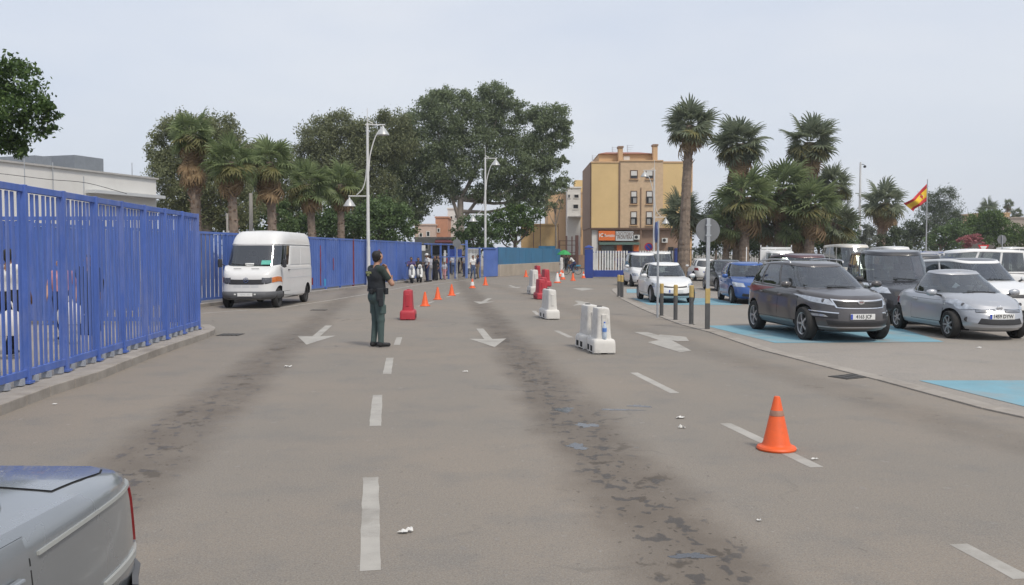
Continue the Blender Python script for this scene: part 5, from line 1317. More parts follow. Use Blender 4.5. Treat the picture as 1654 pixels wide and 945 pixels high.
def mic_front(c):
    for sg in (1, -1):
        o = c.front('headlamp', [(sg * .45, .655), (sg * .66, .64), (sg * .76, .80), (sg * .60, .845)], M_lens, .016, nu=10, nt=8)
        p = c.fp(sg * .60, .735, .016); MB().lathe([(.038, -.01), (.038, .004), (.028, .006), (0, .004)], 16, p, 'X').build('lamp_bulb', M_bump0, o)
        g = c.front('grille', [(sg * .09, .60), (sg * .47, .595), (sg * .46, .665), (sg * .11, .665)], M_plastic, .010)
        for z in (.607, .633, .658): c.front('grille_bar', [(sg * .10, z - .005), (sg * .46, z - .005), (sg * .46, z + .005), (sg * .10, z + .005)], M_chrome, .018, nt=1, parent=g)
        p = c.fp(sg * .60, .445, .0); MB().lathe([(.05, -.02), (.05, .006), (.04, .008), (.035, .0), (0, 0)], 18, p, 'X').build('fog_lamp', M_plastic, c.root, smooth=40)
        c.front('tail_lamp', [(sg * .52, .66), (sg * .74, .66), (sg * .72, .80), (sg * .55, .80)], M_red, .008, rear=True)
        p = c.tub.pt(*c.tub.uv_side(.98, .74, sg)); MB().lathe([(.022, -.01), (.02, .012), (0, .014)], 10, p, 'Y').build('side_repeater', M_plate, c.root)
    c.front('lower_intake', [(-.46, .36), (.46, .36), (.40, .475), (-.40, .475)], M_plastic, .008, nu=14)
    p = c.fp(0, .675, .02); b = MB().lathe([(.055, 0), (.055, .012), (.045, .014), (.045, 0)], 20, p, 'X', cap=False); b.box(p + Vector((.006, 0, 0)), (.012, .13, .022)); b.build('badge', M_chrome, c.root)
    c.plate('1459 DYW', .515)
    c.wipers()
    # cabin furniture seen through the glass
mic_front(m_)

# -------------------------------------------------- generic shapes
car_lev = [(0, .20, .16, .16), (.07, .09, .07, .05), (.18, .02, .015, .012), (.34, .0, .0, .0), (.52, .01, .005, .003), (.68, .03, .02, .01), (.82, .07, .04, .025), (.93, .13, .07, .055), (1.0, .25, .12, .10)]
def hatch(pm, L=4.0, W=1.72, H=1.47, rim='cap', **kw):
    hx = L / 2; S = dict(L=L, W=W, wb=L * .625, fo=L * .20, wr=.31, zb=.19, paint=pm, nf=3.4, nr=4.0, lev=car_lev, low_t=.05, rim=rim, crown=.06,
        sh=[(-hx, .86), (-hx + .3, .97), (-.8, .965), (.1, .94), (hx - 1.15, .92), (hx - .6, .86), (hx - .2, .76), (hx, .66)],
        g=dict(xA=hx - .98, xC=-hx + .10, w0=W / 2 - .085, nf=3.3, nr=3.8, xrf=hx - 1.72, xrr=-hx + .45, w1=W / 2 - .28, roof=[(-hx + .4, H - .07), (-.5, H - .01), (.0, H), (hx - 1.7, H - .05)], crown=.03, s0=.10, s1=.91, bulge=.05, wsy=.90,
               side=[(hx - 1.30, .0 + .08, .13, .92, .012, 0), (0, -.85, .13, .92), (-.93, -1.35, .16, .88, 0, .01)]),
        mirror=(hx - 1.38, W / 2 + .07, 1.0), doors=[(hx - 1.25, .03, .36), (.01, -.86, .36)]); S.update(kw); return S
def basic_front(c, grille=(.35, .56, .64), lamps=(.45, .74, .60, .74), plate='', pz=.42, intake=True, lampm=None):
    a, b, z0, z1 = lamps
    for sg in (1, -1):
        c.front('headlamp', [(sg * a, z0), (sg * b, z0 + .01), (sg * (b + .02), z1 + .03), (sg * (a + .05), z1)], lampm or M_lens, .010)
        c.front('tail_lamp', [(sg * .55, .70), (sg * .78, .70), (sg * .76, .88), (sg * .58, .88)], M_red, .008, rear=True)
    if grille:
        w_, z0, z1 = grille; c.front('grille', [(-w_, z0), (w_, z0), (w_, z1), (-w_, z1)], M_plastic, .008)
    if intake: c.front('lower_intake', [(-.55, .30), (.55, .30), (.52, .40), (-.52, .40)], M_plastic, .008)
    c.plate(plate, pz); c.plate('', .62, rear=True); c.wipers()
P_wht = paint('white', (.70, .70, .69), .35); P_wht2 = paint('white_dusty', (.62, .615, .59), .45); P_blu = paint('blue', (.022, .085, .30), .3, .25); P_blk = paint('black', (.016, .016, .019), .28, .1)
P_dgy = paint('slate', (.045, .05, .058), .3, .3); P_mar = paint('maroon', (.075, .028, .034), .4, .3); P_crm = paint('cream', (.58, .55, .48), .5)
c = Car('white hatchback beside the striped bollards, facing the camera', hatch(P_wht, 4.05, 1.70, 1.46, 'cap'), (5.95, 33.0), -88); basic_front(c, (.42, .60, .65), (.44, .74, .585, .72), '', .46)
c = Car('bright blue hatchback parked left of the dark grey SUV', hatch(P_blu, 4.2, 1.75, 1.48, 'five'), (8.85, 32.4), -94); basic_front(c, (.36, .62, .68), (.42, .76, .62, .76), '', .48)
p = c.fp(0, .66, .02); MB().lathe([(.055, 0), (.05, .012), (0, .012)], 16, p, 'X').build('badge', M_chrome, c.root)
c = Car('dark slate hatchback parked behind the bright blue one', hatch(P_dgy, 4.3, 1.78, 1.50, 'five'), (10.75, 43.0), -90); basic_front(c)
c = Car('small white hatchback seen from behind, beside the round sign back', hatch(P_wht, 3.95, 1.72, 1.48, 'cap'), (13.1, 62), 88, detail=2); basic_front(c)
def mpv(pm, L=4.4, W=1.83, H=1.85, nose=.62, **kw):
    hx = L / 2; S = dict(L=L, W=W, wb=L * .63, fo=L * .19, wr=.325, zb=.20, paint=pm, nf=3.6, nr=6.5, lev=car_lev, low_t=.10, rim='cap', crown=.06,
        sh=[(-hx, 1.04), (-hx + .3, 1.06), (-.8, 1.06), (.1, 1.05), (hx - .95, 1.03), (hx - .5, .96), (hx - .15, .86), (hx, .74)],
        g=dict(xA=hx - nose, xC=-hx + .04, w0=W / 2 - .07, nf=3.4, nr=7, xrf=hx - nose - .85, xrr=-hx + .20, w1=W / 2 - .20, nf1=4.2, nr1=6, roof=[(-hx + .15, H - .05), (-.5, H), (.0, H), (hx - nose - .8, H - .06)], crown=.03, s0=.08, s1=.90, bulge=.03, wsy=.90,
               side=[(hx - nose - .38, hx - nose - 1.30, .12, .90, .012, 0), (hx - nose - 1.40, hx - nose - 2.4, .12, .90), (hx - nose - 2.5, -hx + .35, .12, .88)]),
        mirror=(hx - nose - .42, W / 2 + .09, 1.14), doors=[(hx - nose - .32, hx - nose - 1.33, .36)]); S.update(kw); return S
c = Car('black people carrier between the dark grey SUV and silver cabriolet', mpv(P_blk, 4.66, 1.90, 1.90, .95, glass=M_cglass, wglass=M_cglass_l, mirror_paint=False), (10.35, 23.3), -100, cat='van'); basic_front(c, (.42, .74, .86), (.50, .84, .80, 1.0), '', .5)
c = Car('maroon people carrier roof showing above the dark grey SUV', mpv(P_mar, 4.4, 1.82, 1.80, .8), (10.55, 30.6), -89, cat='car'); basic_front(c)
c = Car('white compact van parked behind the white hatchback', mpv(P_wht, 4.2, 1.76, 1.86, .62, rim='steel'), (7.4, 49.2), -90, cat='van', name='parked_van', group='parked vans'); basic_front(c, (.4, .62, .70))
c = Car('white van with pale windows behind the compact white one', mpv(P_wht2, 4.4, 1.80, 1.95, .7, rim='steel'), (9.7, 57), -92, cat='van', name='parked_van', group='parked vans'); basic_front(c)
c = Car('cream high van behind the black people carrier', mpv(P_crm, 4.9, 1.95, 2.32, .55, rim='steel'), (18.3, 46.5), -90, cat='van', name='parked_van', group='parked vans'); basic_front(c)
c = Car('black SUV with pale roof rails behind the silver cabriolet', mpv(P_blk, 4.5, 1.86, 1.78, .95, rim='five'), (14.6, 30.5), -92); basic_front(c)
for sg in (1, -1): MB().tube(spline([(.5, sg * .66, 1.76), (.3, sg * .68, 1.84), (-1.4, sg * .68, 1.85), (-1.7, sg * .66, 1.77)], 12), .022, 7).build('roof_rail', P_wht, c.root)
MB().box((.1, 0, 1.845), (.06, 1.30, .04)).box((-1.1, 0, 1.845), (.06, 1.30, .04)).build('roof_bar', P_wht, c.root)
c = Car('white minibus far back left of the flagpole', mpv(P_wht2, 4.6, 1.85, 2.22, .7, rim='steel'), (D(1470, 0, 50)[0], 50), -90, cat='van', name='parked_van', group='parked vans'); basic_front(c)
c = Car('white crossover with black roof behind the silver cabriolet', mpv(P_wht, 4.3, 1.84, 1.66, 1.0, rim='five', roof_m=P_blk, wglass=M_cglass_l), (13.15, 23.6), -84); basic_front(c, (.42, .70, .78), (.5, .82, .72, .88))
c = Car('white people carrier parked sideways by the right edge', mpv(P_wht, 4.7, 1.86, 1.98, .85), (16.9, 36), 178); basic_front(c)
c = Car('white van at the back by the white boundary wall', mpv(P_wht2, 4.8, 1.9, 2.3, .6, rim='steel'), (D(1622, 0, 66)[0], 66), -150, cat='van', name='parked_van', group='parked vans'); basic_front(c)
# white dropside lorry
c = Car('white dropside pickup truck with ladder rack behind the parked cars', mpv(P_wht, 2.35, 1.8, 1.95, .5, wb=1.2, fo=.55, arch=False, doors=[], rim='steel', g=dict(xA=.75, xC=-1.12, w0=.84, nf=3.4, nr=8, xrf=.1, xrr=-1.1, w1=.72, nr1=8, roof=[(-1.1, 1.93), (0, 1.95), (.1, 1.9)], crown=.03, s0=.08, s1=.9, side=[(.4, -.5, .12, .9)], rw=True)), (15.9, 51.5), -90, cat='truck', name='pickup_truck', group='parked vans'); basic_front(c)
b = MB(); b.box((-2.9, 0, .80), (3.4, 1.9, .12)); b.box((-1.24, 0, 1.45), (.06, 1.9, 1.25)); b.box((-4.58, 0, 1.05), (.05, 1.9, .4))
for sg in (1, -1): b.box((-2.9, sg * .93, 1.05), (3.3, .04, .4)); b.bar((-1.24, sg * .92, .8), (-1.24, sg * .92, 2.35), .05, .05); b.bar((-4.5, sg * .92, .8), (-4.5, sg * .92, 2.25), .05, .05)
b.box((-1.24, 0, 2.16), (.05, 1.86, .12)); b.build('load_bed', P_wht, c.root)
ty, rim = wheel_mesh('steel', .325, .205)
for sg in (1, -1): w_ = link('wheel', ty, c.root, (-3.2, sg * .75, .325), (0, 0, 0 if sg > 0 else math.pi)); link('rim', rim, w_)

# -------------------------------------------------- white panel van
P_van = paint('van_white', (.66, .655, .64), .42, 0, .3)
van_lev = [(0, .14, .04, .10), (.06, .03, .01, .03), (.14, .0, .0, .01), (.30, .02, .0, .0), (.50, .04, .0, .0), (.70, .05, .0, .0), (.86, .07, .005, .004), (.94, .10, .01, .01), (1.0, .16, .02, .03)]
vS = dict(L=5.15, W=1.97, wb=3.50, fo=.72, wr=.34, tw=.20, zb=.29, paint=P_van, nf=5.5, nr=12, lev=van_lev, low_t=.0, crown=.05, rim='steel', ak=1.2, tin=.06,
    sh=[(-2.6, 1.42), (-1, 1.42), (1.0, 1.42), (1.75, 1.42), (2.05, 1.36), (2.3, 1.24), (2.45, 1.16), (2.6, 1.07)],
    g=dict(xA=2.05, xC=-2.555, w0=.955, nf=6.5, nr=14, xrf=1.56, xrr=-2.53, w1=.915, nf1=6.5, nr1=14, roof=[(-2.55, 2.15), (0, 2.15), (1.6, 2.15)], crown=.0, s0=.07, s1=.95, bulge=.006, wsy=.975, side=[(1.58, .82)], rw=False, rear_seat=False),
    doors=[(1.66, .76, .55)], handle_paint=False)
v = Car('white high roofed panel van parked along the far blue fence', vS, (-8.80, 30.0), -91.5, cat='van', name='panel_van', group='parked vans')
# high roof
c0 = half_contour(1.56, -2.53, .912, 6.5, 14); c1 = half_contour(1.02, -2.44, .74, 6, 11); rings = []
for q in np.linspace(0, 1, 11):
    a = math.sin(q * math.pi / 2); bq = 1 - math.cos(q * math.pi / 2); p = c0 * (1 - bq) + c1 * bq
    p[:, 0] = c0[:, 0] * (1 - (.55 * q + .45 * bq)) + c1[:, 0] * (.55 * q + .45 * bq)
    rings.append((q, np.column_stack([p, np.full(45, 2.155 + .44 * (.35 * q + .65 * a))])))
hr = Shell(rings); me = shell_mesh(hr, [P_van], lambda x, y, wx: .05 * max(0, min(1, (.98 - x) / .5, (x + 2.4) / .3)) * (1 - (abs(y) / max(wx, .05)) ** 2), bottom=False)
o = link('high_roof', me, v.root); me.polygons.foreach_set('use_smooth', [True] * len(me.polygons)); me.set_sharp_from_angle(angle=R(40))
MB().tube([tuple(p) + (2.155,) for p in c0 * np.array([1.004, 1.012])] + [(p[0] * 1.004, -p[1] * 1.012, 2.155) for p in c0[::-1]], .014, 6).build('roof_gutter', P_van, v.root)
for sg in (1, -1):
    for xa, xb in ((.60, -.62), (-.74, -2.2)):
        for nm, mt, k_, of in (('panel_edge', M_sgrey, .02, .003), ('side_panel', P_van, 0, .010)):
            ua, ub = v.cab.u_x(xa + k_, .1), v.cab.u_x(xb - k_, .1); v.cab.patch([(sg * ua, .08 - k_), (sg * ub, .08 - k_), (sg * ub, .86 + k_), (sg * ua, .86 + k_)], mt, nm, v.root, of, 6, 4)
    v.side('rubbing_strip', [(1.3, .98), (-2.4, .98), (-2.4, 1.0), (1.3, 1.0)], M_sgrey, sg, .006, nu=16, nt=1)
    v.side('sliding_rail', [(.7, 1.27), (-2.4, 1.27), (-2.4, 1.285), (.7, 1.285)], M_sgrey, sg, .008, nu=16, nt=1)
    MB().lathe([(0, -.15), (.07, -.13), (.08, 0), (.07, .13), (0, .15)], 12, (1.86, sg * 1.10, 1.50), 'Z').bar((1.86, sg * 1.10, 1.5), (1.78, sg * .97, 1.42), .03, .03).build('mirror', M_plastic, v.root, smooth=50)
    v.front('headlamp', [(sg * .52, .86), (sg * .80, .86), (sg * .80, 1.03), (sg * .52, 1.03)], M_bump0, .012)
    v.front('indicator', [(sg * .81, .86), (sg * .965, .86), (sg * .96, 1.03), (sg * .81, 1.03)], M_amber if sg > 0 else M_red, .012)
v.front('grille', [(-.79, .855), (.79, .855), (.79, 1.04), (-.79, 1.04)], M_plastic, .006, nu=18)
gp = v.fp(0, .945, .02)
st = MB().lathe([(.085, 0), (.085, .012), (.068, .012), (.068, 0)], 28, gp, 'X', cap=False)
for k_ in range(3):
    a = R(90 + 120 * k_); st.bar(gp + Vector((.006, 0, 0)), gp + Vector((.006, .072 * math.cos(a), .072 * math.sin(a))), .016, .012)
st.build('badge', M_chrome, v.root)
for y0, y1 in ((-.42, -.16), (-.12, .12), (.16, .42)):
    for k_ in range(3): v.front('air_slot', [(y0, .700 + k_ * .042), (y1, .700 + k_ * .042), (y1, .720 + k_ * .042), (y0, .720 + k_ * .042)], M_sgrey, .004, nu=4, nt=1)
M_bump = mat('bumper_grey', (.09, .092, .097), .6, var=.12)
bp = MB(); rows = []
for z, of in ((.30, .02), (.34, .075), (.44, .095), (.54, .085), (.57, .03)):
    r = []
    for i in range(41):
        y = -.99 + 1.98 * i / 40; u, t = v.tub.uv_front(max(-.955, min(.955, y)), z); q = v.tub.pt(u, t); r.append((q.x + of - .10 * max(0, abs(y) - .80) / .19, y * (1 + of * .2), z))
    rows.append(r)
bp.grid(rows); bp.build('bumper', M_bump, v.root, smooth=50)
e = v.plate('', .47, x=v.fp(0, .47).x + .085, strip=False, w=.50); text_mesh('lettering', '1876 · 40', .085, M_sgrey, e, (v.fp(0, .47).x + .106, 0, .47), (R(90), 0, R(90)), .0006)
for y in (-.33, .33): MB().box((v.fp(0, .48).x + .095, y, .48), (.02, .06, .045)).build('bumper_lamp', M_plate, v.root)
v.wipers()
for y in (-.38, .22): MB().box((2.22, y, 1.325), (.02, .26, .008), rot=Matrix.Rotation(R(-20), 3, 'Y')).build('bonnet_vent', M_plastic, v.root)
pp = v.cab.pt(*self_uv(v.cab, .55, .17)); o = MB().box((0, 0, 0), (.004, .34, .17), rot=Matrix.Rotation(R(-35), 3, 'Y')).build('green_paper', mat('paper_green', (.10, .40, .32), .6, var=.1), v.root, (pp.x + .012, .52, pp.z + .05))
MB().box((0, 0, 0), (.004, .30, .10), rot=Matrix.Rotation(R(-35), 3, 'Y')).build('white_paper', M_plate, v.root, (pp.x + .03, -.05, pp.z - .015))
for sg in (1, -1): MB().box((-2.6, sg * .88, .75), (.02, .12, .28)).build('tail_lamp', M_red, v.root)

# -------------------------------------------------- old saloon at the lower left
P_old = paint('old_silver', (.255, .272, .285), .26, .45, .8)
old_lev = [(0, .16, .20, .14), (.08, .05, .09, .04), (.20, .0, .015, .008), (.34, .0, .0, .0), (.50, .01, .004, .0), (.66, .03, .012, .004), (.80, .05, .018, .010), (.90, .08, .026, .020), (.96, .12, .042, .036), (1.0, .18, .075, .070)]
oS = dict(L=4.42, W=1.70, wb=2.42, fo=.78, wr=.30, tw=.18, zb=.22, paint=P_old, nf=4.5, nr=6.6, lev=old_lev, low_t=.12, crown=.035, rim='cap',
    sh=[(-2.22, .815), (-2.0, .845), (-1.5, .872), (-.8, .88), (.5, .875), (1.2, .84), (2.2, .68)],
    g=dict(xA=1.0, xC=-1.52, w0=.755, nf=3.6, nr=3.4, xrf=.25, xrr=-.82, w1=.56, roof=[(-.85, 1.36), (-.3, 1.40), (.25, 1.36)], crown=.03, s0=.1, s1=.9, bulge=.04, side=[(.7, -.1), (-.2, -.95)]), doors=[(.75, -.12, .36), (-.15, -1.02, .36)])
oc = Car('old silver saloon at the lower left corner, its boot towards us', oS, (-2.53, .54), -91, group=None)
r_ = oc.root
def top_pt(x, y, off=.0):
    z = oc.zs(x); r = oc.tub.row(1.0); wx = float(np.interp(x, r[::-1, 0], r[::-1, 1])); return Vector((x, y, z + oc.crown(x, y, wx) + off))
# boot lid: raised skin with a dark gap round it
for nm, mt, k_, of in (('boot_gap', M_well, .008, .0015), ('boot_lid', P_old, 0, .005)):
    G_ = []
    for i in range(13):
        x = -1.50 + k_ + (-2.085 + 1.50 - 2 * k_) * i / 12
        r1 = oc.tub.row(1.0); wx = float(np.interp(x, r1[::-1, 0], r1[::-1, 1])); yh = min(.66, wx - .055) + k_; G_.append([top_pt(x, yh * (1 - 2 * j / 14), of) for j in range(15)])
    MB().grid(G_).build(nm, mt, r_, smooth=60)
for sg in (1, -1):
    oc.side('upper_strip', [(-1.08, .772), (-2.17, .772), (-2.17, .786), (-1.08, .786)], mat('trim_pale', (.42, .43, .41), .35, .3, var=.04), sg, .010, nu=14, nt=2)
    oc.side('lower_strip', [(-1.55, .470), (-2.195, .470), (-2.195, .500), (-1.55, .500)], mat('trim_grey', (.45, .46, .44), .4, .3, var=.05), sg, .012, nu=10, nt=2)
    tl = oc.side('tail_lamp', [(-2.178, .515), (-2.213, .515), (-2.208, .70), (-2.165, .70)], M_red, sg, .012, nu=4)
    oc.side('tail_lamp', [(-2.165, .702), (-2.208, .702), (-2.200, .765), (-2.155, .765)], M_amber, sg, .012, nu=4)
    oc.front('tail_lamp', [(sg * .45, .515), (sg * .74, .515), (sg * .73, .76), (sg * .45, .76)], M_red, .010, rear=True)
bp = MB(); rows = []
for z, of in ((.23, .0), (.26, .05), (.33, .07), (.385, .06), (.40, .01)):
    r = []
    for i in range(33):
        y = -.84 + 1.68 * i / 32; u, t = oc.tub.uv_front(max(-.81, min(.81, y)), z, True); q = oc.tub.pt(u, t); r.append((q.x - of, y * (1 + of * .25), z))
    rows.append(r)
bp.grid(rows); bp.build('bumper', M_bump, r_, smooth=50)
# ================================================================== PEOPLE
def surface_net(f, org, h):
    """quads of the zero level of a sampled field"""
    nx, ny, nz = f.shape; neg = f < 0
    cells = np.zeros((nx - 1, ny - 1, nz - 1), int); cor = [(i, j, k) for i in (0, 1) for j in (0, 1) for k in (0, 1)]
    for c in cor: cells += neg[c[0]:nx - 1 + c[0], c[1]:ny - 1 + c[1], c[2]:nz - 1 + c[2]]
    act = (cells > 0) & (cells < 8); idx = -np.ones(act.shape, int); A = np.argwhere(act); idx[act] = np.arange(len(A))
    acc = np.zeros((len(A), 3)); cnt = np.zeros(len(A))
    for a in cor:
        for ax in range(3):
            if a[ax]: continue
            b = list(a); b[ax] = 1
            fa = f[A[:, 0] + a[0], A[:, 1] + a[1], A[:, 2] + a[2]]; fb = f[A[:, 0] + b[0], A[:, 1] + b[1], A[:, 2] + b[2]]
            m = (fa < 0) != (fb < 0); t = np.where(m, fa / np.where(m, fa - fb, 1), 0)
            p = np.tile(np.array(a, float), (len(A), 1)); p[:, ax] += t; acc += p * m[:, None]; cnt += m
    V = (A + acc / cnt[:, None]) * h + org; F = []
    for ax in range(3):
        o1, o2 = [(1, 2), (2, 0), (0, 1)][ax]
        sl = [slice(None)] * 3; sl2 = [slice(None)] * 3; sl[ax] = slice(0, f.shape[ax] - 1); sl2[ax] = slice(1, None)
        e = np.argwhere(neg[tuple(sl)] != neg[tuple(sl2)])
        e = e[(e[:, o1] > 0) & (e[:, o2] > 0) & (e[:, o1] < f.shape[o1] - 1) & (e[:, o2] < f.shape[o2] - 1)]
        def g(d1, d2):
            q = e.copy(); q[:, o1] -= d1; q[:, o2] -= d2; return idx[q[:, 0], q[:, 1], q[:, 2]]
        Q = np.stack([g(1, 1), g(0, 1), g(0, 0), g(1, 0)], 1); fl = neg[e[:, 0], e[:, 1], e[:, 2]]; Q[~fl] = Q[~fl][:, ::-1]; F.append(Q)
    return V, np.concatenate(F)
def blob_body(prims, h, k=.03):
    """prims: (p0, p1, r0, r1, material index, blend). One continuous skin round them all"""
    P0 = np.array([p[0] for p in prims], float); P1 = np.array([p[1] for p in prims], float); rr = max(max(p[2], p[3]) for p in prims)
    lo = np.minimum(P0, P1).min(0) - rr - .05; hi = np.maximum(P0, P1).max(0) + rr + .05; n = np.ceil((hi - lo) / h).astype(int) + 1
    gx = [lo[i] + h * np.arange(n[i]) for i in range(3)]; X, Y, Z = np.meshgrid(*gx, indexing='ij'); f = np.full(X.shape, 9.0)
    def dist(p, X, Y, Z):
        a, b = np.array(p[0], float), np.array(p[1], float); d = b - a; L2 = max(float(d @ d), 1e-9)
        t = (((X - a[0]) * d[0] + (Y - a[1]) * d[1] + (Z - a[2]) * d[2]) / L2).clip(0, 1)
        return np.sqrt((X - a[0] - t * d[0]) ** 2 + (Y - a[1] - t * d[1]) ** 2 + (Z - a[2] - t * d[2]) ** 2) - (p[2] + (p[3] - p[2]) * t)
    for p in prims:
        kk = p[5] if len(p) > 5 else k; a = np.minimum(p[0], p[1]) - max(p[2], p[3]) - 3 * kk - 2 * h; b = np.maximum(p[0], p[1]) + max(p[2], p[3]) + 3 * kk + 2 * h
        i0 = np.maximum(((a - lo) / h).astype(int), 0); i1 = np.minimum(((b - lo) / h).astype(int) + 2, n); s = tuple(slice(i0[i], i1[i]) for i in range(3))
        d = dist(p, X[s], Y[s], Z[s]); o = f[s]; hh = np.maximum(kk - np.abs(o - d), 0) / kk; f[s] = np.minimum(o, d) - hh * hh * kk * .25
    V, F = surface_net(f, lo, h); C = V[F].mean(1); best = np.full(len(C), 9.0); mi = np.zeros(len(C), int)
    for p in prims:
        d = dist(p, C[:, 0], C[:, 1], C[:, 2]); m = d < best; best[m] = d[m]; mi[m] = p[4]
    return V, F, mi
SKIN = mat('skin', (.40, .22, .145), .6, var=.06, scale=12); SKIN2 = mat('skin_dark', (.22, .115, .07), .6, var=.06, scale=12)
HAIR = mat('hair_black', (.014, .012, .011), .7, var=.2, scale=30); SHOE = mat('shoe_black', (.018, .018, .019), .6, var=.1)
def cloth(name, col): return mat('cloth_' + name, col, .9, var=.10, scale=14, bump=.25, bscale=40)
def V3(*a): return np.array(a, float)
def person_prims(P, scale=1.0, thin=1.0, hands=True, sleeve='short', skirt=False, fingers=False, hair=True, neck_tilt=(0, 0)):
    """joints in metres, x forward, y left. materials 0 skin 1 shirt 2 trousers 3 hair 4 shoes"""
    J = dict(hipL=V3(0, .095, .93), hipR=V3(0, -.095, .93), kneeL=V3(.03, .10, .51), kneeR=V3(.03, -.10, .51), ankL=V3(-.02, .10, .09), ankR=V3(-.02, -.10, .09),
             shL=V3(-.01, .185, 1.44), shR=V3(-.01, -.185, 1.44), elL=V3(-.04, .25, 1.15), elR=V3(-.04, -.25, 1.15), wrL=V3(.04, .27, .90), wrR=V3(.04, -.27, .90),
             waist=V3(0, 0, 1.10), chest=V3(.0, 0, 1.33), neck=V3(-.005, 0, 1.50), head=V3(.02, 0, 1.645), look=0.0)
    for a, b in P.items(): J[a] = np.array(b, float) if not np.isscalar(b) else b
    t = thin; pr = []
    for s, sg in (('L', 1), ('R', -1)):
        hp, kn, an = J['hip' + s], J['knee' + s], J['ank' + s]
        pr += [(hp, kn, .098 * t, .066 * t, 2), (kn, an + V3(0, 0, .03), .064 * t, .050 * t, 2)]
        fd = P.get('foot' + s, V3(.19, .012 * sg, -.045)); pr += [(an + V3(-.03, 0, -.035), an + V3(-.03, 0, -.035) * 0 + fd + V3(-.03, 0, 0), .044, .036, 4, .02), (an + V3(0, 0, .03), an + V3(-.02, 0, -.03), .046, .046, 4, .02)]
        sh, el, wr = J['sh' + s], J['el' + s], J['wr' + s]; cut = sh + (el - sh) * .62
        if sleeve == 'short': pr += [(sh, cut, .064 * t, .056 * t, 1), (cut, el, .047 * t, .042 * t, 0, .02), (el, wr, .042 * t, .030 * t, 0, .02)]
        else: pr += [(sh, el, .064 * t, .050 * t, 1), (el, wr + (el - wr) * .1, .048 * t, .036 * t, 1), (wr + (el - wr) * .12, wr, .03, .029, 0, .015)]
        hd = P.get('hand' + s, (wr - el) / np.linalg.norm(wr - el)); hd = np.array(hd, float); hd /= np.linalg.norm(hd)
        pn = P.get('palm' + s, V3(0, -sg, 0)); side = np.cross(hd, pn); side /= max(np.linalg.norm(side), 1e-6); pn = np.cross(side, hd)
        for o in (-.022, 0, .022): pr.append((wr + side * o * .6, wr + hd * .085 + side * o, .019, .017, 0, .012))
        curl = P.get('curl', .45)
        for i, (o, L) in enumerate(((-.033, .062), (-.011, .075), (.011, .078), (.033, .068))):
            b = wr + hd * .085 + side * o; m_ = b + (hd * (1 - curl * .3) + pn * curl * .5) * L * .5; e = m_ + (hd * (1 - curl) + pn * curl) * L * .5
            pr += [(b, m_, .0095, .009, 0, .006), (m_, e, .009, .0078, 0, .006)]
        tb = wr + hd * .03 + side * .03; pr += [(tb, tb + hd * .035 + side * .028 + pn * .01, .012, .011, 0, .01), (tb + hd * .035 + side * .028 + pn * .01, tb + hd * .065 + side * .03 + pn * .02, .010, .008, 0, .006)]
    w_, c_ = J['waist'], J['chest']; hc = (J['hipL'] + J['hipR']) / 2
    for sg in (1, -1):
        y = lambda v: V3(0, sg * v, 0)
        pr += [(hc + y(.075) + V3(-.01, 0, .02), w_ + y(.070), .110 * t, .098 * t, 2 if not P.get('untucked') else 1, .05), (w_ + y(.068) + V3(0, 0, .0), c_ + y(.082), .100 * t, .110 * t, 1, .05), (c_ + y(.082), J['sh' + ('L' if sg > 0 else 'R')] + y(-.045), .108 * t, .068 * t, 1, .05)]
        pr.append((J['neck'] + y(.03) + V3(0, 0, -.03), J['sh' + ('L' if sg > 0 else 'R')], .052, .058, 1, .04))
    pr.append((hc + V3(-.055, .05, -.03), hc + V3(-.055, -.05, -.03), .075 * t, .075 * t, 2, .05))
    nk, hd = J['neck'], J['head']; pr.append((nk + V3(0, 0, -.04), nk * .35 + hd * .65 + V3(-.01, 0, -.05), .058, .054, 0, .03))
    a = J['look']; R3 = np.array([[math.cos(a), -math.sin(a), 0], [math.sin(a), math.cos(a), 0], [0, 0, 1]])
    def H(x, y, z): return hd + R3 @ V3(x, y, z)
    pr += [(H(-.015, 0, .03), H(.02, 0, .02), .088, .084, 0, .03), (H(.035, 0, -.01), H(.05, 0, -.06), .070, .050, 0, .03), (H(.06, 0, -.085), H(.055, 0, -.08), .030, .030, 0, .03), (H(.10, 0, .01), H(.122, 0, -.022), .009, .014, 0, .015),
           (H(.0, .088, .005), H(-.012, .092, -.03), .014, .011, 0, .008), (H(.0, -.088, .005), H(-.012, -.092, -.03), .014, .011, 0, .008), (H(.098, .0, -.058), H(.094, 0, -.062), .014, .014, 0, .012)]
    for sg in (1, -1): pr.append((H(.088, sg * .030, .022), H(.088, sg * .034, .022), .013, .013, 5, .004))
    if hair: pr += [(H(-.035, 0, .045), H(.015, 0, .062), .088, .072, 3, .012), (H(-.055, 0, .0), H(-.06, 0, -.03), .070, .055, 3, .012), (H(-.03, .05, .02), H(-.04, .05, -.01), .045, .036, 3, .012), (H(-.03, -.05, .02), H(-.04, -.05, -.01), .045, .036, 3, .012)]
    if skirt:
        for sg in (1, -1): pr += [(hc + V3(0, sg * .06, 0), V3(0, sg * .09, .12), .12, .15, 2, .08)]
    return pr, J, H
EYE = mat('eye', (.05, .03, .02), .3, var=0)
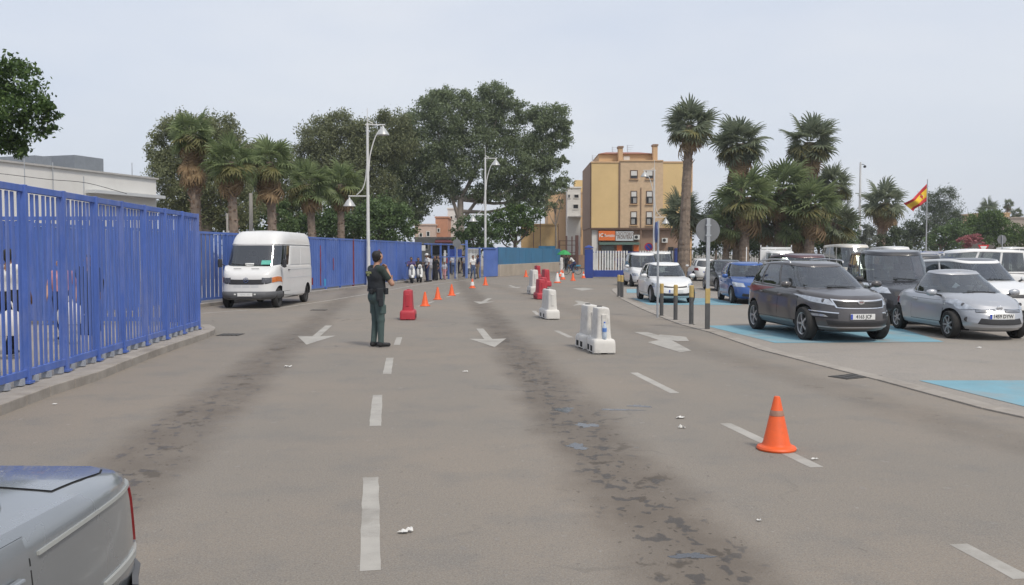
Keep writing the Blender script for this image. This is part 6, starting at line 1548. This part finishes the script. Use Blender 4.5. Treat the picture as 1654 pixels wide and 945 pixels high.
def person(label, pos, heading, shirt, trousers, pose=None, h=.022, height=1.74, sleeve='short', skin=SKIN, hair=HAIR, hat=None, z=0.0, skirt=False, shoe=SHOE, group='people', thin=1.0, name='person'):
    pr, J, H = person_prims(pose or {}, sleeve=sleeve, skirt=skirt, thin=thin); Vv, F, mi = blob_body(pr, h)
    r = tag(empty(name, (pos[0], pos[1], z), R(heading)), label, 'person', group); s = height / 1.745
    me = raw_mesh('body', Vv * s, F, [skin, shirt, trousers, hair, shoe, EYE], mi, True); link('body', me, r)
    if hat is not None:
        c = H(0, 0, .05) * s; b = MB().lathe([(.105, -.02), (.112, .02), (.10, .07), (.06, .10), (0, .108)], 18, tuple(c))
        b.box((c[0] + .12, c[1], c[2] - .01), (.10, .14, .012)); b.build('hat', hat, r, smooth=50)
    return r
# ---------------------------------------------------------- the guard
G_tr = cloth('guard_green', (.060, .092, .088)); G_sh = cloth('guard_shirt', (.024, .038, .032)); G_vest = mat('vest_black', (.016, .019, .023), .85, var=.2, scale=10, bump=.4, bscale=30)
gp_ = G(609, 560.5)
pose = dict(hipL=(0, .09, .95), hipR=(0, -.09, .95), kneeL=(.02, .085, .52), kneeR=(.035, -.095, .52), ankL=(-.03, .075, .09), ankR=(.03, -.10, .09),
            shL=(0, .20, 1.47), shR=(0, -.20, 1.46), waist=(.01, 0, 1.13), chest=(.0, 0, 1.36), neck=(.0, 0, 1.535), head=(.025, 0, 1.69), look=R(22),
            elR=(.17, -.28, 1.205), wrR=(.17, -.10, 1.455), handR=(-.35, .45, .85), palmR=(-.8, -.2, -.1), elL=(.16, .24, 1.24), wrL=(.25, -.02, 1.30), handL=(.2, -.95, .15), palmL=(-.9, 0, .2), curl=.6)
pr, J, H = person_prims(pose, thin=1.07); Vv, F, mi = blob_body(pr, .0105, .03)
guard = tag(empty('person', (*gp_, 0), R(37)), 'uniformed guard in dark green standing in the road, hand at chin', 'person'); sg_ = 1.86 / 1.80
guard.scale = (sg_,) * 3
link('body', raw_mesh('body', Vv, F, [SKIN, G_sh, G_tr, HAIR, SHOE, EYE], mi, True), guard)
# vest over the shirt
vp = []
for s in (1, -1):
    vp += [((0, s * .070, 1.12), (0, s * .085, 1.36), .122, .130, 0, .06), ((-.02, s * .085, 1.36), (-.03, s * .115, 1.455), .120, .075, 0, .05), ((.0, s * .075, 1.10), (0, s * .075, 1.12), .120, .122, 0, .05)]
vp += [((-.055, .04, 1.15), (-.065, .04, 1.40), .085, .085, 0, .05), ((-.055, -.04, 1.15), (-.065, -.04, 1.40), .085, .085, 0, .05)]
a, b, c = blob_body(vp, .013); link('vest', raw_mesh('vest', a, b, [G_vest], None, True), guard)
bl = MB(); ring = [(.163 * math.cos(t) + .0, .205 * math.sin(t)) for t in np.linspace(0, 2 * math.pi, 33)[:-1]]
V_ = []
for z, k_ in ((1.055, .99), (1.055, 1.02), (1.105, 1.02), (1.105, .99)): V_.append([(x * k_, y * k_, z) for x, y in ring] + [(ring[0][0] * k_, ring[0][1] * k_, z)])
bl.grid(V_).build('belt', SHOE, guard, smooth=40)
for x, y, dz, sz in ((-.05, -.215, -.06, (.13, .06, .24)), (.10, -.19, .0, (.09, .05, .12)), (-.16, -.10, .0, (.05, .10, .10)), (.13, .15, 0, (.08, .06, .10)), (-.04, -.235, -.20, (.09, .05, .16))):
    MB().box((x, y, 1.06 + dz), sz, math.atan2(y, x) + math.pi / 2).build('pouch', G_vest, guard, bevel=.015)
for sx, y in ((.06, -.175), (.03, .16)): MB().box((sx - .02, y * .93, .72), (.14, .04, .18), .1 if y < 0 else -.1).build('cargo_pocket', G_tr, guard, bevel=.02)
M_hv = mat('reflective_yellow', (.50, .52, .20), .5, var=.1)
pt = MB(); pt.box((-.158, .055, 1.455), (.006, .30, .028), rot=Matrix.Rotation(R(-8), 3, 'Y')); 
e = MB().box((-.142, .02, 1.385), (.03, .24, .105), rot=Matrix.Rotation(R(-2), 3, 'Y')).build('back_patch', G_vest, guard, bevel=.012)
for i, tx in enumerate(('GUARDIA', 'CIVIL')): text_mesh('lettering', tx, .052, M_hv, e, (-.1592 + i * .0005, .02, 1.408 - i * .046), (R(90), 0, R(-90)), .001, bold=.002)

# ---------------------------------------------------------- people by the gate
C = {n: cloth(n, c) for n, c in dict(white=(.62, .61, .59), navy=(.025, .035, .10), black=(.014, .014, .016), jeans=(.06, .09, .17), grey=(.22, .22, .23), purple=(.07, .05, .15), pink=(.45, .22, .24), khaki=(.22, .18, .12), red=(.35, .04, .04), stripe=(.40, .41, .46), tan=(.36, .24, .17)).items()}
W_HAT = mat('helmet_white', (.68, .68, .66), .3, var=.03)
sit = dict(hipL=(0, .09, .80), hipR=(0, -.09, .80), kneeL=(.40, .13, .72), kneeR=(.40, -.13, .72), ankL=(.40, .13, .30), ankR=(.40, -.13, .30), waist=(0, 0, .97), chest=(.02, 0, 1.19), neck=(.03, 0, 1.36), head=(.06, 0, 1.50),
           shL=(.01, .185, 1.30), shR=(.01, -.185, 1.30), elL=(.22, .26, 1.06), elR=(.22, -.26, 1.06), wrL=(.45, .28, 1.05), wrR=(.45, -.28, 1.05))
walk = dict(kneeL=(.12, .09, .52), ankL=(.16, .09, .10), kneeR=(.02, -.09, .52), ankR=(-.22, -.09, .14), elL=(-.14, .24, 1.17), wrL=(-.06, .25, .93), elR=(.08, -.24, 1.16), wrR=(.22, -.22, .96))
talk = dict(elR=(.08, -.26, 1.17), wrR=(.28, -.16, 1.20), elL=(-.02, .26, 1.16), wrL=(.10, .22, .95))
PG = 'people at the gate'
def at(px, py): return G(px, py)
person('man in white cap and pale shirt beside the scooters', at(690, 455.5), -150, C['white'], C['navy'], talk, .03, 1.80, hat=W_HAT, group=PG, skin=SKIN2)
person('person in stripes and grey trousers behind the white capped man', at(695, 455), 160, C['stripe'], C['grey'], talk, .03, 1.72, group=PG, skin=SKIN2)
person('person in long black dress at the gate', at(703, 453.0), -120, C['black'], C['black'], walk, .03, 1.66, sleeve='long', skirt=True, group=PG, skin=SKIN2)
person('child in pink trousers in front of the gate boards', at(718, 452.5), -100, C['stripe'], C['pink'], walk, .03, 1.25, group=PG, skin=SKIN2)
person('dark clothed man left of the blue gate board', at(728.5, 442.5), 20, C['purple'], C['navy'], talk, .03, 1.72, group=PG, skin=SKIN2)
person('man in white shirt and white cap under the blue gate board', at(741, 441.8), 180, C['white'], C['navy'], talk, .03, 1.76, hat=W_HAT, group=PG, skin=SKIN2)
person('man in dark jacket and red bag right of the white shirted man', at(747, 442), -30, C['black'], C['khaki'], walk, .03, 1.70, sleeve='long', group=PG, skin=SKIN2)
person('purple shirted person standing behind the tall gate post', at(756, 443), 200, C['purple'], C['jeans'], talk, .03, 1.70, group=PG, skin=SKIN2)
person('small dark figure waiting beside the pale gate boards', at(711, 441), -60, C['black'], C['grey'], {}, .03, 1.62, group=PG, skin=SKIN2)
person('white robed person under the green parasol', at(907, 441.2), 150, C['white'], C['white'], talk, .035, 1.70, sleeve='long', skirt=True, group=PG, skin=SKIN2)
person('dark clothed person under the green parasol', at(914.5, 440.2), 60, C['black'], C['black'], talk, .035, 1.72, sleeve='long', group=PG, skin=SKIN2)
person('person in purple seen through the sliding gate gap', (D(1000, 0, 71)[0], 71), -90, C['purple'], C['navy'], talk, .035, 1.75, group=PG, skin=SKIN2)
person('person in pale top seen through the sliding gate palings', (D(1006, 0, 72)[0], 72), 30, C['stripe'], C['jeans'], talk, .035, 1.70, group=PG, skin=SKIN2)
person('person in dark clothes near the sliding gate pillar', (D(977, 0, 71)[0], 71), 180, C['navy'], C['black'], walk, .035, 1.72, group=PG, skin=SKIN2)
for lb_, px_, py_, hd_, sh_, tr_, hh_ in (('person in red top waiting behind the gate frame', 722, 446, 40, 'red', 'jeans', 1.70), ('grey clothed person by the tall gate post', 750, 447, 150, 'grey', 'navy', 1.72), ('person in white top beside the white palings', 764, 451.5, -70, 'white', 'jeans', 1.70),
        ('man in navy shirt right of the white palings', 772, 450, 200, 'navy', 'khaki', 1.74), ('person in khaki standing between the gate posts', 707, 452.2, -20, 'khaki', 'navy', 1.68), ('person in jeans far behind the gate frame', 732, 444, 100, 'stripe', 'jeans', 1.70)):
    person(lb_, at(px_, py_), hd_, C[sh_], C[tr_], talk if hd_ > 0 else walk, .035, hh_, group=PG, skin=SKIN2)
# people behind the near fence
FG = 'people walking behind the near fence'
person('person in tan top behind the nearest fence panel', (-7.9, 12.2), -95, C['tan'], C['black'], walk, .025, 1.70, sleeve='long', group=FG, z=.115)
person('person in white shirt behind the second fence panel', (-8.3, 14.6), 85, C['white'], C['black'], walk, .025, 1.76, group=FG, z=.115, skin=SKIN2)
person('person carrying a pink bag behind the third fence panel', (-8.6, 16.9), -85, C['pink'], C['navy'], walk, .025, 1.60, group=FG, z=.115)
person('dark clothed man behind the first fence panel, left edge', (-8.6, 13.4), 80, C['navy'], C['black'], walk, .025, 1.75, group=FG, z=.115, skin=SKIN2)
person('woman in black behind the fourth fence panel', (-8.9, 18.6), -80, C['black'], C['black'], walk, .025, 1.66, sleeve='long', skirt=True, group=FG, z=.115, skin=SKIN2)
bg_ = tag(MB().lathe([(.02, 0), (.2, .02), (.24, .18), (.17, .36), (.06, .42)], 14, (-8.25, 16.5, .5)).tube(spline([(-8.30, 16.5, .9), (-8.25, 16.5, 1.05), (-8.20, 16.5, .9)], 6), .015, 6).build('shopping_bag', mat('bag_white', (.6, .58, .57), .6, var=.1), smooth=50), 'white shopping bag held behind the third fence panel', 'bag')
bg2 = tag(MB().lathe([(.02, 0), (.2, .02), (.22, .18), (.15, .36), (.05, .42)], 14, (-8.05, 14.2, .5)).tube(spline([(-8.10, 14.2, .9), (-8.05, 14.2, 1.05), (-8.0, 14.2, .9)], 6), .015, 6).build('shopping_bag', MATS['bag_white'], smooth=50), 'white shopping bag held behind the second fence panel', 'bag')

# ---------------------------------------------------------- scooters
def scooter(label, pos, heading):
    r = tag(empty('scooter', (*pos, 0), R(heading)), label, 'scooter', 'white scooters by the fence')
    for x in (.62, -.60):
        w_ = MB().lathe([(.13, -.05), (.20, -.055), (.235, -.03), (.235, .03), (.20, .055), (.13, .05)], 22, (x, 0, .235), 'Y', closed=True).build('wheel', M_rubber, r, smooth=40)
        MB().lathe([(.13, -.03), (.13, .03), (.05, .045), (0, .045)], 14, (x, 0, .235), 'Y').build('rim', M_alloy, w_, smooth=40)
    sh = []
    for z, wv, x in ((.32, .15, .40), (.55, .21, .38), (.80, .20, .33), (.98, .13, .28)): sh.append([(x - .07 * (2 * j / 8 - 1) ** 2, wv * (2 * j / 8 - 1), z) for j in range(9)])
    o = MB().grid(sh).build('front_shield', W_HAT, r, smooth=60); sm = o.modifiers.new('t', 'SOLIDIFY'); sm.thickness = .03
    MB().lathe([(0, -.08), (.09, -.06), (.13, .0), (.12, .05), (0, .07)], 14, (.32, 0, 1.03), 'X').build('handlebar_cowl', W_HAT, r, smooth=50)
    MB().lathe([(.07, 0), (.065, .02), (0, .025)], 14, (.39, 0, 1.03), 'X').build('headlamp', M_lens, r)
    MB().tube([(.25, -.33, 1.05), (.3, -.15, 1.06), (.3, .15, 1.06), (.25, .33, 1.05)], .017, 7).build('handlebar', M_plastic, r)
    MB().tube([(.62, 0, .235), (.38, 0, .80), (.31, 0, 1.0)], .03, 8).build('fork', M_plastic, r)
    fd = [[(.62 + .27 * math.cos(R(a)), y, .235 + .27 * math.sin(R(a)) + .02) for y in (-.075, 0, .075)] for a in range(20, 165, 18)]
    o = MB().grid(fd).build('mudguard', W_HAT, r, smooth=60); sm = o.modifiers.new('t', 'SOLIDIFY'); sm.thickness = .012
    MB().box((.08, 0, .30), (.55, .32, .08)).build('footboard', M_plastic, r, bevel=.02)
    b = []
    for x, wv, z in ((-.15, .12, .62), (-.3, .19, .66), (-.6, .19, .70), (-.95, .08, .74)): b.append([(x, wv * s, z - (.30 if abs(s) == 1 else .02)) for s in (-1, -.85, 0, .85, 1)])
    MB().grid(b).build('tail_body', W_HAT, r, smooth=60)
    MB().box((-.45, 0, .75), (.68, .26, .10), taper=.85).build('seat', M_plastic, r, bevel=.03)
    for s in (1, -1): MB().bar((.28, s * .3, 1.06), (.24, s * .36, 1.22), .012, .012).box((.24, s * .38, 1.25), (.02, .10, .06)).build('mirror', M_plastic, r)
    return r
def seat_on(pos, heading, dx): h = R(heading); return (pos[0] + math.cos(h) * dx, pos[1] + math.sin(h) * dx)
p1_, p2_ = G(665, 457.2), G(677, 456.0)
scooter('white scooter nearer the fence end, ridden by a dark man', p1_, -80); scooter('white scooter standing beside the white capped man', p2_, -75)
person('dark clothed rider sitting on the left scooter', seat_on(p1_, -80, -.40), -80, C['purple'], C['navy'], sit, .03, 1.74, group=PG, skin=SKIN2)
person('dark rider sitting on the scooter beside the white capped man', seat_on(p2_, -75, -.40), -75, C['black'], C['black'], sit, .03, 1.70, group=PG, skin=SKIN2)

# ---------------------------------------------------------- cyclist
cp_ = G(924, 443.6); br = tag(empty('bicycle', (*cp_, 0), R(172)), 'bicycle ridden towards the green parasol', 'bicycle')
for x in (.52, -.52):
    w_ = MB().lathe([(.33 + .018 * math.cos(t), .018 * math.sin(t)) for t in np.linspace(0, 2 * math.pi, 9)[:-1]], 28, (x, 0, .35), 'Y', closed=True).build('wheel', M_rubber, br, smooth=60)
    sp = MB(); [sp.bar((x, 0, .35), (x + .32 * math.cos(R(a)), 0, .35 + .32 * math.sin(R(a))), .006, .006) for a in range(0, 360, 30)]; sp.build('spokes', M_gal, w_)
fr = MB(); A_, B_, C_, D_, E_ = (-.52, 0, .35), (-.08, 0, .30), (-.20, 0, .82), (.34, 0, .86), (.52, 0, .35)
for a, b in ((A_, B_), (A_, C_), (B_, C_), (C_, D_), (B_, D_), (D_, E_)): fr.cyl(a, b, .02, n=8)
fr.build('frame', mat('bike_blue', (.04, .20, .35), .4, var=.1), br)
MB().tube([(.30, -.28, 1.02), (.36, -.1, 1.0), (.36, .1, 1.0), (.30, .28, 1.02)], .014, 7).cyl((.34, 0, .86), (.36, 0, 1.0), .015).build('handlebar', M_plastic, br)
MB().box((-.22, 0, .90), (.26, .14, .05)).build('saddle', M_plastic, br, bevel=.02); MB().box((-.55, 0, .78), (.42, .3, .14)).build('parcel', mat('parcel_blue', (.06, .28, .42), .6, var=.15), br, bevel=.03)
ride = dict(hipL=(-.22, .09, .98), hipR=(-.22, -.09, .98), kneeL=(.16, .10, .80), kneeR=(.02, -.10, .58), ankL=(.02, .10, .42), ankR=(-.10, -.10, .18), waist=(-.14, 0, 1.14), chest=(.02, 0, 1.32), neck=(.13, 0, 1.46), head=(.20, 0, 1.58), shL=(.07, .185, 1.42), shR=(.07, -.185, 1.42), elL=(.20, .24, 1.18), elR=(.20, -.24, 1.18), wrL=(.30, .26, 1.03), wrR=(.30, -.26, 1.03))
person('cyclist in white shirt riding past the green parasol', cp_, 172, C['white'], C['navy'], ride, .035, 1.74, group=PG, skin=SKIN2)
# parasol
pr_ = G(911, 441); us = tag(empty('parasol', (*pr_, 0)), 'green parasol opened beyond the turquoise fence', 'parasol')
zr = D(0, 411.5, pr_[1])[1]; rad_ = 11.5 / FPX * pr_[1]
MB().lathe([(rad_, 0), (rad_ * .97, .06), (rad_ * .7, .25), (rad_ * .35, .40), (0, .46)], 8, (0, 0, zr), cap=False).build('canopy', mat('parasol_green', (.03, .30, .08), .7, var=.12), us)
MB().cyl((0, 0, 0), (0, 0, zr + .48), .025, n=8).build('pole', M_gal, us); MB().box((0, 0, .06), (.5, .5, .12)).build('base', M_kerb, us)
# ================================================================== ROAD FURNITURE
M_cone = mat('cone_orange', (.74, .105, .018), .5, var=.10, scale=6, dirt=(.40, .08, .03), dirt_amt=.5)
M_coneb = mat('cone_band_white', (.62, .60, .58), .5, var=.08); M_coneg = mat('cone_band_grey', (.30, .16, .11), .6, var=.25, scale=20)
def cone(label, px, py, band=None, h=.50, tilt=0.0, size=1.0):
    x, y = G(px, py); r = tag(empty('traffic_cone', (x, y, 0), random.uniform(0, 6)), label, 'traffic cone', 'traffic cones'); r.rotation_euler.x = tilt; r.scale = (size,) * 3
    k = h / .5
    MB().lathe([(.165, 0), (.178, .004), (.182, .018), (.172, .034), (.148, .040), (.136, .048)], 28).build('base', M_cone, r, smooth=35)
    prof = [(.136, .046), (.122, .07), (.030, .485 * k), (.024, .498 * k), (.012, .5 * k)]
    MB().lathe(prof, 28).build('body', M_cone, r, smooth=40)
    if band:
        f = lambda z: .122 + (.030 - .122) * (z - .07) / (.485 * k - .07) + .002
        for z0, z1 in band: MB().lathe([(f(z0) - .001, z0), (f(z0), z0 + .001), (f(z1), z1 - .001), (f(z1) - .001, z1)], 28, cap=False).build('band', M_coneg if label.startswith('nearest') else M_coneb, r, smooth=40)
    return r
cone('nearest orange cone on the right lane line', 1254, 726, [(.32, .37)])
cone('orange cone just right of the red barrier block', 686.5, 494.5); cone('second orange cone after the red barrier block', 707, 484); cone('third orange cone after the red barrier block', 729.5, 477.5)
cone('orange and white cone farther along the left row', 763, 465.5, [(.14, .34)]); cone('last orange cone of the left row, near the gate', 784, 461)
cone('orange cone lying low by the low beige wall', 849.5, 447.3, None, .5, 0, 1.1); cone('white banded cone in the far middle', 909, 451.5, [(.14, .38)], .55, 0, 1.2); cone('leaning orange cone behind the white banded one', 905, 447.5, [(.2, .3)], .5, .25, 1.2)
cone('orange cone in front of the bicycle', 925.5, 453.5, None, .5, 0, 1.05); cone('small orange cone by the sliding gate pillar', 942.5, 449.3, [(.2, .32)])
cone('white cone next to the leaning orange one', 900.3, 457, [(.05, .46)], .5, 0, 1.35)
# plastic road barriers
M_wht = mat('barrier_white', (.62, .60, .56), .6, var=.10, scale=3, dirt=(.22, .20, .17), dirt_amt=.75, bump=.1); M_brd = mat('barrier_red', (.42, .030, .045), .5, var=.10, scale=3, dirt=(.30, .05, .05), dirt_amt=.5)
def barrier(label, px, py, rot, m, L=1.05, H=.78, W=.42, group='road barrier blocks'):
    """water filled jersey block: wide foot, waisted, with feet and end recesses"""
    x, y = G(px, py); r = tag(empty('road_barrier', (x, y, 0), R(rot)), label, 'barrier', group)
    prof = [(.50, .035), (.495, .22), (.475, .285), (.44, .315), (.345, .335), (.315, .50), (.29, .80), (.28, .93), (.255, .985), (.20, 1.0)]
    rows = []
    for w_, z in prof:
        hw, hl = w_ * W, L / 2 - (.5 - w_) * .42; cr = .055; ring = []
        for cxs, cys, a0 in ((1, 1, 0), (-1, 1, 90), (-1, -1, 180), (1, -1, 270)):
            for k in range(5): a = R(a0 + k * 22.5); ring.append((cxs * (hl - cr) + cr * math.cos(a), cys * (hw - cr) + cr * math.sin(a), z * H))
        rows.append(ring + [ring[0]])
    b = MB().grid(rows); n = len(rows[0]) - 1; b.add([p for p in rows[-1][:-1]], [tuple(range(n))]); b.add([p for p in rows[0][:-1]], [tuple(reversed(range(n)))])
    b.build('body', m, r, smooth=42)
    for sx in (-.33, .33):
        for sy in (-1, 1): MB().box((sx * L, sy * W * .30, .016), (.16 * L, .13, .03)).build('foot', m, r)
    for sx in (-1, 1):      # coupling lugs and fork-lift slots
        MB().box((sx * (L / 2 - .085), 0, H * .66), (.05, .09, H * .40)).build('coupling', m, r, bevel=.012)
    MB().lathe([(.05, 0), (.05, .018), (0, .02)], 14, (L * .22, 0, H * .998)).build('filler_cap', M_plastic if m is not M_brd else m, r)
    for sx in (-.2, .2):
        for sy in (-1, 1): MB().box((sx * L, sy * (W * .5 - .004), H * .12), (.16, .012, .10)).build('fork_slot', M_well, r)
    return r
RB = -83
_c = Vector(G(963, 566)); _d = Matrix.Rotation(R(98), 2) @ Vector((1, 0))
def barrier_at(label, p, rot, *a):
    r = barrier(label, 900, 500, rot, *a); r.location = (p.x, p.y, 0); return r
barrier_at('nearest white barrier block in the middle of the road', _c - _d * .37, 97, M_wht, .66, .84, .42)
barrier_at('white barrier block touching the nearest one from behind', _c + _d * .38 - Vector((.035, 0)), 101, M_wht, .68, .84, .42)
barrier('white barrier block second from the camera', 887, 514, 98, M_wht, 1.2, .82, .40)
wbb = G(975, 575)
barrier('tall red barrier block beside the guard', 659.5, 516, 92, M_brd, .70, .82, .42)
barrier('red barrier block behind the second white one', 873, 483, 98, M_brd, 1.0, .80, .44); barrier('red barrier block third in the row', 876.5, 477.5, 98, M_brd, 1.0, .80, .44)
barrier('red barrier block right of the far white one', 881, 462.5, 98, M_brd, 1.2, .95, .5); barrier('farthest red barrier block in the row', 868, 450, 98, M_brd, 1.2, .95, .5)
barrier('far white barrier block left of the red ones', 862, 475, 98, M_wht, 1.1, 1.10, .46)
# a water bottle standing against the near white block
bx_, by_ = G(968, 549, .30); bt = G(967, 570)
_b = Vector(G(963, 566)) + Matrix.Rotation(R(98), 2) @ Vector((-(1.35 / 2 - .04), 0))
wb = tag(empty('water_bottle', (_b.x, _b.y, .84 * .318)), 'clear plastic water bottle standing on the foot of the nearest white barrier', 'bottle')
MB().lathe([(.035, 0), (.042, .01), (.042, .10), (.038, .12), (.042, .14), (.042, .22), (.018, .28), (.016, .30)], 16).build('body', mat('bottle_plastic', (.45, .52, .60), .15, var=.1, coat=.5), wb, smooth=50)
MB().lathe([(.018, .30), (.018, .322), (0, .324)], 12).build('cap', mat('cap_blue', (.03, .12, .5), .5, var=0), wb); MB().lathe([(.0425, .14), (.0428, .145), (.0428, .205), (.0425, .21)], 16, cap=False).build('bottle_label', mat('label_blue', (.10, .22, .55), .5, var=.2), wb)
# bollards
M_bol = mat('bollard_grey', (.085, .085, .085), .6, var=.15, scale=5, dirt=(.16, .14, .12), dirt_amt=.5); M_boly = mat('bollard_yellow', (.50, .36, .13), .6, var=.12, scale=6, dirt=(.30, .22, .10), dirt_amt=.5)
def bollard(label, px, py, top, r=.065):
    x, y = G(px, py); h = D(0, top, y)[1]; e = tag(empty('bollard', (x, y, 0)), label, 'bollard', 'yellow topped bollards along the car park kerb')
    MB().lathe([(r * 1.5, 0), (r * 1.5, .025), (r, .03), (r, h * .70)], 16).build('post', M_bol, e, smooth=35)
    MB().lathe([(r + .002, h * .702), (r + .002, h - .015), (r * .8, h), (0, h + .002)], 16).build('yellow_cap', M_boly, e, smooth=35)
bollard('bollard nearest the round sign post', 1116.5, 525, 461, .058); bollard('second bollard from the round sign post', 1091, 518, 460, .056); bollard('third bollard from the round sign post, by the white hatchback', 1068.5, 511, 458, .056)
bollard('right bollard of the far pair at the kerb tip', 1004.5, 481, 444.5); bollard('left bollard of the far pair at the kerb tip', 999.5, 479, 444)
# round sign seen from behind, on a square post with a striped foot
M_sback = mat('sign_back', (.20, .205, .21), .55, .3, var=.1, scale=3)
x, y = G(1142.5, 533); zt = D(0, 353, y)[1]; k_ = y / FPX; e = tag(empty('road_sign', (x, y, 0), R(2)), 'round traffic sign seen from behind on a square post', 'sign', 'traffic signs')
MB().box((0, 0, zt / 2), (.085, .05, zt)).build('post', M_gal, e, bevel=.006)
zc = D(0, 372, y)[1]; MB().lathe([(.0, .0), (19.3 * k_, .0), (19.6 * k_, .006), (19.6 * k_, .02), (19.0 * k_, .022)], 40, (0, .03, zc), 'Y').build('disc', M_sback, e, smooth=35)
for dz in (-.12, .12): MB().box((0, .0, zc + dz), (.13, .064, .035)).build('clamp', M_gal, e)
MB().box((0, 0, .5), (.10, .066, .42 * 0 + .30)).build('dark_foot', M_bol, e); MB().box((0, 0, .32), (.105, .07, .64)).build('foot_sleeve', M_bol, e); z1 = D(0, 466, y)[1]; MB().box((0, 0, (.64 + z1) / 2), (.105, .07, z1 - .64)).build('yellow_sleeve', M_boly, e)
# sign seen edge on
x, y = G(1062, 513); zt = D(0, 357, y)[1]; e = tag(empty('road_sign', (x, y, 0), R(88)), 'thin sign post with its disc seen edge on, by the bollards', 'sign', 'traffic signs')
MB().cyl((0, 0, 0), (0, 0, zt), .032, n=10).build('post', M_gal, e, smooth=40); MB().lathe([(0, 0), (.30, 0), (.30, .02), (0, .021)], 32, (0, .05, zt - .32), 'Y').build('disc', mat('sign_blue', (.03, .07, .25), .4, var=.05), e, smooth=35)
# no-parking sign before the shops
x, z = D(1047.5, 399, 79); e = tag(empty('road_sign', (x, 79, 0)), 'blue and red no parking sign before the shops', 'sign', 'traffic signs')
MB().cyl((0, 0, 0), (0, 0, z + .3), .035, n=8).build('post', M_gal, e); MB().lathe([(0, 0), (.38, 0), (.38, .02), (0, .02)], 28, (0, -.06, z), 'Y').build('rim', M_fr, e); MB().lathe([(0, 0), (.29, 0), (.29, .012), (0, .012)], 28, (0, -.075, z), 'Y').build('field', M_pblue, e)
MB().bar((-.19, -.085, z + .19), (.19, -.085, z - .19), .02, .07).build('bar', M_fr, e)
# round sign back over the gate, yield and octagon backs at the far right
x, z = D(738, 393, 63); e = tag(empty('road_sign', (x, 63, 0)), 'grey round sign back above the pedestrian gate', 'sign', 'traffic signs'); MB().cyl((0, 0, 0), (0, 0, z + .4), .035, n=8).build('post', M_gal, e); MB().lathe([(0, 0), (.30, 0), (.30, .02), (0, .02)], 24, (0, -.05, z), 'Y').build('disc', M_sback, e)
x, z = D(1619, 387, 62); e = tag(empty('road_sign', (x, 62, 0)), 'grey octagonal sign back at the far right', 'sign', 'traffic signs'); MB().cyl((0, 0, 0), (0, 0, z + .3), .035, n=8).build('post', M_gal, e); MB().lathe([(0, 0), (.34, 0), (.34, .02), (0, .02)], 8, (0, .05, z), 'Y').build('plate', M_sback, e)
x, z = D(1588, 402, 60); e = tag(empty('road_sign', (x, 60, 0)), 'worn yield sign at the back of the car park', 'sign', 'traffic signs'); MB().cyl((0, 0, 0), (0, 0, z + .2), .035, n=8).build('post', M_gal, e)
for nm, s, yy, m in (('rim', .45, -.05, M_fr), ('field', .28, -.065, M_plate)):
    MB().add([(s * math.sin(R(a)), yy + d, z - s * math.cos(R(a)) + .05) for d in (0, .015) for a in (0, 120, 240)], [(0, 1, 2), (5, 4, 3), (0, 3, 4, 1), (1, 4, 5, 2), (2, 5, 3, 0)]).build(nm, m, e)
# bucket by the gate
x, y = G(736, 447.5); tag(MB().lathe([(.11, 0), (.15, .30), (.16, .31), (.15, .31), (.12, .04), (0, .03)], 16, (x, y, 0)).tube(spline([(x - .15, y, .3), (x, y - .05, .42), (x + .15, y, .3)], 8), .008, 5).build('bucket', W_HAT, smooth=40), 'white bucket standing before the pedestrian gate', 'bucket')

# ================================================================== LITTER
M_paper = mat('paper_scrap', (.62, .61, .58), .8, var=.1, scale=20)
def scrap(label, px, py, s, seed, asp=.6, rz=0):
    r = random.Random(seed); x, y = G(px, py); P = []
    for i in range(7):
        P.append([(s * (i / 6 - .5) + r.uniform(-.1, .1) * s, s * asp * (j / 3 - .5) + r.uniform(-.12, .12) * s, abs(r.gauss(0, .13)) * s + .004) for j in range(4)])
    o = MB().grid(P).build('paper_scrap', M_paper, None, (x, y, .004), rz); sm = o.modifiers.new('t', 'SOLIDIFY'); sm.thickness = .002
    tag(o, label, 'litter', 'litter on the road')
scrap('crumpled white paper on the road, left of the nearest cone', 1099, 676, .09, 1); scrap('flat white paper just below the crumpled one', 1101, 692, .08, 2, .35)
scrap('torn white scrap right of the long near lane dash', 655, 861, .09, 3, .35, .4); scrap('white scrap at the end of the dash by the nearest cone', 1316, 743, .06, 4, .4)
scrap('scrap of paper below the nearest cone foot', 1284, 727, .05, 5); scrap('white paper scrap in the left lane', 465, 593, .10, 6, .5); scrap('pale scrap on the asphalt before the guard', 752, 601, .08, 7, .4)
scrap('small white scrap on the car park before the cabriolet', 1581, 563, .10, 8, .3); scrap('white scrap near the lower right lane dash', 1226, 842, .03, 9); scrap('tiny scrap at the foot of the left kerb', 88, 654, .05, 10)
# manhole and drain covers
M_castiron = mat('cast_iron', (.07, .065, .06), .7, .3, var=.2)
def drain(px, py, w_, l_, rz=0):
    x, y = G(px, py); o = MB().box((0, 0, .004), (w_, l_, .012)).build('drain_cover', M_castiron, road, (x, y, 0), rz)
    for i in range(5): MB().box((-w_ * .4 + w_ * .2 * i, 0, .012), (w_ * .08, l_ * .85, .006)).build('drain_bar', M_castiron, o)
drain(1381, 608, .75, .35, .5); drain(372, 541, .5, .5); drain(515, 501, .5, .35)
# ================================================================== HAZE
hz = MB().box((70, 130, 22), (420, 330, 46.4)).build('haze', mat('haze_air', (1, 1, 1), var=0))
tag(hz, 'thin pale summer haze over the crossing', 'haze', kind='stuff')
hm = MATS['haze_air']; hn = hm.node_tree; hn.nodes.clear(); ho = hn.nodes.new('ShaderNodeOutputMaterial'); hv = hn.nodes.new('ShaderNodeVolumePrincipled')
hv.inputs['Color'].default_value = (.90, .93, .97, 1); hv.inputs['Density'].default_value = .0005; hv.inputs['Anisotropy'].default_value = .35
hn.links.new(hv.outputs[0], ho.inputs['Volume'])
